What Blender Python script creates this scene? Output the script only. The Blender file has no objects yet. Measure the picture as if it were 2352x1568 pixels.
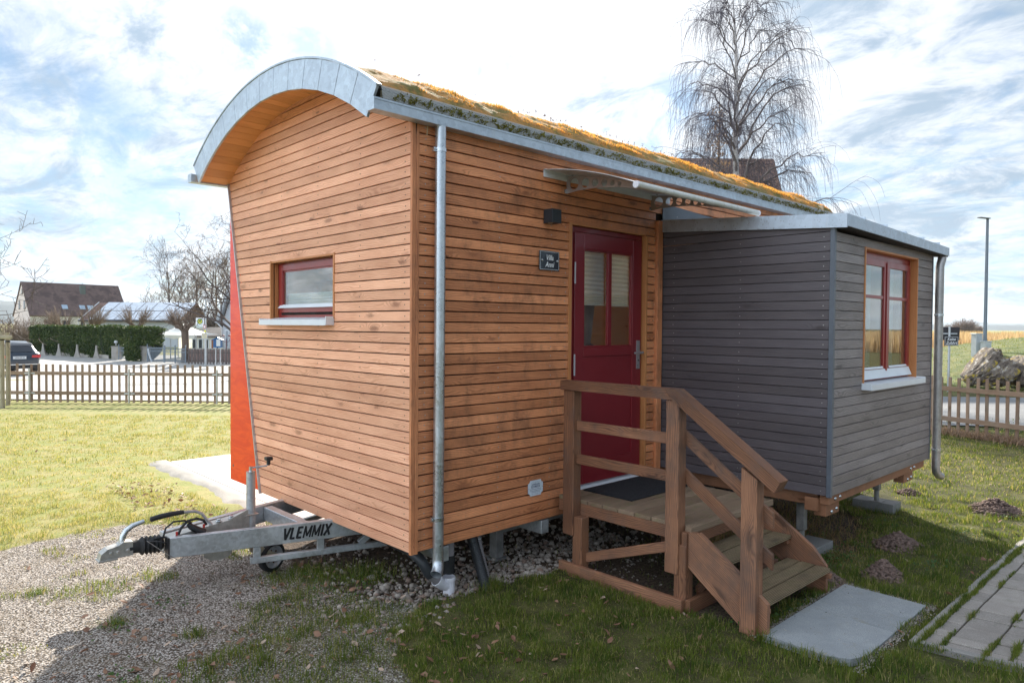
import bpy, math, random
import numpy as np
from mathutils import Vector, Matrix, noise as mnoise
random.seed(7); RS=np.random.RandomState(7)
D2=bpy.data
sc=bpy.context.scene; COL=sc.collection
PI=math.pi
# ------------------------------------------------------------------ camera
FPX=1617.0
Rcam=np.array([[0,0,0]]*3,float)
vx=np.array([2881-1176,762-784,FPX]); vy=np.array([-358-1176,738-784,FPX])
vx/=np.linalg.norm(vx); vy-=vx*(vy@vx); vy/=np.linalg.norm(vy)
vz=np.cross(vx,vy); vz=-vz if vz[1]>0 else vz
Rcam=np.stack([vx,vy,vz],1)
CAM=np.array([-2.616,-3.683,1.787])
cam=D2.objects.new('camera',D2.cameras.new('camera')); COL.objects.link(cam)
cam.data.sensor_width=36; cam.data.lens=FPX/2352*36; cam.data.clip_end=20000; cam.data.clip_start=.05
M=Matrix.Identity(4)
for i in range(3):
    M[i][0]=Rcam[0][i]; M[i][1]=-Rcam[1][i]; M[i][2]=-Rcam[2][i]; M[i][3]=CAM[i]
cam.matrix_world=M; sc.camera=cam
def ray(p): return Rcam.T@np.array([p[0]-1176,p[1]-784,FPX])
def at(px,py,D): return Vector(CAM+Rcam.T@np.array([(px-1176)/FPX,(py-784)/FPX,1])*D)
def onz(px,py,z=-.03):
    d=ray((px,py)); return Vector(CAM+d*((z-CAM[2])/d[2]))
# ------------------------------------------------------------------ sky, sun, exposure
SUN_AZ=math.radians(50.6); SUN_EL=math.radians(29)
w=D2.worlds.new('World'); sc.world=w; w.use_nodes=True
def N(nt,t,**k):
    n=nt.nodes.new(t)
    for a,b in k.items():
        if a=='i':
            for q,v in b.items(): n.inputs[q].default_value=v
        else: setattr(n,a,b)
    return n
def L(nt,a,b): nt.links.new(a,b)
def build_world():
    nt=w.node_tree; nt.nodes.clear()
    out=N(nt,'ShaderNodeOutputWorld'); bg=N(nt,'ShaderNodeBackground',i={'Strength':.06})
    sky=N(nt,'ShaderNodeTexSky',sky_type='NISHITA',sun_disc=False,sun_elevation=SUN_EL,sun_rotation=PI/2-SUN_AZ,air_density=1.0,dust_density=.4,ozone_density=3.0)
    tc=N(nt,'ShaderNodeTexCoord'); sep=N(nt,'ShaderNodeSeparateXYZ'); L(nt,tc.outputs['Generated'],sep.inputs[0])
    def m(op,a,b=None,c=None,clamp=False):
        n=N(nt,'ShaderNodeMath',operation=op,use_clamp=clamp)
        for i,v in enumerate((a,b,c)):
            if v is None: continue
            if isinstance(v,(int,float)): n.inputs[i].default_value=v
            else: L(nt,v,n.inputs[i])
        return n.outputs[0]
    zc=m('ADD',m('MAXIMUM',sep.outputs[2],0.0),.26)
    cx=m('DIVIDE',sep.outputs[0],zc); cy=m('DIVIDE',sep.outputs[1],zc)
    cb=N(nt,'ShaderNodeCombineXYZ'); L(nt,cx,cb.inputs[0]); L(nt,cy,cb.inputs[1])
    def noise(vec,s,det=8,r=.6,dist=0,off=(0,0,0),sx=(1,1,1),rot=0):
        mp=N(nt,'ShaderNodeMapping'); mp.inputs['Location'].default_value=off; mp.inputs['Scale'].default_value=sx; mp.inputs['Rotation'].default_value=(0,0,rot)
        L(nt,vec,mp.inputs[0]); n=N(nt,'ShaderNodeTexNoise',i={'Scale':s,'Detail':det,'Roughness':r,'Distortion':dist}); L(nt,mp.outputs[0],n.inputs['Vector']); return n.outputs[0]
    big=noise(cb.outputs[0],1.1,5,.55,.3,(6.1,2.7,0))
    med=noise(cb.outputs[0],4.6,8,.62,.5,(0,5,0),(1,.7,1),.6)
    fine=noise(cb.outputs[0],19,6,.62,.3,(2,1,0),(1,.6,1),.5)
    s=m('ADD',m('MULTIPLY',big,.34),m('ADD',m('MULTIPLY',med,.66),m('MULTIPLY',fine,.38)))
    def lobe(v,pw):
        v=Vector(v).normalized(); d=N(nt,'ShaderNodeVectorMath',operation='DOT_PRODUCT'); L(nt,tc.outputs['Generated'],d.inputs[0]); d.inputs[1].default_value=v; return m('POWER',m('MAXIMUM',d.outputs['Value'],0.0),pw)
    sd=(math.cos(SUN_EL)*math.cos(SUN_AZ),math.cos(SUN_EL)*math.sin(SUN_AZ),math.sin(SUN_EL))
    glow=lobe(sd,7.0)                       # thin veil, thickest and brightest round the sun
    s=m('ADD',s,m('MULTIPLY',glow,.24))
    # holes where blue shows through the veil
    wob=noise(tc.outputs['Generated'],17,7,.66,.5); hole=None
    wm=N(nt,'ShaderNodeMapRange',interpolation_type='SMOOTHSTEP'); L(nt,wob,wm.inputs[0]); wm.inputs[1].default_value=.36; wm.inputs[2].default_value=.62
    for (px,py,r_,k) in ((548,82,2.4,.8),(575,108,2.7,.95),(610,138,2.6,.8),(708,116,3.0,.7),(1550,285,4.6,1.),(1730,395,5.,.6),(170,290,6,.7),(330,470,5,.5),(60,110,5,.5)):
        v=ray((px,py)); v=Vector(v).normalized(); d=N(nt,'ShaderNodeVectorMath',operation='DOT_PRODUCT'); L(nt,tc.outputs['Generated'],d.inputs[0]); d.inputs[1].default_value=v
        q=N(nt,'ShaderNodeMapRange',interpolation_type='SMOOTHERSTEP'); L(nt,d.outputs['Value'],q.inputs[0]); q.inputs[1].default_value=math.cos(math.radians(r_)); q.inputs[2].default_value=math.cos(math.radians(r_*.15))
        t_=m('MULTIPLY',q.outputs[0],k); hole=t_ if hole is None else m('MAXIMUM',hole,t_)
    hole=m('MULTIPLY',hole,wm.outputs[0])
    mr=N(nt,'ShaderNodeMapRange',interpolation_type='SMOOTHSTEP'); L(nt,s,mr.inputs[0]); mr.inputs[1].default_value=.58; mr.inputs[2].default_value=.82
    f=m('ADD',m('MULTIPLY',mr.outputs[0],.66),.31); f=m('MULTIPLY',f,m('SUBTRACT',1.0,m('MULTIPLY',hole,.85)))
    low=N(nt,'ShaderNodeMapRange',interpolation_type='SMOOTHSTEP'); L(nt,sep.outputs[2],low.inputs[0]); low.inputs[1].default_value=-.02; low.inputs[2].default_value=.10; low.inputs[3].default_value=.55; low.inputs[4].default_value=0.
    f=m('MAXIMUM',f,low.outputs[0])
    shade=noise(cb.outputs[0],5.2,8,.65,.5,(9,2,0),(1,.7,1),.6)
    mr2=N(nt,'ShaderNodeMapRange',interpolation_type='SMOOTHSTEP'); L(nt,m('SUBTRACT',shade,m('MULTIPLY',glow,.16)),mr2.inputs[0]); mr2.inputs[1].default_value=.38; mr2.inputs[2].default_value=.60
    base=N(nt,'ShaderNodeMixRGB'); base.inputs[1].default_value=(6.9,7.2,7.6,1); base.inputs[2].default_value=(3.2,4.1,5.1,1); L(nt,mr2.outputs[0],base.inputs[0])
    # forward scattering round the sun; fill-light lobes added to the unseen sky, left of and behind the viewer
    br=m('ADD',m('ADD',m('MULTIPLY',glow,.25),m('ADD',m('MULTIPLY',lobe((-.95,.12,.38),2.0),SKY_FILL_LEFT),m('MULTIPLY',lobe((-.5,-.8,.45),3.0),SKY_FILL_BACK))),.96)
    cl=N(nt,'ShaderNodeMixRGB',blend_type='MULTIPLY',i={'Fac':1.0}); L(nt,base.outputs[0],cl.inputs[1])
    cbr=N(nt,'ShaderNodeCombineXYZ')
    for i in range(3): L(nt,br,cbr.inputs[i])
    L(nt,cbr.outputs[0],cl.inputs[2])
    tint=N(nt,'ShaderNodeMixRGB',blend_type='MULTIPLY',i={'Fac':1.0}); L(nt,sky.outputs[0],tint.inputs[1]); tint.inputs[2].default_value=(.60,.74,.80,1)
    mix=N(nt,'ShaderNodeMixRGB'); L(nt,f,mix.inputs[0]); L(nt,tint.outputs[0],mix.inputs[1]); L(nt,cl.outputs[0],mix.inputs[2])
    L(nt,mix.outputs[0],bg.inputs[0]); L(nt,bg.outputs[0],out.inputs[0])
SKY_FILL_LEFT,SKY_FILL_BACK=3.4,.0
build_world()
sl=D2.lights.new('sun','SUN'); sl.energy=5.0; sl.angle=math.radians(1.0); sl.color=(1,.93,.82)
so=D2.objects.new('sun',sl); COL.objects.link(so)
sdv=Vector((math.cos(SUN_EL)*math.cos(SUN_AZ),math.cos(SUN_EL)*math.sin(SUN_AZ),math.sin(SUN_EL)))
so.rotation_euler=sdv.to_track_quat('Z','Y').to_euler(); so.location=sdv*50
sc.view_settings.view_transform='Standard'; sc.view_settings.look='None'; sc.view_settings.exposure=1.25; sc.view_settings.gamma=1
sc.render.engine='CYCLES'; sc.cycles.max_bounces=8; sc.cycles.transparent_max_bounces=24
G=-.03   # level of the ground round the house
# ------------------------------------------------------------------ helpers
LOC={}
def tag(o,label=None,cat=None,group=None,kind=None):
    if label: o['label']=label
    if cat: o['category']=cat
    if group: o['group']=group
    if kind: o['kind']=kind
    return o
def thing(name,label,cat,loc=(0,0,0),group=None):
    o=D2.objects.new(name,None); COL.objects.link(o); o.location=loc; o.empty_display_size=.1
    LOC[o.name]=Vector(loc); return tag(o,label,cat,group)
def struct(o): o['kind']='structure'; return o
class MB:
    def __init__(s): s.v=[];s.f=[];s.uv=[];s.r=[];s.m=[]
    def poly(s,pts,uv=None,r=0.,mat=0):
        b=len(s.v); s.v+=[tuple(p) for p in pts]; n=len(pts); s.f.append(tuple(range(b,b+n)))
        s.uv+=uv if uv else [(0,0)]*n; s.r.append(r); s.m.append(mat)
    def hexa(s,P,ax=0,mat=0,r=None,dims=None):
        # P: 8 corners index bits x,y,z ; grain axis ax
        r=random.random() if r is None else r
        b=len(s.v); s.v+=[tuple(p) for p in P]
        o=(random.random()*20,random.random()*20)
        Pv=[Vector(p) for p in P]
        def c(i): return [(i>>k)&1 for k in range(3)]
        ln=[(Pv[1]-Pv[0]).length,(Pv[2]-Pv[0]).length,(Pv[4]-Pv[0]).length]
        for q in ((0,2,3,1),(4,5,7,6),(0,1,5,4),(2,6,7,3),(0,4,6,2),(1,3,7,5)):
            s.f.append(tuple(b+i for i in q)); s.r.append(r); s.m.append(mat)
            for i in q:
                k=c(i); u=k[ax]*ln[ax]; oth=[a for a in range(3) if a!=ax]; v=k[oth[0]]*ln[oth[0]]+k[oth[1]]*ln[oth[1]]
                s.uv.append((u+o[0],v+o[1]))
    def box(s,x0,x1,y0,y1,z0,z1,ax=None,mat=0,r=None):
        x0,x1=sorted((x0,x1));y0,y1=sorted((y0,y1));z0,z1=sorted((z0,z1))
        if ax is None: d=(x1-x0,y1-y0,z1-z0); ax=d.index(max(d))
        s.hexa([((x0,x1)[i&1],(y0,y1)[(i>>1)&1],(z0,z1)[(i>>2)&1]) for i in range(8)],ax,mat,r)
    def beam(s,p0,p1,wd,h,up=(0,0,1),mat=0,r=None,off=(0,0)):
        p0=Vector(p0);p1=Vector(p1);t=(p1-p0).normalized();up=Vector(up);sd=t.cross(up).normalized();u=sd.cross(t).normalized()
        P=[]
        for i in range(8):
            e=p1 if i&1 else p0
            P.append(e+sd*(((i>>1)&1)*wd-wd/2+off[0])+u*(((i>>2)&1)*h-h/2+off[1]))
        s.hexa(P,0,mat,r)
    def prism(s,pts,n,d,mat=0,r=None,gdir=None):
        # planar polygon pts extruded by vector n*d ; gdir grain direction
        r=random.random() if r is None else r
        pts=[Vector(p) for p in pts]; n=Vector(n).normalized(); e=n*d
        g=Vector(gdir).normalized() if gdir else (pts[1]-pts[0]).normalized(); h=n.cross(g); o=(random.random()*20,random.random()*20)
        U=lambda p:(p.dot(g)+o[0],p.dot(h)+o[1]+p.dot(n))
        a=pts; b=[p+e for p in pts]
        s.poly(a[::-1],[U(p) for p in a[::-1]],r,mat); s.poly(b,[U(p) for p in b],r,mat)
        for i in range(len(pts)):
            j=(i+1)%len(pts); q=[a[i],a[j],b[j],b[i]]; s.poly(q,[U(p) for p in q],r,mat)
    def tube(s,path,rad,n=10,caps=True,mat=0,r=None):
        r=random.random() if r is None else r
        path=[Vector(p) for p in path]; m=len(path); rad=rad if isinstance(rad,(list,tuple)) else [rad]*m
        b=len(s.v); ref=None; ln=0
        lens=[]
        for i,p in enumerate(path):
            t=(path[min(i+1,m-1)]-path[max(i-1,0)])
            t=t.normalized() if t.length>1e-9 else Vector((0,0,1))
            if ref is None: ref=t.orthogonal().normalized()
            ref=(ref-t*ref.dot(t)); ref=ref.normalized() if ref.length>1e-6 else t.orthogonal().normalized()
            bi=t.cross(ref)
            if i: ln+=(p-path[i-1]).length
            lens.append(ln)
            for k in range(n):
                a=2*PI*k/n; s.v.append(tuple(p+(ref*math.cos(a)+bi*math.sin(a))*rad[i]))
        for i in range(m-1):
            for k in range(n):
                k2=(k+1)%n; s.f.append((b+i*n+k,b+i*n+k2,b+(i+1)*n+k2,b+(i+1)*n+k)); s.r.append(r); s.m.append(mat)
                c0=k/n*2*PI*rad[i];c1=(k+1)/n*2*PI*rad[i]
                s.uv+=[(lens[i],c0),(lens[i],c1),(lens[i+1],c1),(lens[i+1],c0)]
        if caps:
            for i in (0,m-1):
                idx=[b+i*n+k for k in range(n)]; idx=idx[::-1] if i==0 else idx
                s.f.append(tuple(idx)); s.r.append(r); s.m.append(mat); s.uv+=[(0,0)]*n
    def disc(s,c,n,rad,k=8,mat=0,r=0.):
        c=Vector(c);n=Vector(n).normalized();a=n.orthogonal().normalized();b=n.cross(a)
        s.poly([c+(a*math.cos(2*PI*i/k)+b*math.sin(2*PI*i/k))*rad for i in range(k)],None,r,mat)
    def lathe(s,c,axis,prof,n=24,mat=0):
        # prof list of (dist along axis, radius)
        c=Vector(c);axis=Vector(axis).normalized()
        path=[c+axis*p[0] for p in prof]; a=axis.orthogonal().normalized(); b2=axis.cross(a); b=len(s.v)
        for p,q in zip(path,prof):
            for k in range(n): s.v.append(tuple(p+(a*math.cos(2*PI*k/n)+b2*math.sin(2*PI*k/n))*q[1]))
        for i in range(len(prof)-1):
            for k in range(n):
                k2=(k+1)%n; s.f.append((b+i*n+k,b+i*n+k2,b+(i+1)*n+k2,b+(i+1)*n+k)); s.r.append(.5); s.m.append(mat); s.uv+=[(0,0)]*4
    def build(s,name,mats,parent=None,smooth=False,bevel=0,loc=None,bw_seg=1,auto=None):
        me=D2.meshes.new(name); base=LOC[parent.name] if parent else Vector(loc or (0,0,0))
        v=np.array(s.v,dtype=np.float64).reshape(-1,3)-np.array(base)
        me.from_pydata(v.tolist(),[],s.f)
        uvl=me.uv_layers.new(name='UVMap'); uvl.data.foreach_set('uv',np.array(s.uv,dtype=np.float32).ravel())
        at_=me.attributes.new('rnd','FLOAT','FACE'); at_.data.foreach_set('value',np.array(s.r,dtype=np.float32))
        for m_ in (mats if isinstance(mats,(list,tuple)) else [mats]): me.materials.append(m_)
        me.polygons.foreach_set('material_index',np.array(s.m,dtype=np.int32))
        if smooth:
            me.polygons.foreach_set('use_smooth',[True]*len(me.polygons))
            if smooth is not True: me.set_sharp_from_angle(angle=math.radians(smooth))
        me.update()
        o=D2.objects.new(name,me); COL.objects.link(o)
        if parent: o.parent=parent
        else: o.location=base
        LOC[o.name]=base
        if bevel:
            bm_=o.modifiers.new('Bevel','BEVEL'); bm_.width=bevel; bm_.segments=bw_seg; bm_.limit_method='ANGLE'; bm_.angle_limit=math.radians(40)
        return o
def npmesh(name,V,F,mat,parent=None,loc=None,rnd=None,smooth=False,kind=None):
    """fast mesh: V (n,3), F (m,k) constant k"""
    base=LOC[parent.name] if parent else Vector(loc or (0,0,0))
    me=D2.meshes.new(name); V=V-np.array(base); k=F.shape[1]
    me.vertices.add(len(V)); me.vertices.foreach_set('co',V.astype(np.float32).ravel())
    me.loops.add(F.size); me.loops.foreach_set('vertex_index',F.astype(np.int32).ravel())
    me.polygons.add(len(F)); me.polygons.foreach_set('loop_start',np.arange(0,F.size,k,dtype=np.int32))
    if smooth: me.polygons.foreach_set('use_smooth',np.ones(len(F),bool))
    me.materials.append(mat)
    if rnd is not None:
        a=me.attributes.new('rnd','FLOAT','FACE'); a.data.foreach_set('value',rnd.astype(np.float32))
    me.update(calc_edges=True)
    o=D2.objects.new(name,me); COL.objects.link(o)
    if parent: o.parent=parent
    else: o.location=base
    LOC[o.name]=base
    if kind: o['kind']=kind
    return o
def text(s_,size,mat,loc,rot,parent,name='lettering',shear=0,ext=.0004,align='CENTER',sx=1.0,spacing=1.0,bold=0.0):
    cu=D2.curves.new(name,'FONT'); cu.body=s_; cu.size=size; cu.extrude=ext; cu.align_x=align; cu.align_y='CENTER'; cu.shear=shear; cu.space_character=spacing; cu.offset=bold
    t=D2.objects.new(name+'_tmp',cu); COL.objects.link(t)
    me=D2.meshes.new_from_object(t.evaluated_get(bpy.context.evaluated_depsgraph_get()))
    D2.objects.remove(t); me.materials.clear(); me.materials.append(mat)
    R=Matrix.Translation(Vector(loc)-LOC[parent.name])@rot.to_4x4()@Matrix.Diagonal((sx,1,1,1)) 
    me.transform(R); o=D2.objects.new(name,me); COL.objects.link(o); o.parent=parent; LOC[o.name]=LOC[parent.name]; return o
# ------------------------------------------------------------------ materials
def mat(name): 
    m=D2.materials.new(name); m.use_nodes=True; nt=m.node_tree; nt.nodes.clear()
    out=N(nt,'ShaderNodeOutputMaterial'); p=N(nt,'ShaderNodeBsdfPrincipled'); L(nt,p.outputs[0],out.inputs[0]); return m,nt,p,out
def mth(nt,op,a,b=None,c=None,clamp=False):
    n=N(nt,'ShaderNodeMath',operation=op,use_clamp=clamp)
    for i,v in enumerate((a,b,c)):
        if v is None: continue
        if isinstance(v,(int,float)): n.inputs[i].default_value=v
        else: L(nt,v,n.inputs[i])
    return n.outputs[0]
def mixc(nt,f,a,b,mode='MIX'):
    n=N(nt,'ShaderNodeMixRGB',blend_type=mode)
    for i,v in ((0,f),(1,a),(2,b)):
        if isinstance(v,(int,float)): n.inputs[i].default_value=v
        elif isinstance(v,tuple): n.inputs[i].default_value=(*v,1) if len(v)==3 else v
        else: L(nt,v,n.inputs[i])
    return n.outputs[0]
def nz(nt,vec,s,det=4,r=.55,dist=0,sc_=(1,1,1),off=(0,0,0)):
    n=N(nt,'ShaderNodeTexNoise',i={'Scale':s,'Detail':det,'Roughness':r,'Distortion':dist})
    if vec is not None:
        mp=N(nt,'ShaderNodeMapping'); mp.inputs['Scale'].default_value=sc_; mp.inputs['Location'].default_value=off; L(nt,vec,mp.inputs[0]); L(nt,mp.outputs[0],n.inputs['Vector'])
    return n.outputs[0]
def mrange(nt,v,a,b,c=0.,d=1.,smooth=True):
    n=N(nt,'ShaderNodeMapRange'); 
    if smooth: n.interpolation_type='SMOOTHSTEP'
    L(nt,v,n.inputs[0]); n.inputs[1].default_value=a;n.inputs[2].default_value=b;n.inputs[3].default_value=c;n.inputs[4].default_value=d; return n.outputs[0]
def attr(nt,n_='rnd'): return N(nt,'ShaderNodeAttribute',attribute_name=n_).outputs['Fac']
def bump(nt,p,h,st=.3,dist=.01):
    b=N(nt,'ShaderNodeBump',i={'Strength':st,'Distance':dist}); L(nt,h,b.inputs['Height']); L(nt,b.outputs[0],p.inputs['Normal'])
def wood(name,a,b,knot=(.12,.05,.02),knots=1.,rough=.6,fig=.5,vary=.35,stain=0.,staincol=(.08,.06,.05),moss=0.,ridge=0.,grey=0.,groove=0.,spec=.35,kscale=1.0,hue=0.):
    m,nt,p,out=mat(name); uv=N(nt,'ShaderNodeUVMap').outputs[0]; rnd=attr(nt)
    obj=N(nt,'ShaderNodeTexCoord').outputs['Object']
    sep=N(nt,'ShaderNodeSeparateXYZ'); L(nt,uv,sep.inputs[0]); u,v=sep.outputs[0],sep.outputs[1]
    def vec(su,sv):
        c=N(nt,'ShaderNodeCombineXYZ'); L(nt,mth(nt,'MULTIPLY',u,su),c.inputs[0]); L(nt,mth(nt,'MULTIPLY',v,sv),c.inputs[1]); L(nt,mth(nt,'MULTIPLY',rnd,91.7),c.inputs[2]); return c.outputs[0]
    warp=nz(nt,vec(1.6,9),1,3,.5)
    # knots
    vo=N(nt,'ShaderNodeTexVoronoi',voronoi_dimensions='3D',i={'Scale':1.,'Randomness':1.}); L(nt,vec(4.2*kscale,13*kscale),vo.inputs['Vector'])
    kd=vo.outputs['Distance']; sp=N(nt,'ShaderNodeSeparateColor'); L(nt,vo.outputs['Color'],sp.inputs[0])
    has=mth(nt,'GREATER_THAN',sp.outputs[0],1-.42*knots)
    kn=nz(nt,vec(60,90),1,3,.6); kdd=mth(nt,'ADD',kd,mth(nt,'MULTIPLY',mth(nt,'SUBTRACT',kn,.5),.25))
    ksz=mth(nt,'ADD',.5,mth(nt,'MULTIPLY',sp.outputs[2],.9)); kin=mth(nt,'MULTIPLY',mrange(nt,mth(nt,'DIVIDE',kdd,ksz),.26,.10),has)
    kbig=mth(nt,'MULTIPLY',mrange(nt,kd,.75,.0),has)
    # growth rings
    ph=mth(nt,'ADD',mth(nt,'MULTIPLY',v,560.),mth(nt,'ADD',mth(nt,'MULTIPLY',warp,52.),mth(nt,'MULTIPLY',kbig,22.)))
    ring=mth(nt,'POWER',mth(nt,'ADD',mth(nt,'MULTIPLY',mth(nt,'SINE',ph),.5),.5),1.6)
    fib=nz(nt,vec(6,260),1,3,.6)
    blot=nz(nt,vec(2.2,7),1,4,.6)
    f=mth(nt,'ADD',mth(nt,'MULTIPLY',ring,.62*fig),mth(nt,'ADD',mth(nt,'MULTIPLY',fib,.38),mth(nt,'MULTIPLY',mth(nt,'SUBTRACT',blot,.5),1.3)),clamp=True)
    col=mixc(nt,f,a,b)
    var=mth(nt,'ADD',1-vary/2,mth(nt,'MULTIPLY',rnd,vary))
    cv=N(nt,'ShaderNodeCombineXYZ'); L(nt,var,cv.inputs[0]); L(nt,mth(nt,'POWER',var,1.12),cv.inputs[1]); L(nt,mth(nt,'POWER',var,1.25),cv.inputs[2])
    col=mixc(nt,1.,col,cv.outputs[0],'MULTIPLY')
    col=mixc(nt,mth(nt,'MULTIPLY',kin,mth(nt,'ADD',.35,mth(nt,'MULTIPLY',sp.outputs[1],.5))),col,knot)
    col=mixc(nt,mth(nt,'MULTIPLY',kbig,.28),col,tuple(x*.7 for x in b))
    if stain:
        sn=nz(nt,obj,2.6,6,.65,.4,(1,1,1)); sn2=nz(nt,obj,9,5,.7,0,(1,1,.5))
        sf=mth(nt,'MULTIPLY',mrange(nt,mth(nt,'ADD',mth(nt,'MULTIPLY',sn,.6),mth(nt,'MULTIPLY',sn2,.4)),.46,.68),stain)
        col=mixc(nt,sf,col,staincol)
    if grey: col=mixc(nt,mth(nt,'MULTIPLY',mrange(nt,nz(nt,obj,3.5,5,.6),.4,.65),grey),col,(.30,.27,.25))
    if moss: col=mixc(nt,mth(nt,'MULTIPLY',mrange(nt,nz(nt,obj,11,6,.7),.48,.72),moss),col,(.17,.165,.06))
    L(nt,col,p.inputs['Base Color']); p.inputs['Roughness'].default_value=rough; p.inputs['Specular IOR Level'].default_value=spec
    h=mth(nt,'ADD',mth(nt,'MULTIPLY',ring,.35),mth(nt,'MULTIPLY',fib,.8))
    if groove:
        gr=mth(nt,'POWER',mth(nt,'ADD',mth(nt,'MULTIPLY',mth(nt,'SINE',mth(nt,'MULTIPLY',v,2*PI/groove)),.5),.5),.6); h=mth(nt,'ADD',h,mth(nt,'MULTIPLY',gr,3.))
        col2=mixc(nt,mrange(nt,gr,.45,.1),col,tuple(x*.45 for x in b)); L(nt,col2,p.inputs['Base Color'])
    bump(nt,p,h,.5 if not groove else .9,.003)
    return m
def plain(name,c,rough=.5,metal=0.,spec=.5,var=.06,ns=8,bmp=0.,coat=0.,dirt=0.,dirtc=(.1,.09,.07)):
    m,nt,p,out=mat(name); obj=N(nt,'ShaderNodeTexCoord').outputs['Object']
    n=nz(nt,obj,ns,5,.6); f=mrange(nt,n,.3,.7)
    col=mixc(nt,f,tuple(x*(1-var) for x in c),tuple(min(1,x*(1+var)) for x in c))
    if dirt: col=mixc(nt,mth(nt,'MULTIPLY',mrange(nt,nz(nt,obj,ns*.7,7,.7,.3,(1,1,.4),(4,3,1)),.45,.75),dirt),col,dirtc)
    L(nt,col,p.inputs['Base Color']); p.inputs['Metallic'].default_value=metal; p.inputs['Specular IOR Level'].default_value=spec
    L(nt,mrange(nt,nz(nt,obj,ns*2,4,.6),.3,.7,rough*.85,min(1,rough*1.15)),p.inputs['Roughness']); p.inputs['Coat Weight'].default_value=coat; p.inputs['Coat Roughness'].default_value=.08
    if bmp: bump(nt,p,nz(nt,obj,ns*14,5,.65),bmp,.004)
    return m
def galv(name,c=(.40,.43,.46),rough=.42,sc_=38,metal=.75,spots=0.):
    m,nt,p,out=mat(name); obj=N(nt,'ShaderNodeTexCoord').outputs['Object']
    vo=N(nt,'ShaderNodeTexVoronoi',i={'Scale':sc_,'Randomness':1.}); 
    wv=N(nt,'ShaderNodeVectorMath',operation='ADD'); L(nt,obj,wv.inputs[0]); nn=N(nt,'ShaderNodeTexNoise',i={'Scale':30.}); L(nt,obj,nn.inputs['Vector']); sc2=N(nt,'ShaderNodeVectorMath',operation='SCALE',i={'Scale':.03}); L(nt,nn.outputs['Color'],sc2.inputs[0]); L(nt,sc2.outputs[0],wv.inputs[1]); L(nt,wv.outputs[0],vo.inputs['Vector'])
    sp=N(nt,'ShaderNodeSeparateColor'); L(nt,vo.outputs['Color'],sp.inputs[0])
    big=nz(nt,obj,5,6,.65)
    f=mth(nt,'ADD',mth(nt,'MULTIPLY',sp.outputs[0],.5),mth(nt,'MULTIPLY',mrange(nt,big,.3,.7),.5))
    col=mixc(nt,f,tuple(x*.78 for x in c),tuple(min(1,x*1.22) for x in c))
    st=mrange(nt,nz(nt,obj,16,6,.7,0,(1,1,.25)),.6,.75); col=mixc(nt,mth(nt,'MULTIPLY',st,.4),col,(.55,.55,.53))
    if spots: col=mixc(nt,mth(nt,'MULTIPLY',mrange(nt,nz(nt,obj,70,3,.5),.62,.7),spots),col,(.16,.13,.11))
    L(nt,col,p.inputs['Base Color']); p.inputs['Metallic'].default_value=metal; L(nt,mth(nt,'ADD',mth(nt,'MULTIPLY',f,.22),rough-.1),p.inputs['Roughness'])
    return m
def glassm(name,tint=(.9,.95,.95),refl=1.35):
    m=D2.materials.new(name); m.use_nodes=True; nt=m.node_tree; nt.nodes.clear(); out=N(nt,'ShaderNodeOutputMaterial')
    lw=N(nt,'ShaderNodeLayerWeight',i={'Blend':.5}); fr=mth(nt,'ADD',.09,mth(nt,'MULTIPLY',mth(nt,'POWER',lw.outputs['Facing'],4.0),.9)); g=N(nt,'ShaderNodeBsdfGlossy',i={'Roughness':.01}); t=N(nt,'ShaderNodeBsdfTransparent',i={'Color':(*tint,1)})
    mx=N(nt,'ShaderNodeMixShader'); L(nt,mth(nt,'MULTIPLY',fr,refl,clamp=True),mx.inputs[0]); L(nt,t.outputs[0],mx.inputs[1]); L(nt,g.outputs[0],mx.inputs[2]); L(nt,mx.outputs[0],out.inputs[0]); return m
def leafm(name,a,b,c=None,rough=.6,trans=.35,ns=1.2,cf=.35,spec=.25):
    m=D2.materials.new(name); m.use_nodes=True; nt=m.node_tree; nt.nodes.clear(); out=N(nt,'ShaderNodeOutputMaterial')
    rnd=attr(nt); obj=N(nt,'ShaderNodeTexCoord').outputs['Object']; n=mrange(nt,nz(nt,obj,ns,5,.6),.35,.65)
    col=mixc(nt,mth(nt,'ADD',mth(nt,'MULTIPLY',rnd,.5),mth(nt,'MULTIPLY',n,.5)),a,b)
    if c: col=mixc(nt,mth(nt,'GREATER_THAN',mth(nt,'FRACT',mth(nt,'MULTIPLY',rnd,17.31)),1-cf),col,c)
    p=N(nt,'ShaderNodeBsdfPrincipled',i={'Roughness':rough,'Specular IOR Level':spec}); L(nt,col,p.inputs['Base Color'])
    t=N(nt,'ShaderNodeBsdfTranslucent'); L(nt,mixc(nt,1.,col,(1.15,1.1,.75),'MULTIPLY'),t.inputs[0]); mx=N(nt,'ShaderNodeMixShader',i={0:trans}); L(nt,p.outputs[0],mx.inputs[1]); L(nt,t.outputs[0],mx.inputs[2]); L(nt,mx.outputs[0],out.inputs[0]); return m
larch=wood('larch_cladding',(.97,.515,.315),(.59,.245,.13),(.22,.085,.045),rough=.5,fig=.8,vary=.36,knots=.5,grey=0.)
larch_w=wood('larch_weathered',(.87,.355,.16),(.39,.127,.052),(.14,.05,.028),rough=.48,fig=.8,vary=.45,stain=.62,staincol=(.13,.065,.04),knots=.45)
lining=wood('larch_lining',(.62,.27,.10),(.44,.15,.05),rough=.42,fig=.6,vary=.1,knots=.35)
soffitw=wood('soffit_pine',(.86,.42,.16),(.70,.29,.10),(.22,.08,.02),rough=.5,fig=.4,vary=.22,knots=1.1)
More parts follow.
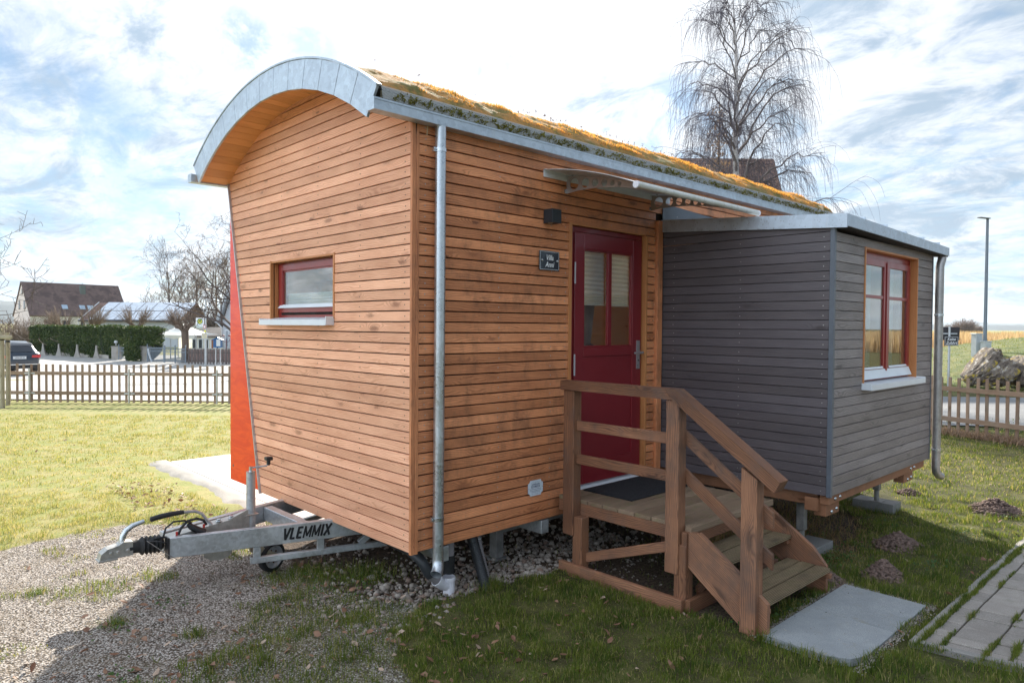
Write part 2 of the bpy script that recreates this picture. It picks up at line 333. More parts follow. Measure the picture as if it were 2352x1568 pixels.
stepw=wood('stair_wood',(.33,.152,.08),(.105,.048,.029),(.05,.025,.015),rough=.62,fig=1.,vary=.45,stain=.6,staincol=(.10,.075,.065),knots=.5)
treadw=wood('tread_wood',(.37,.27,.155),(.21,.145,.08),(.08,.05,.03),rough=.8,fig=.5,vary=.25,stain=.4,staincol=(.10,.085,.06),moss=.55,groove=.012,knots=.3)
deckw=wood('deck_wood',(.30,.21,.14),(.17,.11,.07),(.08,.05,.03),rough=.8,fig=.6,vary=.3,stain=.4,staincol=(.10,.085,.06),moss=.5,knots=.4)
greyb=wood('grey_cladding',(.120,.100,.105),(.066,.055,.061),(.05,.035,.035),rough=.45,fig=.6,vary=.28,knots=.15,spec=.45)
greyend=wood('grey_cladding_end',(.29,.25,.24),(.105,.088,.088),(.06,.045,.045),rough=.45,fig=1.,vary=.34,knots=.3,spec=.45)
glulam=wood('glulam_beam',(.33,.155,.08),(.19,.08,.04),rough=.75,fig=.4,vary=.3,stain=.5,staincol=(.13,.08,.05),knots=.2)
fencew=wood('fence_wood',(.32,.22,.16),(.19,.125,.085),(.10,.06,.04),rough=.8,fig=.6,vary=.45,knots=.7,grey=.3,moss=.25)
stakew=wood('stake_wood',(.42,.37,.28),(.30,.26,.19),rough=.85,fig=.4,vary=.2,moss=.4)
pinein=wood('pine_lining_inside',(.72,.55,.36),(.62,.44,.27),(.3,.15,.07),rough=.5,fig=.4,vary=.15,knots=.7)
oldfence=wood('old_fence_wood',(.17,.14,.13),(.10,.085,.08),rough=.9,vary=.3)
zinc=galv('zinc_sheet',(.50,.56,.62),.45,26,.7,.25); galvs=galv('galvanised_steel',(.52,.54,.56),.42,55,.7); pipem=galv('galvanised_pipe',(.56,.59,.62),.33,60,.85)
annexzinc=galv('zinc_fascia',(.48,.54,.61),.42,18,.7,.55); castal=plain('cast_metal',(.50,.49,.46),.42,.7,var=.15,ns=20,dirt=.3); zincplate=plain('zinc_plated',(.60,.62,.64),.25,.9,var=.1)
redp=plain('dark_red_paint',(.215,.016,.022),.33,0,.5,.04,3,coat=.25); redw=plain('red_window_paint',(.26,.022,.02),.34,0,.5,.05,3,coat=.2)
redpanel,_nt,_p,_=mat('red_glossy_plywood')
_o=N(_nt,'ShaderNodeTexCoord').outputs['Object']; _n=nz(_nt,_o,9,5,.6,1.2,(1,.35,1.6)); L(_nt,mixc(_nt,mrange(_nt,_n,.35,.65),(.78,.022,.004),(.90,.060,.006)),_p.inputs['Base Color']); _p.inputs['Roughness'].default_value=.38; _p.inputs['Specular IOR Level'].default_value=.35; _p.inputs['Coat Weight'].default_value=.3; _p.inputs['Coat Roughness'].default_value=.12; bump(_nt,_p,_n,.25,.004)
white=plain('white_coated_metal',(.72,.75,.78),.35,0,.5,.03); whitep=plain('white_plastic',(.76,.74,.78),.4,dirt=.15); blackp=plain('black_plastic',(.018,.018,.02),.42,var=.2); rubber=plain('black_rubber',(.02,.02,.021),.7,var=.25,bmp=.2)
anth=plain('anthracite_metal',(.10,.115,.135),.45,0,.5,.05,4); anthlight=plain('anthracite_trim',(.105,.12,.145),.4,0,.5,.08,10); lampm=plain('lamp_black',(.022,.027,.033),.55,bmp=.1); matm=plain('doormat_black',(.014,.016,.02),.95,var=.4,ns=60,bmp=.6,dirt=.1,dirtc=(.09,.08,.06))
dark=plain('dark_backing',(.02,.014,.011),.9); greyp=plain('grey_plastic',(.26,.24,.25),.55,var=.1); corr=plain('corrugated_black',(.022,.023,.026),.45,var=.2); steel=plain('old_steel_post',(.27,.26,.25),.6,.3,var=.25,ns=12,dirt=.5); alu=plain('brushed_aluminium',(.62,.63,.64),.32,.85,var=.05); bracketm=plain('canopy_bracket',(.46,.41,.39),.42,.5,var=.06)
glass=glassm('window_glass'); glassd=glassm('window_glass_clear',(.95,.97,.97),1.0); canopyg=plain('canopy_sheet',(.62,.63,.65),.35,0,.5,.08,20); blind=None; blind=leafm('pleated_blind',(.74,.75,.78),(.70,.71,.75),rough=.7,trans=.5); curtain=plain('curtain_fabric',(.20,.15,.13),.85,var=.2); screwm=plain('screw_heads',(.42,.40,.38),.35,.7); nailblack=plain('screw_holes',(.14,.10,.08),.6)
black=plain('black_print',(.012,.012,.014),.5); signb=plain('slate_black',(.02,.026,.035),.18,coat=.6); signw=plain('white_print',(.82,.83,.84),.5); enamel=plain('enamel_plate',(.66,.72,.78),.3,var=.04,ns=20)
concrete=plain('concrete_slab',(.30,.31,.32),.7,var=.10,ns=6,bmp=.15,dirt=.3,dirtc=(.22,.21,.19)); paver=None
# paving slab: stained, blotchy
def slabmat(name,a,b,st,sc_=5.):
    m,nt,p,out=mat(name); obj=N(nt,'ShaderNodeTexCoord').outputs['Object']; rnd=attr(nt)
    n=mrange(nt,nz(nt,obj,sc_,7,.7),.3,.7); c=mixc(nt,n,a,b); f=nz(nt,obj,220,2,.5); c=mixc(nt,mrange(nt,f,.35,.7),c,tuple(x*.82 for x in a)); c=mixc(nt,mth(nt,'MULTIPLY',mrange(nt,nz(nt,obj,sc_*1.7,6,.72,.5,(1,1,1),(7,2,0)),.52,.72),.55),c,st)
    vv=mth(nt,'ADD',.86,mth(nt,'MULTIPLY',rnd,.28)); cb=N(nt,'ShaderNodeCombineXYZ'); [L(nt,vv,cb.inputs[i]) for i in range(3)]; c=mixc(nt,1.,c,cb.outputs[0],'MULTIPLY')
    L(nt,c,p.inputs['Base Color']); p.inputs['Roughness'].default_value=.75; bump(nt,p,mth(nt,'ADD',f,nz(nt,obj,60,4,.7)),.25,.003); return m
slabm=slabmat('porcelain_slab',(.29,.305,.315),(.41,.42,.425),(.28,.26,.20),4.); paver=slabmat('concrete_paver',(.29,.25,.22),(.40,.355,.315),(.20,.19,.15),6.); kerbm=slabmat('kerb_stone',(.30,.275,.25),(.38,.35,.32),(.22,.21,.16),8.); patiom=slabmat('pale_slab',(.46,.445,.43),(.53,.51,.49),(.5,.48,.44),1.5); skirtm=slabmat('concrete_skirt',(.30,.28,.25),(.42,.39,.35),(.25,.22,.17),4.); blockc=slabmat('pier_concrete',(.22,.215,.21),(.30,.29,.28),(.16,.15,.12),9.)
# ------------------------------------------------------------------ the ground
def inpoly(x,y,P):
    n=len(P); r=np.zeros(x.shape,bool); j=n-1
    for i in range(n):
        xi,yi=P[i][0],P[i][1]; xj,yj=P[j][0],P[j][1]
        c=((yi>y)!=(yj>y))&(x<(xj-xi)*(y-yi)/(yj-yi+1e-12)+xi); r^=c; j=i
    return r
# cheap smooth value noise (numpy)
_perm=RS.rand(256,256)
def vnoise(x,y):
    xi=np.floor(x).astype(int); yi=np.floor(y).astype(int); fx=x-xi; fy=y-yi; fx=fx*fx*(3-2*fx); fy=fy*fy*(3-2*fy)
    g=lambda a,b:_perm[a&255,b&255]
    return (g(xi,yi)*(1-fx)+g(xi+1,yi)*fx)*(1-fy)+(g(xi,yi+1)*(1-fx)+g(xi+1,yi+1)*fx)*fy
def fbm(x,y,s,o=4):
    t=0;a=.5;
    for i in range(o): t=t+a*vnoise(x*s+17.3*i,y*s+9.1*i); a*=.5; s*=2.03
    return t/(1-.5**o)
PG=[(-9,3.6),(-4,3.35),(-1.75,3.16),(-1.35,3.26),(-.94,3.22),(-.36,3.0),(.2,3.1),(1.0,3.0),(1.0,1.0),(-.25,.95),(-.75,.55),(-1.3,-.06),(-2.0,-.8),(-3,-2),(-4,-4),(-9,-5)]   # gravel drive, left
PT=[(-.2,1.2),(.1,.3),(-.3,-.12),(-.6,-.7),(-.9,-1.2),(-1.7,-2.2),(-3.2,-2.2),(-1.3,-.06),(-.9,.5)]            # thin turf over gravel
PS=[(2.6,-.1),(2.75,-.9),(2.95,-1.1),(3.35,-1.4),(3.9,-1.25),(4.6,-1.0),(5.1,-.5),(5.2,0)]
PW=[(-.15,.55),(.1,.05),(.35,0),(.64,-.03),(1.25,-.17),(1.24,-.85),(1.35,-1.55),(2.5,-1.62),(2.66,-1.0),(3.1,-.3),(8,-.1),(8,2.4),(-.1,2.4)]  # stones and soil below the house
def gmask(x,y):
    n=fbm(x,y,1.7)-.5; m=fbm(x,y,7.)-.5
    xx=x+n*.55+m*.12; yy=y+(fbm(x+50,y,1.7)-.5)*.55+m*.1
    g=np.zeros(x.shape)
    g=np.where(inpoly(xx,yy,PT),.55,g); g=np.where(inpoly(xx,yy,PG),.97,g)
    x2=x+m*.1; y2=y+(fbm(x+9,y,9.)-.5)*.1
    w_=inpoly(x2,y2,PW)|inpoly(x+m*.5,y+n*.5,PS); 
    return g,w_
def axis(a,b,st,lo,hi,g=1.22):
    c=list(np.arange(a,b+st*.5,st)); s=st
    while c[-1]<hi: s*=g; c.append(c[-1]+s)
    s=st
    while c[0]>lo: s*=g; c.insert(0,c[0]-s)
    return np.array(c)
def gheight(x,y):
    """terrain: level by the house, falling beyond the left-hand fence"""
    d=(x-CAM[0])*.688+(y-CAM[1])*.725; lat=(x-CAM[0])*.726-(y-CAM[1])*.688
    t=np.clip((d-18.)/14.,0,1); t=t*t*(3-2*t); l=np.clip((4-lat)/14.,0,1)
    z=G-t*l*.70
    nr=np.exp(-((x-1)**2+(y)**2)/160.)
    z=z+((fbm(x,y,.9)-.5)*.05+(fbm(x,y,9.)-.5)*.018)*nr
    return z
def make_ground():
    X=axis(-4.6,7.2,.045,-9000,9000); Y=axis(-4.2,6.6,.045,-9000,9000)
    gx,gy=np.meshgrid(X,Y); gz=gheight(gx,gy)
    g,w_=gmask(gx,gy)
    hole=((gx>1.2)&(gx<2.65)&(gy>-2.35)&(gy<-1.68))|((gx>1.8)&(gy<-2.3)&(gx<9)&(gy>-6))
    gz=np.where(hole,np.minimum(gz,G)-.03,gz)
    # slight hollow with stones under the house
    gz=np.where(w_,gz-.02,gz)
    V=np.stack([gx.ravel(),gy.ravel(),gz.ravel()],1); nx=len(X); ny=len(Y)
    i=np.arange(nx-1)[None,:]+np.arange(ny-1)[:,None]*nx; i=i.ravel(); F=np.stack([i,i+1,i+1+nx,i+nx],1)
    m,nt,p,out=mat('ground'); obj=N(nt,'ShaderNodeTexCoord').outputs['Object']; ga=N(nt,'ShaderNodeAttribute',attribute_name='gravel').outputs['Fac']; wa=N(nt,'ShaderNodeAttribute',attribute_name='stony').outputs['Fac']
    n1=nz(nt,obj,.35,6,.6); n2=nz(nt,obj,3.,6,.65); n3=nz(nt,obj,40,4,.7); n4=nz(nt,obj,130,3,.7)
    turf=mixc(nt,mrange(nt,n1,.35,.65),(.030,.036,.012),(.055,.050,.02)); turf=mixc(nt,mrange(nt,n2,.42,.62),turf,(.10,.10,.03)); sy=N(nt,'ShaderNodeSeparateXYZ'); L(nt,obj,sy.inputs[0]); turf=mixc(nt,mth(nt,'MULTIPLY',mrange(nt,mth(nt,'ADD',sy.outputs[1],mth(nt,'MULTIPLY',n1,3.)),3.2,5.5),.8),turf,mixc(nt,mrange(nt,n2,.4,.6),(.38,.34,.14),(.27,.29,.09))); turf=mixc(nt,mth(nt,'MULTIPLY',mrange(nt,n3,.52,.7),.7),turf,(.055,.045,.025)); turf=mixc(nt,mth(nt,'MULTIPLY',mrange(nt,n4,.5,.7),.5),turf,(.24,.22,.10))
    vo=N(nt,'ShaderNodeTexVoronoi',i={'Scale':85.,'Randomness':1.}); L(nt,obj,vo.inputs['Vector']); sp=N(nt,'ShaderNodeSeparateColor'); L(nt,vo.outputs['Color'],sp.inputs[0])
    gr=mixc(nt,sp.outputs[0],(.27,.235,.205),(.58,.53,.48)); gr=mixc(nt,mth(nt,'GREATER_THAN',sp.outputs[1],.82),gr,(.16,.13,.11)); gr=mixc(nt,mrange(nt,vo.outputs['Distance'],.35,.75),gr,(.07,.055,.04))
    gr=mixc(nt,mth(nt,'MULTIPLY',mrange(nt,n2,.45,.65),.35),gr,(.17,.13,.085))
    soil=mixc(nt,mrange(nt,n3,.35,.65),(.05,.034,.024),(.13,.095,.07))
    c=mixc(nt,ga,turf,gr); c=mixc(nt,wa,c,soil)
    L(nt,c,p.inputs['Base Color']); p.inputs['Roughness'].default_value=.9; p.inputs['Specular IOR Level'].default_value=.15
    hh=mth(nt,'ADD',mth(nt,'MULTIPLY',mth(nt,'SUBTRACT',1.,vo.outputs['Distance']),mth(nt,'MULTIPLY',ga,1.)),mth(nt,'MULTIPLY',n3,.8)); bump(nt,p,hh,.7,.012)
    o=npmesh('ground',V,F,m,smooth=True); struct(o)
    for nme,a in (('gravel',g),('stony',w_.astype(float))):
        t=o.data.attributes.new(nme,'FLOAT','POINT'); t.data.foreach_set('value',a.ravel().astype(np.float32))
make_ground()
#PART2
# ------------------------------------------------------------------ the tiny house
HL=6.15; YB0,YB1=2.226,2.913; ZB,ZT=.33,3.09; YC,ZC=1.455,1.014
RO,RI=2.666,2.536
def yback(z): return YB0+(min(z,3.085)-ZB)*(YB1-YB0)/2.755
def arc(r,a): return (YC+r*math.sin(a),ZC+r*math.cos(a))
AMAX=math.asin(1.5/RO); AI=math.asin(1.458/RI)
house=thing('tiny_house','curved-roof tiny house clad in orange larch boards with a planted roof','tiny house',(0,0,G))
PITCH=(ZT-ZB)/39.
def screws(b,pts,n,rad=.0028,mat=1):
    for p in pts: b.disc(p,n,rad,7,mat)
# gable wall boards
def gable():
    b=MB(); k=0
    WY0,WY1,WZ0,WZ1=.975,2.045,1.832,2.318
    z=ZB
    while z<ZC+RI-.01:
        z0=z; z1=z+PITCH-.0084; z+=PITCH
        def lim(zz):
            if zz<=3.085: return (.0 if zz<3.085 else 0,yback(zz))
            h=math.sqrt(max(0,RI*RI-(zz-ZC)**2)); return (max(.0,YC-h),YC+h)
        a0,b0=lim(z0); a1,b1=lim(z1); a0=max(a0,.02); a1=max(a1,.02)
        if z0>3.085:
            a1,b1=a0,b0      # ends run up into the roof shell, hidden by the soffit
        segs=[(a0,a1,b0,b1)]
        if z1>WZ0 and z0<WZ1-.03: segs=[(a0,a1,WY0,WY0),(WY1,WY1,b0,b1)]
        dx=random.uniform(-.0015,.0015)
        for (p0,p1,q0,q1) in segs:
            b.prism([(0+dx,p0,z0),(0+dx,q0,z0),(0+dx,q1,z1),(0+dx,p1,z1)],(1,0,0),.02,r=random.random(),gdir=(0,1,0))
        for yy in (.075,.62,1.22,1.83,2.45):
            if yy<b0-.03 and yy>a0 and not(z1>WZ0 and z0<WZ1 and WY0-.02<yy<WY1+.02) and z0<3.1: b.disc((-.0022+dx,yy+random.uniform(-.006,.006),(z0+z1)/2+random.uniform(-.004,.004)),(-1,0,0),.0046,7,1)
    return b.build('gable_cladding',[larch,nailblack],house,bevel=.0022)
gw=gable()
def front():
    b=MB(); z=ZB
    while z<ZT-.005:
        z0=z; z1=min(z+PITCH-.0084,ZT); z+=PITCH
        segs=[(.052,HL)]
        if z0<2.74: segs=[(.052,2.632)] if z0>2.58 else [(.052,1.480),(2.510,2.632)]; segs.append((5.1,HL))
        dy=random.uniform(-.0015,.0015)
        for a,c in segs: b.box(a,c,0+dy,.02+dy,z0,z1,0)
        for xx in (.10,.745,1.28,1.44,2.0,2.535,2.615,3.3,4.0,4.7):
            if any(a<xx<c for a,c in segs): b.disc((xx+random.uniform(-.005,.005),-.0022+dy,(z0+z1)/2+random.uniform(-.004,.004)),(0,-1,0),.0048,7,1)
    return b.build('front_cladding',[larch_w,screwm],house,bevel=.0022)
front()
b=MB(); b.box(-.004,.026,-.004,.019,ZB-.012,3.085,2); b.box(.027,.051,-.006,.02,ZB-.012,3.085,2); b.build('corner_post',larch_w,house,bevel=.002)
# structural shell behind the boards (dark membrane outside, pale pine inside)
def shell():
    b=MB(); t0,t1=.022,.030
    def rects_front(y0,y1,mt):
        for (x0,x1,z0,z1) in ((.03,1.50,ZB,ZT),(1.50,2.50,2.585,ZT),(2.50,2.74,ZB,ZT),(2.74,5.02,2.6,ZT),(5.02,HL,ZB,ZT),(1.5,2.5,ZB,.45)): b.box(x0,x1,y0,y1,z0,z1,mat=mt)
    rects_front(t0,t1,0); rects_front(.09,.10,1)
    def gab(x,mt,yl=.03):
        ys=[AI-2*AI*i/24 for i in range(25)]; top=[(x,)+arc(RI+.01,a) for a in ys]
        W=(1.0,2.03,1.83,2.30)
        # polygons around the window
        b.prism([(x,yl,ZB),(x,yback(ZB),ZB),(x,yback(W[2]),W[2]),(x,yl,W[2])],(1,0,0),.008,mt)
        b.prism([(x,yl,W[2]),(x,W[0],W[2]),(x,W[0],W[3]),(x,yl,W[3])],(1,0,0),.008,mt)
        b.prism([(x,W[1],W[2]),(x,yback(W[2]),W[2]),(x,yback(W[3]),W[3]),(x,W[1],W[3])],(1,0,0),.008,mt)
        b.prism([(x,yl,W[3]),(x,yback(W[3]),W[3])]+[p for p in top],(1,0,0),.008,mt)
    gab(.022,0); gab(.11,1,.09)
    # far gable and floor and leaning back wall (unseen opening added to let daylight in)
    b.box(HL-.03,HL,.0,2.9,ZB,3.3,mat=1); b.box(.03,HL-.03,.03,2.2,ZB+.01,ZB+.06,mat=2)
    def lean(x0,x1,z0,z1): b.prism([(x0,yback(z0),z0),(x1,yback(z0),z0),(x1,yback(z1),z1),(x0,yback(z1),z1)],(0,-1,.2),.03,1)
    lean(.03,1.5,ZB,ZT); lean(1.5,3.7,ZB,.75); lean(1.5,3.7,2.6,ZT); lean(3.7,HL,ZB,ZT)
    # ceiling
    return b.build('wall_shell',[dark,pinein,treadw],house)
shell()
# left: slender metal trim on the leaning edge + red side panel filling up to the vertical
b=MB(); b.beam((-.004,YB0+.006,ZB-.01),(-.004,YB1+.006,3.09),.03,.012,up=(0,1,-.25)); b.build('edge_trim',galvs,house)
b=MB(); b.prism([(.012,YB0+.012,ZB+.004),(.012,2.925,ZB+.004),(.012,2.925,3.09),(.012,YB1+.01,3.09)],(1,0,0),.028); b.disc((.0115,2.86,.47),(-1,0,0),.012,12,1)
p_=b.build('side_panel',[redpanel,nailblack],house); p_['label']='tall glossy red wedge-shaped side panel'
# roof: shell, soffit boards, zinc fascia
def roof():
    b=MB(); n=28; x0,x1=-.285,HL+.28
    for i in range(n):
        a0=-AMAX+2*AMAX*i/n; a1=-AMAX+2*AMAX*(i+1)/n
        o0,o1=arc(RO-.01,a0),arc(RO-.01,a1); i0,i1=arc(RI+.014,a0),arc(RI+.014,a1)
        P=[(x,)+q for q in (i0,o0,i1,o1) for x in (x0,x1)]
        b.hexa([P[0],P[1],P[2],P[3],P[4],P[5],P[6],P[7]],0)
    b.build('roof_shell',dark,house)
    b=MB(); ns=34
    for i in range(ns):
        a0=-AI-.012+2*(AI+.012)*i/ns; a1=-AI-.012+2*(AI+.012)*(i+1)/ns-.0012
        i0,i1=arc(RI,a0),arc(RI,a1); o0,o1=arc(RI+.012,a0),arc(RI+.012,a1)
        for (xa,xb) in ((-.283,.021),(.12,HL-.04)):
            P=[(x,)+q for q in (i0,o0,i1,o1) for x in (xa,xb)]
            b.hexa(P,0)
    b.build('soffit',soffitw,house)
    b=MB(); nf=13; A=AMAX+.005
    for i in range(nf):
        a0=-A+2*A*i/nf; a1=-A+2*A*(i+1)/nf
        g=.0009
        P=[]
        for x in (-.302,-.285):
            for r_ in (RO-.195,RO+.004):
                for a in (a0+g,a1-g): P.append((x,)+arc(r_,a))
        b.hexa([P[0],P[4],P[1],P[5],P[2],P[6],P[3],P[7]],0,r=random.random())
    # inner lip and rolled top edge
    for i in range(40):
        a0=-A+2*A*i/40;a1=-A+2*A*(i+1)/40
        P=[(x,)+arc(r_,a) for x in (-.308,-.27) for r_ in (RO+.004,RO+.018) for a in (a0,a1)]
        b.hexa([P[0],P[4],P[1],P[5],P[2],P[6],P[3],P[7]],0,r=.5)
    f=b.build('fascia',zinc,house,bevel=.001)
    # box gutters
    for (ya,yb,nm) in ((-.085,-.002,'front'),(2.925,3.01,'rear')):
        b=MB(); z0,z1=3.066,3.136; xa,xb=-.335,HL+.3
        b.box(xa,xb,ya,yb,z0,z0+.004); b.box(xa,xb,ya,ya+.004,z0+.0045,z1); b.box(xa,xb,yb-.004,yb,z0+.0045,z1+ (0 if ya<0 else 0)); b.box(xa-.0045,xa-.0005,ya-.002,yb+.002,z0-.002,z1+.002); b.box(xa,xb,ya-.004,ya-.0005,z1-.012,z1)
        b.build('gutter',zinc,house)
roof()
# perforated gravel stop along both eaves
def perf():
    m=D2.materials.new('perforated_strip'); m.use_nodes=True; nt=m.node_tree; nt.nodes.clear(); out=N(nt,'ShaderNodeOutputMaterial')
    uv=N(nt,'ShaderNodeUVMap').outputs[0]; sep=N(nt,'ShaderNodeSeparateXYZ'); L(nt,uv,sep.inputs[0]); P=.0085
    fy=mth(nt,'DIVIDE',sep.outputs[1],P*.866); row=mth(nt,'FLOOR',fy); odd=mth(nt,'MULTIPLY',mth(nt,'FRACT',mth(nt,'MULTIPLY',row,.5)),1.)
    fx=mth(nt,'ADD',mth(nt,'DIVIDE',sep.outputs[0],P),odd)
    dx=mth(nt,'SUBTRACT',mth(nt,'FRACT',fx),.5); dy=mth(nt,'MULTIPLY',mth(nt,'SUBTRACT',mth(nt,'FRACT',fy),.5),.866)
    d=mth(nt,'SQRT',mth(nt,'ADD',mth(nt,'MULTIPLY',dx,dx),mth(nt,'MULTIPLY',dy,dy)))
    hole=mth(nt,'LESS_THAN',d,.34)
    p=N(nt,'ShaderNodeBsdfPrincipled',i={'Base Color':(.55,.55,.52,1),'Metallic':.8,'Roughness':.42}); t=N(nt,'ShaderNodeBsdfTransparent'); mx=N(nt,'ShaderNodeMixShader'); L(nt,hole,mx.inputs[0]); L(nt,p.outputs[0],mx.inputs[1]); L(nt,t.outputs[0],mx.inputs[2]); L(nt,mx.outputs[0],out.inputs[0])
    b=MB(); x0,x1=-.26,HL+.25; ln=x1-x0
    pr=[(-.052,3.140),(-.058,3.150),(-.048,3.205),(-.035,3.232),(-.02,3.236)]
    acc=0
    for i in range(len(pr)-1):
        h=math.hypot(pr[i+1][0]-pr[i][0],pr[i+1][1]-pr[i][1])
        b.poly([(x0,)+pr[i],(x1,)+pr[i],(x1,)+pr[i+1],(x0,)+pr[i+1]],[(0,acc),(ln,acc),(ln,acc+h),(0,acc+h)]); acc+=h
    b.build('perforated_edge',m,house)
    b=MB(); b.box(x0,x1,-.040,-.030,3.137,3.20,0); b.build('substrate_edge',plain('roof_substrate',(.17,.14,.08),.95,var=.5,ns=30,bmp=.6),house)
    # tufts of moss pushing through the holes
    V=[];F=[];R=[]
    for i in range(900):
        x=RS.uniform(-.2,6.2) ; zz=RS.choice([3.165,3.18,3.19])+RS.uniform(-.02,.02); s=RS.uniform(.004,.013)
        for k in range(5):
            c=np.array([x+RS.uniform(-.012,.012),-.060+ (zz-3.15)*.15+RS.uniform(-.006,.002),zz+RS.uniform(-.008,.008)]); q=len(V)
            d=RS.randn(3,3)*s*.7
            V+=[c+d[0],c+d[1],c+d[2]]; F.append((q,q+1,q+2)); R.append(RS.rand())
    npmesh('moss_tufts',np.array(V),np.array(F),leafm('moss_dark',(.13,.12,.02),(.24,.21,.04),ns=9),house,rnd=np.array(R),kind='stuff')
perf()
# planted roof: cushion surface with short stems
def sedum():
    nx,na=420,90; X=np.linspace(-.27,HL+.26,nx); A=np.linspace(-AMAX+.01,AMAX-.012,na)
    x,a=np.meshgrid(X,A); n=fbm(x*1.0,a*RO,4.,5); n2=fbm(x+7,a*RO,23.,3)
    r=RO-.005+.008+.030*np.clip((n-.36)*2.2,0,1)+.016*n2
    edge=np.clip(np.minimum((AMAX-.01-np.abs(a))/.03,1),0,1)*np.clip((x+.22)/.22,0,1); r=RO-.004+(r-RO+.004)*edge
    V=np.stack([x,YC+r*np.sin(a),ZC+r*np.cos(a)],-1).reshape(-1,3)
    i=(np.arange(nx-1)[None,:]+np.arange(na-1)[:,None]*nx).ravel(); F=np.stack([i,i+1,i+1+nx,i+nx],1)
    m,nt,p,out=mat('sedum_cushion'); obj=N(nt,'ShaderNodeTexCoord').outputs['Object']
    c=mixc(nt,mrange(nt,nz(nt,obj,5,6,.65),.4,.62),(.48,.23,.06),(.15,.14,.035)); c=mixc(nt,mrange(nt,nz(nt,obj,60,4,.7),.5,.7),c,(.14,.07,.03)); L(nt,c,p.inputs['Base Color']); p.inputs['Roughness'].default_value=.95; bump(nt,p,nz(nt,obj,80,4,.7),.8,.01)
    gr=npmesh('planted_roof',V,F,m,house,smooth=True)
    # stems
    n_=60000; u=RS.rand(n_); xx=RS.uniform(-.15,HL+.2,n_); aa=np.where(RS.rand(n_)<.72,-AMAX+.03+np.abs(RS.randn(n_))*.17,RS.uniform(-AMAX+.03,AMAX-.03,n_)); aa=np.clip(aa,-AMAX+.02,AMAX-.02)
    cl=fbm(xx,aa*RO,4.,5); h=(.006+.022*np.clip((cl-.36)*2.4,0,1))*RS.uniform(.5,1.3,n_)
    tp_=np.clip((xx+.16)/.3,0,1); h=h*tp_; rr=RO-.004+tp_*(.006+.030*np.clip((cl-.36)*2.2,0,1))
    p0=np.stack([xx,YC+rr*np.sin(aa),ZC+rr*np.cos(aa)],1); nrm=np.stack([RS.randn(n_)*.25,np.sin(aa)*.4+RS.randn(n_)*.25,np.ones(n_)],1)
    sd=RS.randn(n_,3); sd/=np.linalg.norm(sd,axis=1)[:,None]; sd*=.0042
    V=np.concatenate([p0-sd,p0+sd,p0+nrm*h[:,None]],1).reshape(-1,3); F=np.arange(3*n_).reshape(-1,3)
    npmesh('sedum_stems',V,F,leafm('sedum_stem',(.95,.48,.12),(.70,.28,.07),(.28,.25,.06),trans=.5,ns=3,cf=.28),gr,rnd=RS.rand(n_),kind='stuff')
    # dark dry seed heads standing up here and there
    V=[];F=[];R=[]
    for i in range(60):
        x=RS.uniform(-.2,6.5); y=RS.uniform(.05,.7)
        if RS.rand()<.5: x=RS.choice([1.6,1.75,2.6,2.9,3.2])+RS.randn()*.09
        aa_=math.asin((y-YC)/RO); z=ZC+RO*math.cos(aa_); h=RS.uniform(.05,.09); c=np.array([x,y,z]); t=c+np.array([RS.randn()*.01,RS.randn()*.01,h])
        for k in range(7):
            q=len(V); e=t+RS.randn(3)*.006; d=RS.randn(2,3)*.006; V+=[e,e+d[0],e+d[1]]; F.append((q,q+1,q+2)); R.append(RS.rand())
        q=len(V); V+=[c+np.array([-.0015,0,0]),c+np.array([.0015,0,0]),t]; F.append((q,q+1,q+2)); R.append(RS.rand())
    npmesh('seed_heads',np.array(V),np.array(F),leafm('seed_head',(.09,.05,.045),(.14,.07,.05)),gr,rnd=np.array(R),kind='stuff')
sedum()
# downpipe on the front wall
def pipe_clamp(x,y,z,r,parent,dirn=(-1,0,0),wall=(0,1,0)):
    b=MB(); b.lathe((x,y,z-.012),(0,0,1),[(0,r),(0,r+.004),(.024,r+.004),(.024,r)],24)
    d=Vector(dirn); b.box(x+d.x*(r+.001),x+d.x*(r+.022),y-.006,y+.012,z-.013,z+.013); b.tube([(x+d.x*(r+.012),y-.014,z),(x+d.x*(r+.012),y+.02,z)],.0045,8)
    b.tube([(x,y,z),Vector((x,y,z))+Vector(wall)*.075],.005,8,False)
    return b.build('pipe_clamp',zincplate,parent,smooth=35)
b=MB(); PX,PY,PR=.182,-.052,.0355
b.tube([(PX,PY,3.07),(PX,PY,2.0),(PX-.004,PY,.30)],PR,24,False)
b.tube([(PX-.004,PY,.33),(PX-.004,PY,.27),(PX-.008,PY-.006,.235),(PX-.022,PY-.02,.205),(PX-.045,PY-.035,.185)],[PR+.002]*5,24,False)
dp=b.build('downpipe',pipem,house,smooth=35)
LOC[dp.name]=LOC[house.name]; pipe_clamp(PX,PY,2.915,PR,dp); pipe_clamp(PX-.004,PY,.535,PR,dp)
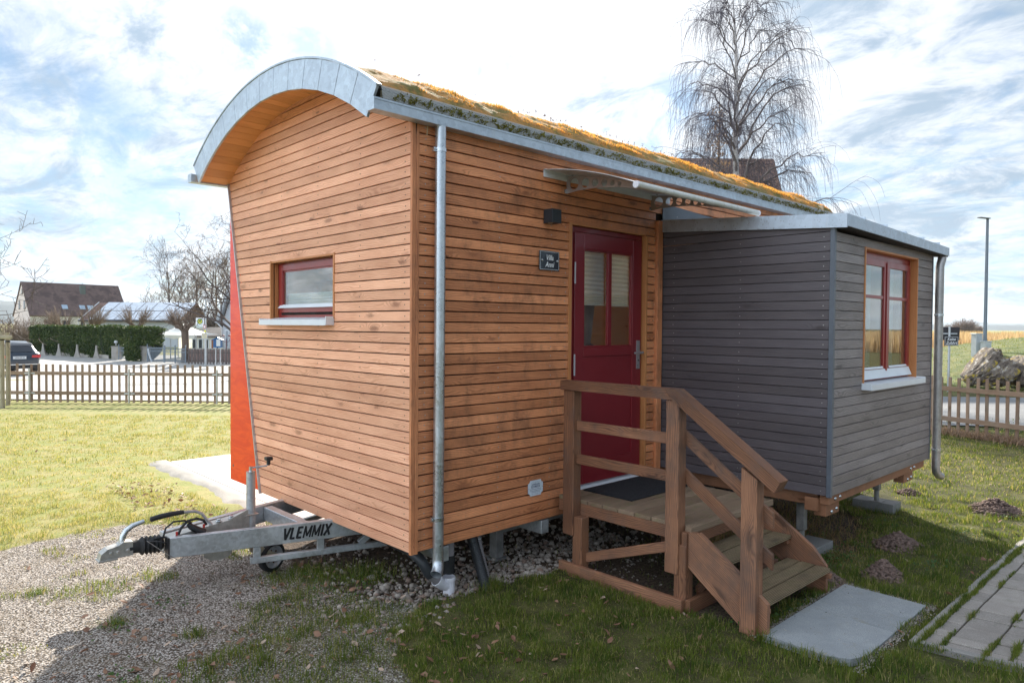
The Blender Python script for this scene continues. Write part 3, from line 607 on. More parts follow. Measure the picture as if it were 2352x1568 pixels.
# ---- gable window
def gwin():
    xf=.066; b=MB()
    b.box(-.006,xf,2.030,2.048,1.835,2.320,2); b.box(-.006,xf,.972,.990,1.835,2.320,2); b.box(.0,xf,.9905,2.0295,2.302,2.318,1)
    b.build('window_reveal',lining,house,bevel=.0015)
    b=MB(); y0,y1,z0,z1=.9905,2.0295,1.845,2.3015
    fw=.05
    b.box(xf,xf+.06,y1-fw,y1,z0,z1,2); b.box(xf,xf+.06,y0,y0+fw,z0,z1,2); b.box(xf,xf+.06,y0+fw,y1-fw,z1-.022,z1,1); b.box(xf,xf+.06,y0+fw,y1-fw,z0,z0+.022,1)
    win=b.build('window',redw,house,bevel=.002)
    b=MB(); sy0,sy1,sz0,sz1=y0+fw-.02,y1-fw+.012,1.888,2.285; x=xf-.014; s=.062
    for (a,c,d,e,ax) in ((sy1-s,sy1,sz0,sz1,2),(sy0,sy0+s,sz0,sz1,2),(sy0+s,sy1-s,sz1-s*.8,sz1,1),(sy0+s,sy1-s,sz0,sz0+s*.8,1)): b.box(x,xf-.001,a,c,d,e,ax)
    s2=.012
    for (a,c,d,e) in ((sy1-s-s2,sy1-s,sz0+.05,sz1-.05),(sy0+s,sy0+s+s2,sz0+.05,sz1-.05),(sy0+s,sy1-s,sz1-.05-s2,sz1-.05)): b.box(x+.008,xf-.002,a,c,d,e)
    b.build('sash',redw,win,bevel=.002)
    b=MB(); b.box(xf-.004,xf+.0,sy0+.06,sy1-.06,sz0+.04,sz1-.045); b.build('pane',glass,win)
    b=MB(); b.prism([(x-.022,sy0+.01,1.925),(x+.004,sy0+.01,1.953),(x+.004,sy0+.01,1.925)],(0,1,0),sy1-sy0-.03); b.build('drip_bar',white,win)
    b=MB(); b.box(xf+.004,xf+.02,y0+fw,y1-fw,1.868,1.888); b.build('vent_gap',dark,win)
    b=MB(); b.prism([(-.068,.990,1.826),(.064,.990,1.846),(.064,.990,1.842),(-.066,.990,1.822)],(0,1,0),1.118); b.box(-.070,-.066,.985,2.115,1.783,1.827); b.box(-.068,.0,.978,.987,1.786,1.850); b.box(-.068,.0,2.108,2.117,1.786,1.838)
    b.build('sill',white,win,bevel=.0015)
    # half-lowered pleated blind (bottom part) behind the glass
    b=MB(); yy0,yy1=1.0,1.93
    for k in range(9):
        z=1.93+k*.0115; b.poly([(.10+(k%2)*.012,yy0,z),(.10+(k%2)*.012,yy1,z),(.10+((k+1)%2)*.012,yy1,z+.0115),(.10+((k+1)%2)*.012,yy0,z+.0115)])
    b.box(.098,.116,yy0,yy1,2.034,2.045); b.build('blind',blind,win)
gwin()
# ---- door
def door():
    b=MB(); b.box(1.480,1.514,-.006,.055,.462,2.60,2); b.box(2.490,2.512,-.006,.055,.50,2.587,2); b.box(1.5145,2.4895,.002,.055,2.586,2.602,0)
    b.build('door_lining',lining,house,bevel=.0015)
    b=MB(); yb=.045
    b.box(1.5145,1.585,yb,yb+.06,.50,2.5855,2); b.box(2.462,2.4895,yb,yb+.06,.50,2.5855,2); b.box(1.5855,2.4615,yb,yb+.06,2.545,2.5855,0)
    b.build('door_frame',redp,house,bevel=.002)
    d=MB(); X0,X1,Z0,Z1=1.588,2.466,.515,2.540; ys=.030; yd=.072; gx0,gx1,gz0,gz1=1.700,2.345,1.622,2.415
    d.box(X0,gx0,ys,yd,Z0,Z1,2); d.box(gx1,X1,ys,yd,Z0,Z1,2); d.box(gx0+.0005,gx1-.0005,ys,yd,gz1,Z1,0); d.box(gx0+.0005,gx1-.0005,ys,yd,1.548,gz0,0); d.box(gx0+.0005,gx1-.0005,ys,yd,Z0,.70,0)
    d.box(gx0,gx1,ys+.010,yd-.002,.70,1.548,0)
    leaf=d.build('door',redp,house,bevel=.0025)
    b=MB(); s=.014
    for (a,c,e,f) in ((gx0,gx0+s,gz0,gz1),(gx1-s,gx1,gz0,gz1),(gx0+s,gx1-s,gz1-s,gz1),(gx0+s,gx1-s,gz0,gz0+s)): b.box(a+.0005,c-.0005,ys+.006,ys+.028,e+.0005,f-.0005)
    b.box(2.005,2.052,ys-.002,ys+.024,gz0+s,gz1-s,2); b.build('glazing_bar',redp,leaf,bevel=.002)
    b=MB(); b.box(gx0+.01,gx1-.01,ys+.030,ys+.036,gz0+.01,gz1-.01); b.build('pane',glassd,leaf)
    b=MB(); b.box(2.402,2.444,ys-.009,ys-.0005,1.425,1.672); b.tube([(2.424,ys-.009,1.568),(2.424,ys-.052,1.568)],.0095,12); b.tube([(2.430,ys-.052,1.568),(2.40,ys-.055,1.568),(2.315,ys-.05,1.565)],[.0115,.0115,.0095],12); b.disc((2.423,ys-.0095,1.50),(0,-1,0),.008,12,1); b.box(2.405,2.441,ys-.010,ys-.0092,1.43,1.47)
    b.build('handle',[alu,black],leaf,bevel=.002,smooth=35)
    for z in (2.13,1.40,.75): b=MB(); b.box(1.5845,1.5875,ys-.012,ys+.002,z,z+.17); b.build('hinge',white,leaf)
    # blinds: two pleated blinds down to z 2.0
    for (a,c) in ((1.70,2.012),(2.035,2.345)):
        b=MB(); z=2.40; k=0
        while z>1.985:
            st=.0185 if z>2.06 else .007
            b.poly([(a,.076+(k%2)*.012,z),(c,.076+(k%2)*.012,z),(c,.076+((k+1)%2)*.012,z-st),(a,.076+((k+1)%2)*.012,z-st)]); z-=st; k+=1
        b.box(a,c,.075,.092,z-.014,z); b.build('blind',blind,leaf)
    b=MB(); b.prism([(1.516,.0,.475),(1.516,.072,.512),(1.516,.072,.44),(1.516,.0,.44)],(1,0,0),.972); b.prism([(1.50,-.045,.470),(1.50,-.001,.477),(1.50,-.001,.432),(1.50,-.045,.432)],(1,0,0),.99)
    b.build('threshold',white,house,bevel=.0015)
    # curtain, tied back, just inside
    b=MB(); n=14
    def prof(z):
        t=(2.45-z)/.85; return .12*(1-t)**1.3+.045 if z>1.66 else .06
    zs=[2.5-i*.05 for i in range(22)]
    for q in range(len(zs)-1):
        for k in range(n):
            def P(z,k):
                wd=.30*max(.28,1-abs(z-1.62 if z<1.62 else (2.5-z)*.85)); x=1.93+(k/n-.35)*wd*.9; return (x,.20+.018*math.sin(k*2.2)+0*z,z)
            b.poly([P(zs[q],k),P(zs[q],k+1),P(zs[q+1],k+1),P(zs[q+1],k)])
    b.build('curtain',curtain,house,smooth=True)
door()
# trim posts by the annex junction
b=MB(); b.box(2.634,2.706,-.028,.02,.47,2.735,2); b.build('trim_post',larch_w,house,bevel=.003)
b=MB(); b.prism([(2.722,-.006,2.74),(5.0,-.006,2.74),(5.0,-.006,2.80),(2.722,-.006,2.90)],(0,-1,0),.004,r=.4); b.disc((2.95,-.011,2.80),(0,-1,0),.006,8,1); b.build('flashing',[anth,screwm],house)
# ------------------------------------------------------------------ wall lamp, name plates, canopy
t=thing('wall_lamp','small black cube wall lamp left of the red door','wall lamp',(1.233,-.001,2.61))
b=MB(); b.box(1.183,1.283,-.102,-.012,2.558,2.660); b.box(1.195,1.271,-.0119,-.0005,2.57,2.648); b.build('lamp_body',lampm,t,bevel=.0015)
b=MB(); b.disc((1.215,-.05,2.5575),(0,0,-1),.02,16); b.build('lens',whitep,t)
RX=Matrix.Rotation(PI/2,3,'X')
t=thing('name_plate','square black glass name plate reading Villa Anni in white script','sign',(1.245,-.002,2.283))
b=MB(); b.box(1.137,1.353,-.018,-.013,2.210,2.356); b.build('plate',signb,t,bevel=.001)
b=MB()
for (a,c,d,e) in ((1.143,1.347,2.2155,2.2175),(1.143,1.347,2.3485,2.3505),(1.143,1.145,2.2176,2.3484),(1.345,1.347,2.2176,2.3484)): b.box(a,c,-.0188,-.0182,d,e)
b.build('border',signw,t)
for x in (1.163,1.327): b=MB(); b.lathe((x,-.003,2.283),(0,-1,0),[(0,.006),(.016,.006),(.018,.0095),(.024,.008),(.025,0)],14); b.build('stand_off',alu,t,smooth=True)
text('Villa',.056,signw,(1.245,-.0188,2.304),RX,t,shear=.28,bold=.0006,sx=.86); text('Anni',.056,signw,(1.245,-.0188,2.252),RX,t,shear=.28,bold=.0006,sx=.86)
def plate():
    t=thing('maker_plate','small white enamel maker plate with notched corners, low on the boards','sign',(1.12,-.002,.585))
    x0,x1,z0,z1=1.042,1.198,.527,.643; q=.022; pts=[]
    for (cx,cz,a0) in ((x1,z1,270),(x0,z1,0),(x0,z0,90),(x1,z0,180)):
        pts+=[(cx+q*math.cos(math.radians(a0-k*18)),cz+q*math.sin(math.radians(a0-k*18))) for k in range(6)]
    pts=[(x,-.010,z) for x,z in pts][::-1]
    b=MB(); b.prism(pts,(0,-1,0),.003,r=.5); b.disc((1.050,-.0135,.583),(0,-1,0),.003,8,1); b.disc((1.190,-.0135,.588),(0,-1,0),.003,8,1); b.build('plate',[enamel,black],t)
    y=-.0138; blue=plain('blue_grey_ink',(.10,.12,.19),.6)
    text('SCHÄFERWAGEN',.0150,blue,(1.120,y,.6125),RX,t,bold=.0001,sx=.72); text('SCHMIEDE',.0235,blue,(1.120,y,.5945),RX,t,bold=.0001,sx=.86)
    for z,wd,s_ in ((.6275,.09,.6),(.577,.118,1.3),(.5655,.118,1.3),(.5555,.088,1.3),(.5425,.09,.6)):
        b=MB(); x=1.12-wd/2
        while x<1.12+wd/2: l=random.uniform(.004,.011); b.box(x,min(x+l,1.12+wd/2),y,y+.0003,z-.0012*s_,z+.0012*s_); x+=l+.0022
        b.build('small_print',blue,t)
plate()
def canopy():
    t=thing('door_canopy','thin arched door canopy on two steel brackets with round holes','canopy',(2.0,0,2.93))
    X0,X1,PRJ=1.185,2.81,.865
    def cz(y): u=-y/PRJ; return 2.953-.09*u-.13*u*u
    b=MB(); b.box(X0,X1+.02,-.012,-.003,2.905,2.962); b.box(X0,X1+.02,-.03,-.0125,2.953,2.962); b.build('wall_rail',white,t,bevel=.001)
    b=MB(); n=14
    for i in range(n):
        y0,y1=-.005-(PRJ-.005)*i/n,-.005-(PRJ-.005)*(i+1)/n; P=[(x,y,cz(y)+dz) for dz in (.004,.008) for y in (y0,y1) for x in (X0,X1)]
        b.hexa([P[0],P[1],P[2],P[3],P[4],P[5],P[6],P[7]],0)
    b.build('canopy_sheet',canopyg,t)
    for bx in (1.445,2.552):
        b=MB(); n=18; holes=[(-.083,.043),(-.193,.037),(-.29,.031),(-.376,.027),(-.452,.022),(-.517,.018)]
        def zt(y): return cz(y)-.006
        def zb(y): return float(np.interp(-y,[0,.1,.26,.35,.5,.58,.66,.85],[2.812,2.822,2.821,2.814,2.797,2.782,2.765,2.725]))
        xs=[]
        # strips above and below the holes, solid webs between
        def strip(y0,y1,f0,f1,g0,g1):
            for x in (bx,):
                b.hexa([(bx-.002,y0,f0),(bx+.002,y0,f0),(bx-.002,y1,g0),(bx+.002,y1,g0),(bx-.002,y0,f1),(bx+.002,y0,f1),(bx-.002,y1,g1),(bx+.002,y1,g1)],1,r=.5)
        ycur=-.004
        for (hy,hr) in holes:
            ya=hy+hr; strip(ycur,ya,zb(ycur),zt(ycur),zb(ya),zt(ya))
            c=(zb(hy)+zt(hy))/2; m_=14; prev=ya
            for k in range(1,m_+1):
                y=hy+hr*math.cos(PI*k/m_); h0=math.sqrt(max(0,hr*hr-(prev-hy)**2)); h1=math.sqrt(max(0,hr*hr-(y-hy)**2))
                strip(prev,y,zb(prev),c-h0,zb(y),c-h1); strip(prev,y,c+h0,zt(prev),c+h1,zt(y)); prev=y
            ycur=prev
        yy=ycur
        while yy>-.845: y2=max(-.85,yy-.05); strip(yy,y2,min(zb(yy),zt(yy)-.004),zt(yy),min(zb(y2),zt(y2)-.004),zt(y2)); yy=y2
        br=b.build('bracket',bracketm,t)
        for z in (2.83,2.94): b=MB(); b.box(bx-.024,bx-.003,-.006,-.002,z-.014,z+.014); b.lathe((bx-.014,-.006,z),(0,-1,0),[(0,.007),(.006,.007),(.006,0)],8); b.build('bracket_foot',zincplate,br)
        b=MB(); b.lathe((bx+.006,-.06,2.93),(0,0,1),[(0,.009),(.02,.009),(.02,0)],8); b.build('bracket_bolt',zincplate,br)
    b=MB(); z=cz(-PRJ)-.006; b.tube([(X0,-PRJ,z),(X1,-PRJ,z)],.021,16); b.box(X0,X1-.0,-PRJ-.004,-PRJ+.02,z+.018,z+.024); tb=b.build('edge_tube',plain('pale_tube',(.62,.62,.58),.3,var=.05,dirt=.35,dirtc=(.36,.34,.16),coat=.3),t,smooth=40)
    b=MB(); b.tube([(X0-.018,-PRJ,z),(X0-.0005,-PRJ,z)],.024,16); b.build('end_cap',whitep,t,smooth=40); b=MB(); b.tube([(X1+.0005,-PRJ,z),(X1+.018,-PRJ,z)],.024,16); b.build('end_cap',whitep,t,smooth=40)
canopy()
# ------------------------------------------------------------------ grey annex on posts
AX0,AX1,AY,AZ0,AZ1=2.724,5.052,-1.524,.530,2.52
annex=thing('side_annex','dark grey boarded flat-roofed annex on posts with a red window','annex',(3.9,-.8,G))
def an():
    ap=(2.515-AZ0)/27
    b=MB(); z=AZ0
    for k in range(29):
        z0=z;z1=z+ap-.0045; z+=ap
        if z0>2.66: break
        y0=AY+.03; 
        # top boards are cut by the sloping roof
        top=lambda y: 2.635+(y)*.065
        ye=y0 if z0<=top(AY) else min(-.03,max(y0,(z0-2.635)/.065))
        if z0<top(0)-.002: b.box(AX0,AX0+.02,ye,-.002,z0,z1,1)
        for yy in (-.135,-.77,-1.45):
            if z1<top(yy): b.disc((AX0-.0008,yy+random.uniform(-.004,.004),(z0+z1)/2+random.uniform(-.003,.003)),(-1,0,0),.0040,8,1)
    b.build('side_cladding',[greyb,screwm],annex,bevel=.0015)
    b=MB(); z=AZ0; wx0,wx1,wz0,wz1=3.318,4.605,1.31,2.445
    for k in range(27):
        z0=z;z1=z+ap-.0045; z+=ap
        segs=[(AX0+.03,AX1-.008)]
        if z1>wz0+.03 and z0<wz1-.02: segs=[(AX0+.03,wx0),(wx1,AX1-.008)]
        for a,c in segs: b.box(a,c,AY,AY+.02,z0,z1,0)
        for xx in (AX0+.07,wx0-.04,3.9,wx1+.05,AX1-.05):
            if any(a<xx<c for a,c in segs): b.disc((xx,AY-.0015,(z0+z1)/2),(0,-1,0),.0038,8,1)
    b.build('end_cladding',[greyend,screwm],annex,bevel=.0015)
    b=MB(); b.box(AX0-.006,AX0+.0285,AY-.006,AY+.0285,AZ0-.008,2.545,2)
    for z in (.75,1.1,1.45,1.8,2.15,2.45): b.disc((AX0+.012,AY-.0075,z),(0,-1,0),.0035,8,1)
    b.build('corner_trim',[anthlight,nailblack],annex,bevel=.002)
    b=MB(); b.box(AX1-.006,AX1+.012,AY-.004,AY+.03,AZ0-.008,2.52,2); b.build('corner_trim',anth,annex,bevel=.001)
    # shell
    b=MB(); b.box(AX0+.022,AX0+.03,AY+.03,0,AZ0,2.5); 
    for (x0,x1,z0,z1) in ((AX0+.03,3.33,AZ0,2.5),(4.59,AX1-.03,AZ0,2.5),(3.33,4.59,AZ0,1.33),(3.33,4.59,2.43,2.5)): b.box(x0,x1,AY+.022,AY+.03,z0,z1)
    b.box(AX1-.03,AX1,AY+.03,0,AZ0,2.5); b.build('wall_shell',dark,annex)
    b=MB(); b.box(AX0+.04,AX0+.05,AY+.1,0,AZ0+.05,2.5); b.box(AX1-.05,AX1-.04,AY+.1,-.9,AZ0+.05,2.5); b.box(AX1-.05,AX1-.04,-.9,-.35,AZ0+.05,1.3);b.box(AX1-.05,AX1-.04,-.35,0,AZ0+.05,2.5); b.box(AX0+.04,AX1-.04,AY+.04,.0,AZ0+.03,AZ0+.05); b.box(AX0+.04,AX1-.04,AY+.04,0,2.46,2.49)
    for (x0,x1,z0,z1) in ((AX0+.05,3.33,AZ0+.05,2.46),(4.59,AX1-.05,AZ0+.05,2.46),(3.33,4.59,AZ0+.05,1.33),(3.33,4.59,2.43,2.46)): b.box(x0,x1,AY+.10,AY+.11,z0,z1)
    b.build('inner_lining',pinein,annex)
    # roof with zinc fascia, slopes to the far end
    zr=lambda x,y:2.742+y*.072-(x-AX0)*.018
    b=MB(); X0,X1,Y1=AX0-.028,5.20,AY-.10
    P=[(x,y,zr(x,y)+dz) for dz in (-.09,-.006) for y in (Y1+.01,-.008) for x in (X0+.012,X1-.01)]; b.hexa(P,0); b.build('roof_deck',dark,annex)
    b=MB()
    b.prism([(X0,-.010,zr(X0,0)-.105),(X0,Y1,zr(X0,Y1)-.098),(X0,Y1,zr(X0,Y1)+.004),(X0,-.010,zr(X0,0)+.004)],(1,0,0),.012,r=.5)
    b.prism([(X0+.0125,Y1,zr(X0,Y1)-.085),(X1,Y1,zr(X1,Y1)-.078),(X1,Y1,zr(X1,Y1)-.0),(X0+.0125,Y1,zr(X0,Y1)+.004)],(0,1,0),.01,r=.3)
    b.prism([(X1,Y1+.0105,zr(X1,Y1)-.08),(X1,-.01,zr(X1,0)-.08),(X1,-.01,zr(X1,0)),(X1,Y1+.0105,zr(X1,Y1))],(-1,0,0),.01,r=.3)
    for i in range(5):
        x=X0+.35+i*.46; P=[(xx,y,zr(x,y)+dz) for dz in (-.004,.022) for y in (Y1-.002,-.02) for xx in (x,x+.008)]; b.hexa(P,1)
    P=[(x,y,zr(x,y)+dz) for dz in (-.0055,.002) for y in (Y1+.011,-.012) for x in (X0+.013,X1-.011)]; b.hexa(P,0)
    b.build('roof_edging',annexzinc,annex,bevel=.001)
    # beams and bolted blocks
    b=MB(); b.box(2.80,2.88,-1.40,.3,.425,.518,1); b.box(4.72,4.80,-1.42,.3,.42,.518,1); b.box(2.76,4.98,-1.50,-1.43,.455,.525,0); b.build('floor_beam',glulam,annex,bevel=.003)
    for (x0,x1) in ((2.775,3.02),(4.50,4.74)):
        b=MB(); b.box(x0,x1,-1.475,-1.385,.36,.452,0); b.box(x0-.05,x0+.0,-1.43,-1.33,.40,.50,1)
        q=b.build('bearing_block',glulam,annex,bevel=.003)
        for (x,z) in ((x0+.10,.385),(x0+.19,.395),(x0+.10,.49),(x0+.19,.493)): b=MB(); b.lathe((x,-1.476 if z<.45 else -1.501,z),(0,-1,0),[(0,.015),(.004,.014),(.009,.008),(.010,0)],12); b.build('bolt',zincplate,q,smooth=True)
    # window
    yf=AY+.060
    b=MB(); b.box(3.318,3.336,AY-.008,yf,1.345,2.445,2); b.box(4.587,4.606,AY-.008,yf,1.345,2.445,2); b.box(3.3365,4.5865,AY-.006,yf,2.428,2.444,0); b.build('window_reveal',lining,annex,bevel=.0015)
    win=MB(); x0,x1,z0,z1=3.3365,4.5865,1.352,2.4275
    win.box(x0,x0+.06,yf,yf+.06,z0,z1,2); win.box(x1-.06,x1,yf,yf+.06,z0,z1,2); win.box(x0+.0605,x1-.0605,yf,yf+.06,z1-.075,z1,0); win.box(x0+.0605,x1-.0605,yf,yf+.06,z0,z0+.035,0)
    wn=win.build('window',redw,annex,bevel=.002)
    for (a,c) in ((3.372,3.956),(3.962,4.552)):
        b=MB(); s=.062; ya=yf-.016; zz0,zz1=1.405,2.372
        for q in ((a,a+s,zz0,zz1,2),(c-s,c,zz0,zz1,2),(a+s,c-s,zz1-s*.85,zz1,0),(a+s,c-s,zz0,zz0+s*.9,0)): b.box(q[0],q[1],ya,yf-.001,q[2],q[3],q[4])
        b.box(a+s,c-s,ya+.004,yf-.002,2.045,2.072,0)
        sh=b.build('sash',redw,wn,bevel=.002)
    b=MB(); b.box(3.43,3.90,yf-.004,yf,1.455,2.32); b.box(4.02,4.49,yf-.004,yf,1.455,2.32); b.build('pane',glass,wn)
    b=MB(); b.box(3.94,3.978,yf-.024,yf-.0165,1.41,2.36,2); b.build('mullion',redw,wn,bevel=.002)
    b=MB(); b.prism([(3.38,yf-.045,1.372),(3.38,yf-.017,1.445),(3.38,yf-.017,1.372)],(1,0,0),1.165)
    b.prism([(3.44,yf-.026,1.452),(3.44,yf-.017,1.468),(3.44,yf-.017,1.452)],(1,0,0),.44); b.prism([(4.03,yf-.026,1.452),(4.03,yf-.017,1.468),(4.03,yf-.017,1.452)],(1,0,0),.44); b.build('drip_bar',white,wn)
    b=MB(); b.prism([(3.300,AY-.075,1.338),(3.300,yf,1.352),(3.300,yf,1.346),(3.300,AY-.075,1.332)],(1,0,0),1.325); b.box(3.296,4.626,AY-.080,AY-.0755,1.296,1.342); b.box(3.294,3.3,AY-.076,AY-.001,1.298,1.352); b.box(4.6255,4.632,AY-.076,AY-.001,1.298,1.352); b.build('sill',white,wn,bevel=.0015)
    for (a,c) in ((3.80,3.90),(4.36,4.46)):
        b=MB(); 
        for k in range(10): b.box(a+k*.0095,a+k*.0095+.006,yf+.09+(k%2)*.012,yf+.10+(k%2)*.012,1.46,2.35)
        b.build('blind',blind,wn)
    # downpipe at the far corner
    b=MB(); px,py=5.135,-1.578; b.tube([(px+.005,py,2.54),(px+.004,py,2.47),(px-.02,py+.01,2.40),(px-.02,py+.01,2.2),(px-.025,py+.01,.45),(px-.022,py+.006,.40),(px-.002,py-.01,.365),(px+.035,py-.02,.352)],.038,20,False)
    p=b.build('downpipe',galv('weathered_pipe',(.40,.38,.37),.38,50,.8),annex,smooth=40); pipe_clamp(px-.02,py+.01,1.93,.038,p,(1,0,0),(-.8,.3,0)); pipe_clamp(px-.023,py+.01,.62,.038,p,(1,0,0),(-.8,.3,0))
an()
def pier(x0,x1,y0,y1,px,py,zt,label):
    t=thing('support_pier',label,'support pier',((x0+x1)/2,(y0+y1)/2,G),'supports under the annex')
    b=MB(); b.box(x0,x1,y0,y1,G-.05,G+.078); b.build('concrete_pad',blockc,t,bevel=.004)
    b=MB(); b.box(px-.032,px+.032,py-.032,py+.032,G+.19,zt); b.build('post',steel,t,bevel=.004)
    b=MB(); b.tube([(px,py,G+.084),(px,py,G+.19)],.024,14); b.box(px-.07,px+.07,py-.06,py+.06,G+.0785,G+.084); b.build('foot',steel,t,smooth=35)
pier(2.88,3.27,-1.335,-1.12,3.0,-1.19,.424,'steel post on a pale concrete pad beside the wooden steps')
pier(4.90,5.12,-1.26,-.87,4.97,-1.08,.53,'steel post on a long concrete pad below the grey annex window')
# ------------------------------------------------------------------ wooden steps
def steps():
    t=thing('wooden_steps','weathered brown wooden landing with handrail and two ribbed steps','steps',(1.9,-.9,G))
    X=1.27; S=stepw
    def part(nm,fn,m=S,bv=.004,lbl=None):
        b=MB(); fn(b); o=b.build(nm,m,t,bevel=bv); 
        if lbl: o['label']=lbl
        return o
    # posts
    part('post',lambda b:(b.box(X,X+.088,-.252,-.150,.245,1.318,2),))
    part('post',lambda b:b.box(X,X+.088,-1.152,-1.052,.19,1.318,2))
    part('post',lambda b:b.prism([(X,-1.690,G-.03),(X,-1.590,G-.03),(X,-1.590,.955),(X,-1.690,.895)],(1,0,0),.085,gdir=(0,0,1)))
    for (y0,y1,xx) in ((-.325,-.235,X+.015),(-1.205,-1.115,X+.015),(-.325,-.235,2.42),(-1.205,-1.115,2.42)): part('leg',lambda b:b.box(xx,xx+.085,y0,y1,G-.06,.385,2))
    # handrail
    part('handrail',lambda b:b.prism([(X-.012,-.128,1.320),(X-.012,-.128,1.388),(X-.012,-1.045,1.388),(X-.012,-1.100,1.320)],(1,0,0),.10,gdir=(0,1,0)))
    part('handrail',lambda b:b.prism([(X-.012,-1.047,1.3885),(X-.012,-1.125,1.3885),(X-.012,-1.835,.905),(X-.012,-1.800,.838),(X-.012,-1.102,1.3195)],(1,0,0),.105,gdir=(0,-1,-.68)))
    # mid rails
    for z in (1.06,.812): part('mid_rail',lambda b:b.box(X+.030,X+.055,-1.0515,-.2525,z-.036,z+.036,1))
    for z in (1.062,.812): part('mid_rail',lambda b:b.prism([(X+.0885,-1.10,z+.085),(X+.0885,-1.10,z-.005),(X+.0885,-1.745,z-.46),(X+.0885,-1.745,z-.37)],(1,0,0),.024,gdir=(0,-1,-.68)))
    # landing frame and deck
    part('frame_beam',lambda b:b.box(X+.0885,X+.125,-1.165,-.03,.385,.47,1)); part('frame_beam',lambda b:b.box(2.39,2.43,-1.165,-.03,.385,.47,1)); part('frame_beam',lambda b:b.box(X+.02,2.43,-1.205,-1.1655,.38,.47,0)); part('frame_beam',lambda b:b.box(X+.126,2.389,-.08,-.03,.385,.47,0))
    def deck(b):
        y=-.03
        for k in range(8): b.box(X+.090,2.455,y-.1365,y,.4705,.4985,0); y-=.142
        for k in range(8):
            for j in range(3): pass
    part('landing_boards',deck,deckw,.003)
    part('nosing',lambda b:b.box(X+.060,2.455,-1.215,-1.1665,.455,.500,0),deckw)
    part('base_beam',lambda b:b.box(X-.025,X+.012,-1.20,-.135,G-.02,.045,1)); part('base_beam',lambda b:b.box(X+.0125,2.5,-1.24,-1.206,G-.02,.045,0))
    part('brace',lambda b:b.beam((X+.08,-.30,.08),(X+.08,-1.06,.345),.022,.068)); part('brace',lambda b:b.beam((X+.9,-.2,.36),(X+.9,-1.05,.05),.022,.07)); part('brace',lambda b:b.beam((1.45,-1.19,.05),(2.2,-1.19,.36),.022,.07))
    # stringers
    for xx,ye in ((X+.04,-1.745),(2.255,-1.695)):
        sp=[(-1.206,.47),(-1.285,.482),(-1.60,.268),(ye,.158),(ye,G-.01),(-1.60,G-.01),(-1.206,.245)]; part('stringer',lambda b:b.prism([(xx,y,z) for y,z in sp],(1,0,0),.034,gdir=(0,-1,-.68)))
    def tread(z,yf,n,wd,x0,x1):
        def f(b):
            y=yf
            for k in range(n): b.box(x0,x1,y,y+wd-.008,z-.028,z,0); y+=wd
        part('tread',f,treadw,.003)
    tread(.322,-1.450,2,.145,X+.076,2.253); tread(.155,-1.725,3,.105,X+.1,2.253)
    for (z,y) in ((.29,-1.38),(.12,-1.68)):
        part('cleat',lambda b:b.box(2.218,2.2535,y-.06,y+.2,z-.03,z+.003,1)); part('cleat',lambda b:b.box(X+.0745,X+.098,y-.06,y+.2,z-.03,z+.003,1))
steps()
t=MB(); zz=.4995
t.box(1.60,2.38,-.54,-.065,zz,zz+.011); dm=t.build('doormat',matm,None,bevel=.004,loc=(2.0,-.3,zz)); tag(dm,'black rubber-backed doormat on the landing before the red door','doormat')
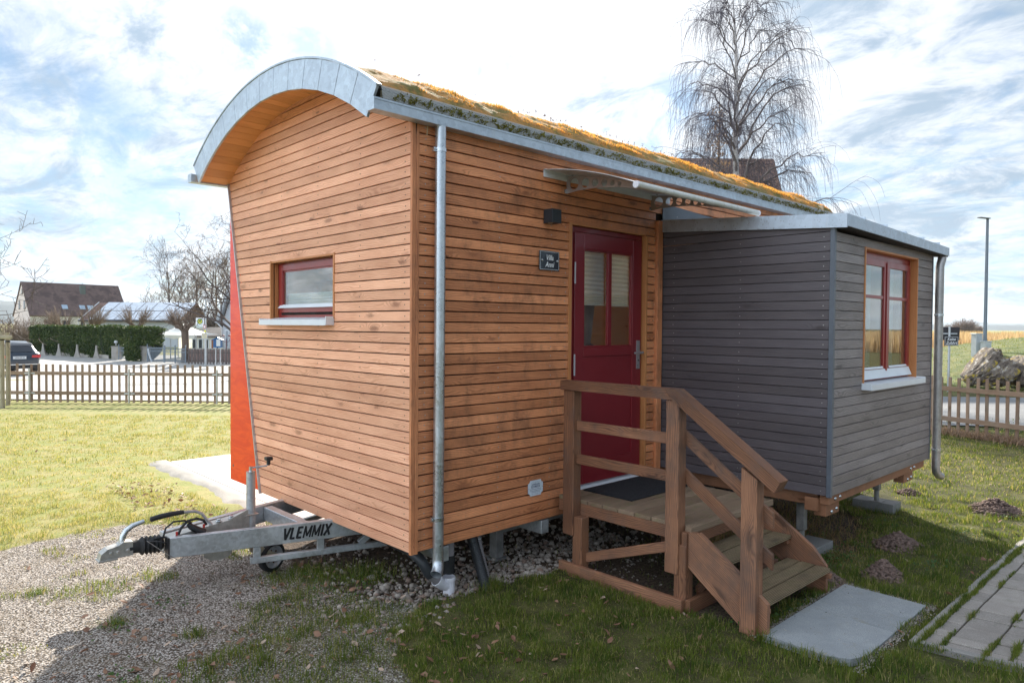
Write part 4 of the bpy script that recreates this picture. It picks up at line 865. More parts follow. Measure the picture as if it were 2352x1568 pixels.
# ------------------------------------------------------------------ trailer under the house
def trailer():
    t=thing('trailer','galvanised trailer chassis with drawbar sticking out from under the house','trailer',(0,1.42,G))
    def part(nm,fn,m=galvs,bv=.003,par=t,sm=False,lbl=None):
        b=MB(); fn(b); o=b.build(nm,m,par,bevel=bv,smooth=sm)
        if lbl: o['label']=lbl
        return o
    Zc=.278; H=.135
    n0,n1=Vector((-1.04,1.335,Zc)),Vector((1.2,.655,Zc)); f0,f1=Vector((-1.03,1.515,Zc)),Vector((1.2,2.16,Zc))
    nb=part('drawbar_beam',lambda b:b.beam(n0,n1,.05,H)); part('drawbar_beam',lambda b:b.beam(f0,f1,.05,H))
    part('front_plate',lambda b:b.box(-1.052,-1.042,1.302,1.372,Zc-H/2-.004,Zc+H/2+.004),blackp,.001)
    part('cross_member',lambda b:b.box(-.20,-.13,1.115,1.725,Zc-.05,Zc+.055,1)); part('cross_member',lambda b:b.box(.25,.31,.0,2.3,Zc-.06,Zc+.04,1)); part('cross_member',lambda b:b.box(1.2,1.28,.0,2.3,Zc-.06,Zc+.04,1)); part('cross_member',lambda b:b.box(2.6,2.68,.0,2.3,Zc-.06,Zc+.04,1))
    d=(n1-n0).normalized(); sd=Vector((d.y,-d.x,0))
    part('lower_rail',lambda b:b.beam(n0+d*.52+Vector((0,0,-.165)),n0+d*2.2+Vector((0,0,-.165)),.04,.042)); d2=(f1-f0).normalized()
    part('lower_rail',lambda b:b.beam(f0+d2*.52+Vector((0,0,-.165)),f0+d2*2.2+Vector((0,0,-.165)),.04,.042))
    for q in (.565,1.01): 
        part('strut',lambda b:b.beam(n0+d*q+Vector((0,0,-H/2)),n0+d*q+Vector((0,0,-.146)),.04,.05,up=d))
        part('strut',lambda b:b.beam(f0+d2*q+Vector((0,0,-H/2)),f0+d2*q+Vector((0,0,-.146)),.04,.05,up=d2))
    part('strut',lambda b:b.beam(n0+d*1.30+Vector((0,0,-.14)),n0+d*1.42+Vector((0,0,-.05)),.04,.045,up=(0,0,1)))
    for y in (.45,1.95): part('chassis_rail',lambda b:b.box(.9,6.8,y,y+.06,.20,.325,0))
    ang=math.atan2(d.y,d.x)
    def letters(b):
        S={'V':[((0,1),(.5,0)),((.5,0),(1,1))],'L':[((.1,1),(.1,0)),((.1,.07),(1,.07))],'E':[((.1,1),(.1,0)),((.1,.93),(1,.93)),((.1,.5),(.85,.5)),((.1,.07),(1,.07))],'M':[((.06,0),(.06,1)),((.06,1),(.5,.12)),((.5,.12),(.94,1)),((.94,1),(.94,0))],'I':[((.5,1),(.5,0))],'X':[((0,1),(1,0)),((0,0),(1,1))]}
        hh=.084; x=0; org=n0+d*.735+sd*.0257+Vector((0,0,-.040)); dep=0
        for ch in 'VLEMMIX':
            wd={'I':.012,'M':.050,'L':.032,'E':.034}.get(ch,.040)
            for (p,q) in S[ch]:
                P=[org+d*(x+px*wd+py*hh*.24)+Vector((0,0,py*hh))+sd*dep for px,py in (p,q)]; thk=.0165 if ch not in 'M' else .0125
                b.beam(P[0],P[1],.0008,thk if abs(q[0]-p[0])>.3 and abs(q[1]-p[1])<.1 else thk,up=sd.cross((P[1]-P[0]).normalized())); dep+=.00012
            x+=wd+.0125
    part('lettering',letters,black,0,nb)
    # housing between the beams
    def hou(b):
        b.prism([(-1.03,1.37,.335),(-.55,1.37,.385),(-.47,1.37,.40),(-.47,1.37,.27),(-1.03,1.37,.27)],(0,1,0),.10)
        b.box(-.50,-.40,1.355,1.485,.385,.393)
        b.prism([(-.62,1.36,.385),(-.48,1.36,.435),(-.48,1.36,.385)],(0,1,0),.008)
    part('overrun_housing',hou,castal)
    def bolts(b):
        for x,z in ((-.68,.375),(-.59,.383)): b.lathe((x,1.40,z),(0,0,1),[(0,.024),(.004,.024),(.004,.015),(.018,.015),(.018,0)],6)
    part('housing_bolt',bolts,zincplate,.0)
    def redcap(b):
        for x,z in ((-.98,.345),(-.80,.363)): b.lathe((x,1.355,z),(0,0,1),[(0,.008),(.008,.007),(.008,.008),(.024,.008),(.024,0)],10)
    part('grease_cap',redcap,plain('red_cap',(.45,.03,.02),.4),0)
    def shaft(b):
        pr=[(0,.038)]; 
        for k in range(5): pr+=[(.012+k*.026,.046),(.024+k*.026,.062)]
        pr+=[(.15,.042),(.215,.042),(.215,.0)]
        b.lathe((-1.05,1.425,.290),(-1,0,.06),pr,20)
    part('rubber_gaiter',shaft,rubber,0,sm=35)
    def head(b):
        c=Vector((-1.245,1.425,.300))
        b.prism([c+Vector(q) for q in ((0,0,-.040),(0,0,.050),(-.055,0,.058),(-.085,0,.038),(-.15,0,.026),(-.185,0,.0),(-.195,0,-.040),(-.10,0,-.040))]+[], (0,-1,0),.040,r=.5)
        b.prism([c+Vector(q) for q in ((0,.0,-.040),(0,.0,.050),(-.055,.0,.058),(-.085,.0,.038),(-.15,.0,.026),(-.185,.0,.0),(-.195,.0,-.040),(-.10,.0,-.040))],(0,1,0),.040,r=.5)
        for x in (-.03,-.09,-.13): b.lathe(c+Vector((x,-.040,-.002)),(0,-1,0),[(0,.013),(.004,.013),(.008,.009),(.008,0)],8)
        b.box(c.x-.203,c.x-.09,1.380,1.470,.248,.262)
    hd=part('coupling_head',head,castal,.006)
    part('coupling_lever',lambda b:b.tube([(-1.30,1.425,.33),(-1.295,1.425,.385),(-1.275,1.425,.42),(-1.235,1.425,.445),(-1.165,1.425,.462)],[.021,.020,.019,.017,.013],10),zincplate,0,hd,40)
    part('handbrake_lever',lambda b:b.tube([(-.735,1.39,.365),(-.76,1.39,.395),(-.80,1.39,.455),(-.845,1.39,.480),(-.935,1.39,.487)],.0105,10),galvs,0,sm=40)
    part('handbrake_grip',lambda b:b.tube([(-.925,1.39,.487),(-1.0,1.39,.488),(-1.08,1.39,.483),(-1.135,1.39,.474),(-1.14,1.39,.473)],[.015,.017,.018,.017,.010],12),blackp,0,sm=40)
    def cab(b):
        b.tube([(-1.18,1.40,.325),(-1.14,1.39,.335),(-1.08,1.38,.345),(-1.05,1.375,.34)],.0065,8)
        b.tube([(-1.065,1.36,.35),(-1.05,1.36,.405),(-1.0,1.36,.44),(-.93,1.36,.435),(-.88,1.36,.41)],.007,8)
        b.tube([(-.965,1.375,.34),(-.945,1.375,.385),(-.90,1.375,.425),(-.84,1.375,.43),(-.795,1.375,.41),(-.775,1.375,.375)],.0095,8)
        b.tube([(-1.18,1.42,.32),(-1.14,1.36,.335),(-1.09,1.345,.325),(-1.055,1.34,.31)],.0055,8)
    part('brake_cable',cab,blackp,0,sm=40)
    part('plug',lambda b:b.tube([(-.905,1.36,.405),(-.885,1.36,.385),(-.84,1.35,.352),(-.80,1.345,.33)],[.014,.021,.026,.026],14),blackp,0,sm=40)
    part('breakaway_wire',lambda b:b.tube([(-1.17,1.35,.345),(-1.06,1.30,.245),(-.98,1.28,.185),(-.90,1.27,.155),(-.85,1.28,.152),(-.83,1.29,.16),(-.835,1.29,.19),(-.85,1.28,.185),(-.845,1.28,.155)],.0028,6),steel,0)
    part('support_bracket',lambda b:(b.prism([(-.80,1.36,.22),(-.60,1.36,.22),(-.60,1.36,.15),(-.63,1.36,.118),(-.69,1.36,.108),(-.75,1.36,.118),(-.80,1.36,.15)],(0,1,0),.04,r=.5)),castal,.008)
    # jockey wheel
    jw=part('jockey_tube',lambda b:(b.tube([(-.445,1.40,.20),(-.445,1.40,.70)],.0325,24)),galvs,.003,sm=40)
    part('crank',lambda b:(b.lathe((-.445,1.40,.70),(0,0,1),[(0,.034),(.004,.034),(.004,.013),(.038,.013),(.038,0)],16),b.tube([(-.445,1.40,.728),(-.40,1.392,.731),(-.335,1.38,.733),(-.318,1.38,.742)],.0062,8)),zincplate,0,jw,40)
    part('crank_knob',lambda b:(b.tube([(-.318,1.38,.735),(-.318,1.38,.785)],.014,10),b.box(-.343,-.292,1.357,1.403,.772,.798)),blackp,.004,jw)
    wc=Vector((-.345,1.27,.082)); wr=.112; ax=Vector((.30,-.954,0)).normalized()
    def tyre(b):
        pr=[(-.028,.082),(-.030,.098),(-.022,.109),(0,.112),(.022,.109),(.030,.098),(.028,.082)]; b.lathe(wc,ax,pr,36)
    ty=part('jockey_wheel',tyre,rubber,0,jw,40)
    def rim(b):
        b.lathe(wc,ax,[(.026,.083),(.020,.074),(.006,.066),(.010,.026),(.026,.022),(.028,0)],32); b.lathe(wc,ax*-1,[(.026,.083),(.012,.070),(.010,0)],32)
        u=ax.orthogonal().normalized(); v=ax.cross(u)
        for k in range(6): a=k*PI/3; b.disc(wc+ax*.0095+(u*math.cos(a)+v*math.sin(a))*.045,ax,.0085,10,1)
    part('wheel_rim',rim,[plain('wheel_rim_grey',(.42,.43,.45),.5,.2,dirt=.3),plain('rust',(.13,.05,.03),.8)],0,jw,40)
    def fork(b):
        s=ax*.035
        b.prism([wc+s+Vector(q) for q in ((-.02,0,-.022),(.022,0,-.012),(.02,0,.018),(-.085,.0,.085),(-.125,.0,.20),(-.165,.0,.20),(-.135,.0,.055))],ax,.004,r=.5)
        b.prism([wc-s+Vector(q) for q in ((-.02,0,-.022),(.022,0,-.012),(.02,0,.018),(-.085,.0,.085),(-.125,.0,.20),(-.165,.0,.20),(-.135,.0,.055))],ax*-1,.004,r=.5)
        b.lathe(wc+ax*.039,ax,[(0,.012),(.01,.012),(.01,0)],10)
    part('fork',fork,plain('fork_plate',(.50,.46,.36),.4,.6),.001,jw)
    # road wheels below the floor
    for x in (3.6,4.5):
        def wl(b): b.lathe((x,.30,.26),(0,-1,0),[(-.09,.19),(-.09,.27),(-.07,.29),(.07,.29),(.09,.27),(.09,.19),(.07,.18),(.05,.06),(.06,0)],32)
        part('road_wheel',wl,rubber,0,sm=40)
trailer()
# ------------------------------------------------------------------ pipes below the front corner
t=thing('drain_pipe','black and white drain pipe with side branch below the house corner','drain pipe',(.39,.1,G))
b=MB(); b.lathe((.39,.10,G-.03),(0,0,1),[(0,.041),(.10,.041),(.10,.046),(.118,.0465),(.125,.044)],22); b.tube([(.39,.1,.0),(.335,.1,.02),(.285,.095,.062)],.036,18,False); b.lathe((.300,.096,.05),(-.75,-.05,.66),[(0,.040),(.028,.041),(.03,.037)],18); b.build('fitting',whitep,t,smooth=40)
b=MB(); b.tube([(.39,.10,.09),(.39,.1,.215)],.0395,20,False); b.lathe((.39,.10,.17),(0,0,1),[(0,.041),(.012,.042),(.024,.041)],20); b.build('rubber_sleeve',rubber,t,smooth=40)
b=MB(); b.tube([(.39,.10,.205),(.39,.1,.36)],.036,18,False); b.tube([(.292,.0955,.06),(.205,.09,.135)],.032,18,False); b.build('grey_pipe',greyp,t,smooth=40)
b=MB(); b.tube([(.225,.09,.118),(.205,.09,.14),(.18,.1,.19),(.165,.13,.23),(.16,.25,.262),(.155,.5,.275),(.15,1.0,.285)],[.036,.036,.034,.036,.035,.034,.034],18,False); b.build('rubber_bend',plain('black_bend',(.03,.032,.036),.5,var=.2),t,smooth=40)
t=thing('corrugated_hose','ribbed black plastic hose running into the grass','hose',(.59,0,G))
b=MB(); pts=[];rad=[]
import itertools
for k in range(110):
    s=k/109; x=.575+.02*s+.012*math.sin(s*3); y=.10-.17*s**1.3; z=.36-.42*s; pts.append((x,y,z)); rad.append(.037+(.0032 if k%3==0 else -.001) if s>.22 else .039)
b.tube(pts,rad,18,False,r=.5); b.build('hose',corr,t,smooth=True)
t=thing('wrapped_pipe','grey pipe wrapped in tied lagging behind the black hose','pipe',(.70,.10,G))
b=MB(); b.tube([(.66,.14,.34),(.67,.12,.2),(.715,.06,-.05)],[.033,.034,.024],16,False); b.build('lagging',greyp,t,smooth=40)
b=MB(); b.lathe((.665,.13,.27),(.1,-.1,1),[(0,.036),(.005,.036)],16); b.lathe((.675,.115,.18),(.2,-.3,1),[(0,.0345),(.005,.0345)],16); b.build('cable_tie',white,t)
b=MB(); b.tube([(.632,.10,.30),(.645,.098,.302)],.017,12); b.build('cap',plain('orange_cap',(.62,.22,.03),.5),t)
t=thing('chassis_prop','square grey steel prop standing under the house floor','prop',(1.10,.40,G))
b=MB(); b.box(1.065,1.145,.36,.44,G-.02,.33); b.box(1.03,1.18,.33,.47,G-.012,G+.004); b.build('post',steel,t,bevel=.003); b=MB(); b.box(1.146,3.2,.38,.42,.155,.195,0); b.build('rail',steel,t,bevel=.002)
#PART3
# ------------------------------------------------------------------ paving
def slabs():
    for i,(x0,x1,lb) in enumerate(((1.306,1.908,'blue-grey paving slab with a rounded-off corner, at the foot of the step post'),(1.911,2.515,'blue-grey paving slab at the foot of the steps, the one nearer the molehills'))):
        b=MB()
        if i==0: b.prism([(x0,-1.72,G-.03),(x0,-2.10,G-.03),(x0+.06,-2.20,G-.03),(x0+.16,-2.245,G-.03),(x1,-2.245,G-.03),(x1,-1.72,G-.03)],(0,0,1),.043,r=.4)
        else: b.box(x0+.003,x1,-2.242,-1.718,G-.03,G+.012)
        tag(b.build('paving_slab',slabm,None,bevel=.003,loc=((x0+x1)/2,-1.98,G)),lb,'paving slab','paving slabs before the steps')
slabs()
def pavement():
    b=MB(); KX,KY=1.865,-2.335; a=math.radians(-80)
    ux=Vector((1,0.003,0)); uy=Vector((.165,-.986,0)).normalized()
    # bedding, pavers in bonded columns
    rng=random.Random(3)
    def P(u,v,z): return Vector((KX,KY,0))+ux*u+uy*v+Vector((0,0,z))
    b.hexa([P(u,v,z) for z in (G-.08,G-.014) for v in (.02,4.5) for u in (.02,9)],0,mat=1,r=.3)
    v=.056; k=0
    while v<3.3:
        hgt=.103 if k%3!=1 else .207; u=.056-(rng.random()*.16); 
        while u<7.5:
            ln=rng.choice([.105,.207,.207,.155]) ; u0=max(u,.056); 
            if u+ln-.012>u0+.02:
                z=G+.003+rng.uniform(-.005,.005)
                b.hexa([P(uu,vv,zz) for zz in (G-.06,z) for vv in (v,v+hgt-.010) for uu in (u0,u+ln-.010)],0,r=rng.random())
            u+=ln
        v+=hgt; k+=1
    o=b.build('pavement',[paver,plain('paver_sand',(.10,.085,.06),.95,var=.4,ns=20)],None,bevel=.005); struct(o)
    b=MB(); u=0
    while u<8: b.hexa([P(uu,vv,zz) for zz in (G-.1,G+.012) for vv in (0,.050) for uu in (u,u+.994)],0,r=rng.random()); u+=1
    v=.0505
    while v<3.2: b.hexa([P(uu,vv,zz) for zz in (G-.1,G+.012) for vv in (v,v+.994) for uu in (0,.050)],1,r=rng.random()); v+=1
    struct(b.build('kerb',kerbm,None,bevel=.006))
    return P
PP=pavement()
def patio():
    b=MB(); x=.445
    for i in range(8):
        for j in range(5): b.box(x+i*.6+.002+.0,x+i*.6+.598,5.99-(j+1)*.82+.002,5.99-j*.82-.002,G-.0,.0,r=random.random())
    struct(b.build('patio',patiom,None,bevel=.003))
    # rough concrete haunching down to the grass
    nx,ny=12,80; V=[]
    for j in range(ny):
        y=6.15-j*(3.3/(ny-1)); wob=.10*mnoise.noise(Vector((y*1.3,3,0)))+.05*mnoise.noise(Vector((y*4.7,7,0)))
        for i in range(nx):
            t=i/(nx-1); wd=.33+wob; z=-.004*(1-t)+(G-.035)*t**1.8 - .0; z+=mnoise.noise(Vector((t*4,y*5,0)))*.008*math.sin(PI*t)+.0
            V.append((.444-wd*t,y,z+.012*math.sin(PI*min(1,t*1.2))))
    V=np.array(V); F=np.array([(j*nx+i,j*nx+i+1,(j+1)*nx+i+1,(j+1)*nx+i) for j in range(ny-1) for i in range(nx-1)])
    struct(npmesh('patio_skirt',V,F,skirtm,smooth=True))
patio()
# ------------------------------------------------------------------ grass, gravel, leaves
FW=np.array([.688,.725]); FW/=np.linalg.norm(FW); RT=np.array([FW[1],-FW[0]])
# note: RT points to the right of the view direction
def excl(x,y,mg=0.):
    e=((x>1.30-mg)&(x<2.52+mg)&(y>-2.25-mg)&(y<-1.69+mg))
    rx=x-1.865; ry=y+2.335; v=-ry/.986; u=rx-.165*v
    e|=(u>-mg)&(v>-mg)&(u<8)&(v<3.3)
    e|=(x>.40-.33*(y<6.1)-mg)&(x<5.3)&(y>2.9)&(y<6.02+mg)
    return e
def scatter(n,dmin,dmax,half=43,power=1.):
    a=np.radians(RS.uniform(-half,half,n)); d=dmin+(dmax-dmin)*RS.rand(n)**power
    lx=np.tan(a)*d; x=CAM[0]+FW[0]*d+RT[0]*lx; y=CAM[1]+FW[1]*d+RT[1]*lx
    return x,y,d
def blade_mesh(name,x,y,z,h,wd,m,parent=None,lean=.5,kind='stuff'):
    n=len(x); th=RS.uniform(0,2*PI,n); l=np.abs(RS.randn(n))*lean*h; ph=RS.uniform(0,2*PI,n)
    s=np.stack([np.cos(th),np.sin(th),np.zeros(n)],1)*(wd[:,None]/2); p=np.stack([x,y,z],1); ld=np.stack([np.cos(ph),np.sin(ph),np.zeros(n)],1)
    mid=p+ld*(l*.35)[:,None]; mid[:,2]+=h*.6; tip=p+ld*l[:,None]; tip[:,2]+=h*np.clip(1-.25*(l/h)**2,.35,1)
    V=np.stack([p-s,p+s,mid-s*.75,mid+s*.75,tip],1).reshape(-1,3); b=np.arange(n)[:,None]*5
    F=np.stack([b+np.array([0,1,3]),b+np.array([0,3,2]),b+np.array([2,3,4])],1).reshape(-1,3)
    return npmesh(name,V,F,m,parent,rnd=np.repeat(RS.rand(n),3),kind=kind)
grassm=leafm('grass_blades',(.045,.098,.015),(.20,.24,.038),(.36,.31,.12),ns=4.5,cf=.15,trans=.45)
grassY=leafm('grass_blades_dry',(.27,.29,.085),(.45,.41,.17),(.54,.45,.25),ns=1.1,cf=.28,trans=.45)
def lawn():
    X=[];Y=[];H=[];W=[]
    for (n,d0,d1,hh,ww,pw) in ((340000,2.6,7.5,.046,.0038,.85),(230000,7.5,14.,.044,.007,.8)):
        x,y,d=scatter(n,d0,d1,44,pw); g,w_=gmask(x,y); cl=np.clip((fbm(x,y,7.,3)-.5)*2.1+.5,0,1); cl2=fbm(x+31,y,1.3,3)
        keep=RS.rand(n)<np.clip((1-g*1.03)*(.30+1.1*cl),0.0,1)
        sparse=(g>.3)&(fbm(x+5,y,3.,4)>.60)&(RS.rand(n)<.45); keep|=sparse
        keep&=~excl(x,y,-.01); keep&=~(w_&(RS.rand(n)>.012)); keep&=(d<16.6)
        keep&=~((x>6.7)&(y<2.8)&(d>12.6))
        lit=(x-CAM[0])*RT[0]+(y-CAM[1])*RT[1]
        x,y,cl,cl2,w2=x[keep],y[keep],cl[keep],cl2[keep],w_[keep]
        X.append(x);Y.append(y);H.append(hh*(.35+.95*cl)*RS.uniform(.5,1.25,len(x))*(.75+.5*cl2));W.append(np.full(len(x),ww)*RS.uniform(.7,1.3,len(x)))
    X,Y,H,W=map(np.concatenate,(X,Y,H,W)); Z=gheight(X,Y)-.004
    # lush by the house and on the right, moss-yellow and dry on the open left lawn
    dry=np.clip((Y-2.3+(fbm(X,Y,.8)-.5)*2.5)/1.5,0,1)*(X<7); dry=np.maximum(dry,.25*np.clip((X-5.5)/2,0,1)); dr=RS.rand(len(X))<dry*.85+.04
    blade_mesh('grass',X[~dr],Y[~dr],Z[~dr],H[~dr],W[~dr],grassm); blade_mesh('dry_grass',X[dr],Y[dr],Z[dr],H[dr]*.7,W[dr],grassY)
    # tufts in the paver joints
    n=26000; k=RS.randint(0,150,n); rng=np.random.RandomState(5); cu=rng.uniform(0,3.0,150); cv=rng.choice([.0,.052,.155,.36,.463,.566,.773,.876,.98],150)+rng.randn(150)*.008; amp=rng.uniform(.2,1.,150)
    cu[:45]=rng.uniform(0.03,2.6,45); cv[:45]=.053
    u=cu[k]+RS.randn(n)*.045; v=cv[k]+RS.randn(n)*.007; x=1.865+u+.165*v; y=-2.335-.986*v
    h=RS.uniform(.010,.060,n)*amp[k]; blade_mesh('joint_grass',x,y,np.full(n,G),h,np.full(n,.0028),grassm)
    # longer tufts under the drawbar, along posts and by the fence feet
    X=[];Y=[];H=[]
    for (cx,cy,r_,q,h0) in ((-.15,.95,.22,900,.09),(.15,.75,.2,700,.10),(-.35,1.05,.15,500,.06),(.62,-.06,.09,500,.09),(1.33,-1.72,.08,260,.10),(3.0,-.6,.5,2600,.10),(3.5,-.9,.5,2200,.09),(3.1,-1.3,.25,700,.06),(2.1,-.8,.5,500,.07),(-1.45,1.0,.06,200,.05),(-1.7,1.9,.08,260,.05),(-1.15,.55,.06,200,.06),(-.3,.1,.10,300,.05),(4.4,-.6,.5,1200,.09)):
        X.append(cx+RS.randn(q)*r_*.6);Y.append(cy+RS.randn(q)*r_*.6);H.append(RS.uniform(.3,1.2,q)*h0)
    X,Y,H=map(np.concatenate,(X,Y,H)); e=~excl(X,Y,0); X,Y,H=X[e],Y[e],H[e]
    dr=(X>2.6)&(RS.rand(len(X))<.75); Z=gheight(X,Y)-.01; Z=np.where(gmask(X,Y)[1],Z-.02,Z)
    blade_mesh('long_grass',X[~dr],Y[~dr],Z[~dr],H[~dr],np.full((~dr).sum(),.0035),grassm,lean=.7); blade_mesh('dead_grass',X[dr],Y[dr],Z[dr],H[dr],np.full(dr.sum(),.004),leafm('dead_grass',(.22,.13,.06),(.36,.24,.11),trans=.2),lean=1.1)
lawn()
def stones(name,x,y,z,s,m,ico=False,flat=.7):
    n=len(x)
    if ico:
        t=(1+5**.5)/2; B=np.array([(-1,t,0),(1,t,0),(-1,-t,0),(1,-t,0),(0,-1,t),(0,1,t),(0,-1,-t),(0,1,-t),(t,0,-1),(t,0,1),(-t,0,-1),(-t,0,1)])/1.9
        Fb=np.array([(0,11,5),(0,5,1),(0,1,7),(0,7,10),(0,10,11),(1,5,9),(5,11,4),(11,10,2),(10,7,6),(7,1,8),(3,9,4),(3,4,2),(3,2,6),(3,6,8),(3,8,9),(4,9,5),(2,4,11),(6,2,10),(8,6,7),(9,8,1)])
    else:
        B=np.array([(1,0,0),(-1,0,0),(0,1,0),(0,-1,0),(0,0,1),(0,0,-1.)]); Fb=np.array([(0,2,4),(2,1,4),(1,3,4),(3,0,4),(2,0,5),(1,2,5),(3,1,5),(0,3,5)])
    q=RS.randn(n,4); q/=np.linalg.norm(q,axis=1)[:,None]; a,b,c,d=q.T
    R=np.stack([1-2*(c*c+d*d),2*(b*c-a*d),2*(b*d+a*c),2*(b*c+a*d),1-2*(b*b+d*d),2*(c*d-a*b),2*(b*d-a*c),2*(c*d+a*b),1-2*(b*b+c*c)],1).reshape(n,3,3)
    P=B[None]*RS.uniform(.72,1.25,(n,len(B),1))*RS.uniform(.6,1.25,(n,1,3)); P=np.einsum('nij,nkj->nki',R,P); P[:,:,2]*=flat; P*=s[:,None,None]
    P+=np.stack([x,y,z],1)[:,None,:]; F=Fb[None]+(np.arange(n)*len(B))[:,None,None]
    return npmesh(name,P.reshape(-1,3),F.reshape(-1,3),m,rnd=np.repeat(RS.rand(n),len(Fb)),kind='stuff')
def stonemat(name,a,b,c):
    m,nt,p,out=mat(name); r=attr(nt); obj=N(nt,'ShaderNodeTexCoord').outputs['Object']
    col=mixc(nt,r,a,b); col=mixc(nt,mth(nt,'GREATER_THAN',mth(nt,'FRACT',mth(nt,'MULTIPLY',r,13.7)),.8),col,c); col=mixc(nt,mth(nt,'MULTIPLY',mrange(nt,nz(nt,obj,90,4,.7),.45,.7),.4),col,tuple(x*.55 for x in a)); L(nt,col,p.inputs['Base Color']); p.inputs['Roughness'].default_value=.85; return m
def gravel():
    n=110000; x,y,d=scatter(n,2.6,9.5,44,.9); g,w_=gmask(x,y); e=(RS.rand(n)<g*1.1)&(g>.3)&~w_&~excl(x,y,.02)&(x<1.1); x,y,d=x[e],y[e],d[e]
    s=RS.uniform(.003,.0078,len(x))*np.clip(d/5,.8,1.4); stones('gravel',x,y,gheight(x,y)+.001,s,stonemat('gravel_stone',(.30,.265,.235),(.66,.61,.56),(.18,.14,.12)))
    # pale limestone under and in front of the house
    n=26000; x=RS.uniform(-.45,3.2,n); y=RS.uniform(-.95,1.7,n)**1.0; g,w_=gmask(x,y)
    band=np.exp(-((y-.0)/.42)**2); pr=np.where(w_,.10+.85*np.clip(band,0,1),0); pr=np.where(w_&(x>2.3),.12,pr); pr=np.where((~w_)&inpoly(x,y,[(-.55,.5),(-.1,1.0),(.1,.35),(.45,-.03),(.1,-.2),(-.35,-.35),(-.75,-.1)]),.55,pr); pr=np.where((x>1.2)&(y<.1),pr*.35,pr)
    e=(RS.rand(n)<pr)&~excl(x,y,.02); x,y=x[e],y[e]
    s=RS.uniform(.006,.017,len(x)); big=RS.rand(len(x))<.16; s=np.where(big,RS.uniform(.017,.028,len(x)),s); s=np.where((x>1.1)&(y<-.2),s*.5,s)
    stones('limestone_chippings',x,y,gheight(x,y)-.018+s*.5,s,stonemat('limestone',(.20,.16,.13),(.44,.38,.33),(.25,.17,.13)),True,.75)
def rim():
    n=2600; t=RS.rand(n); side=RS.randint(0,3,n); o=np.abs(RS.randn(n))*.028
    x=np.where(side==0,2.52+o,RS.uniform(1.25,2.56,n)); y=np.where(side==0,RS.uniform(-2.28,-1.66,n),np.where(side==1,-2.25-o,-1.705+o))
    stones('bedding_gravel',x,y,np.full(n,G+.002),RS.uniform(.003,.007,n),stonemat('bedding_stone',(.26,.22,.18),(.46,.41,.36),(.15,.12,.1)))
rim()
stones('stray_pebbles',RS.uniform(1.35,2.5,46),RS.uniform(-2.22,-1.73,46),np.full(46,G+.015),RS.uniform(.002,.0055,46),stonemat('stray_pebble',(.2,.17,.15),(.6,.56,.52),(.12,.1,.09)))
gravel()
def leaves():
    n=750; x,y,d=scatter(n,2.8,11,43,.9); g,w_=gmask(x,y); n3=fbm(x,y,1.1,3); e=~excl(x,y,-.05)&~w_&(RS.rand(n)<np.clip((n3-.3)*2,.1,1)); x,y=x[e],y[e]
    # drifts: in front lawn, beyond the patio skirt
    cx=np.concatenate([x,RS.uniform(-.6,-.05,150)+0,RS.uniform(-2.6,-1.2,60),RS.uniform(-1.6,.2,230),RS.uniform(1.9,4.2,120),RS.uniform(-.5,1.3,90)]); cy=np.concatenate([y,RS.uniform(2.9,5.0,150),RS.uniform(-.3,.8,60),RS.uniform(-.9,1.5,230),RS.uniform(-3.2,-2.2,120),RS.uniform(-1.6,-.3,90)]); ee=~excl(cx,cy,0); cx,cy=cx[ee],cy[ee]; x,y=cx,cy; n=len(x)
    s=RS.uniform(.007,.020,n); th=RS.uniform(0,2*PI,n); a=np.stack([np.cos(th),np.sin(th),RS.randn(n)*.35],1); b=np.stack([-np.sin(th),np.cos(th),RS.randn(n)*.35],1); p=np.stack([x,y,gheight(x,y)+RS.uniform(.008,.030,n)],1)
    cu=RS.uniform(-.4,.7,n)[:,None]*np.array([[0,0,1.]])
    S=s[:,None]; pts=[p-a*S*1.5,p-a*S*.4+b*S*.8+cu*S,p+a*S*.7+b*S*.6+cu*S,p+a*S*1.5,p+a*S*.7-b*S*.6+cu*S,p-a*S*.4-b*S*.8+cu*S]
    V=np.stack(pts,1).reshape(-1,3); q=np.arange(n)[:,None]*6; F=np.concatenate([q+np.array([0,1,2,3]),q+np.array([0,3,4,5])],0)
    npmesh('fallen_leaves',V,F,leafm('dead_leaf',(.16,.075,.045),(.34,.20,.13),(.45,.33,.25),trans=.15,ns=20,cf=.2),rnd=np.tile(RS.rand(n),2),kind='stuff')
    # small broad-leaved weeds
    n=2600; cc=RS.randint(0,60,n); rg=np.random.RandomState(9); bx=rg.uniform(1.3,6,60); by=rg.uniform(-3.2,-.9,60); bx[:14]=rg.uniform(2.7,3.3,14); by[:14]=rg.uniform(-1.6,-1.1,14); bx[14:20]=1.75+rg.randn(6)*.3; by[14:20]=-1.62+rg.randn(6)*.03; bx[20:26]=[-1.45,-1.1,-.2,-.35,-.05,-1.6]; by[20:26]=[.95,1.15,.85,.6,.55,.3]
    x=bx[cc]+RS.randn(n)*.07; y=by[cc]+RS.randn(n)*.07; e=~excl(x,y,0); x,y=x[e],y[e]; n=len(x); s=RS.uniform(.006,.014,n)[:,None]; th=RS.uniform(0,2*PI,n); a=np.stack([np.cos(th),np.sin(th),RS.randn(n)*.4],1); b=np.stack([-np.sin(th),np.cos(th),RS.randn(n)*.4],1); p=np.stack([x,y,gheight(x,y)+RS.uniform(.01,.04,n)],1)
    V=np.stack([p-a*s,p+b*s*.7,p+a*s,p-b*s*.7],1).reshape(-1,3); F=np.arange(4*n).reshape(-1,4); npmesh('clover',V,F,leafm('weed_leaf',(.045,.095,.025),(.09,.15,.04),trans=.3),rnd=RS.rand(n),kind='stuff')
leaves()
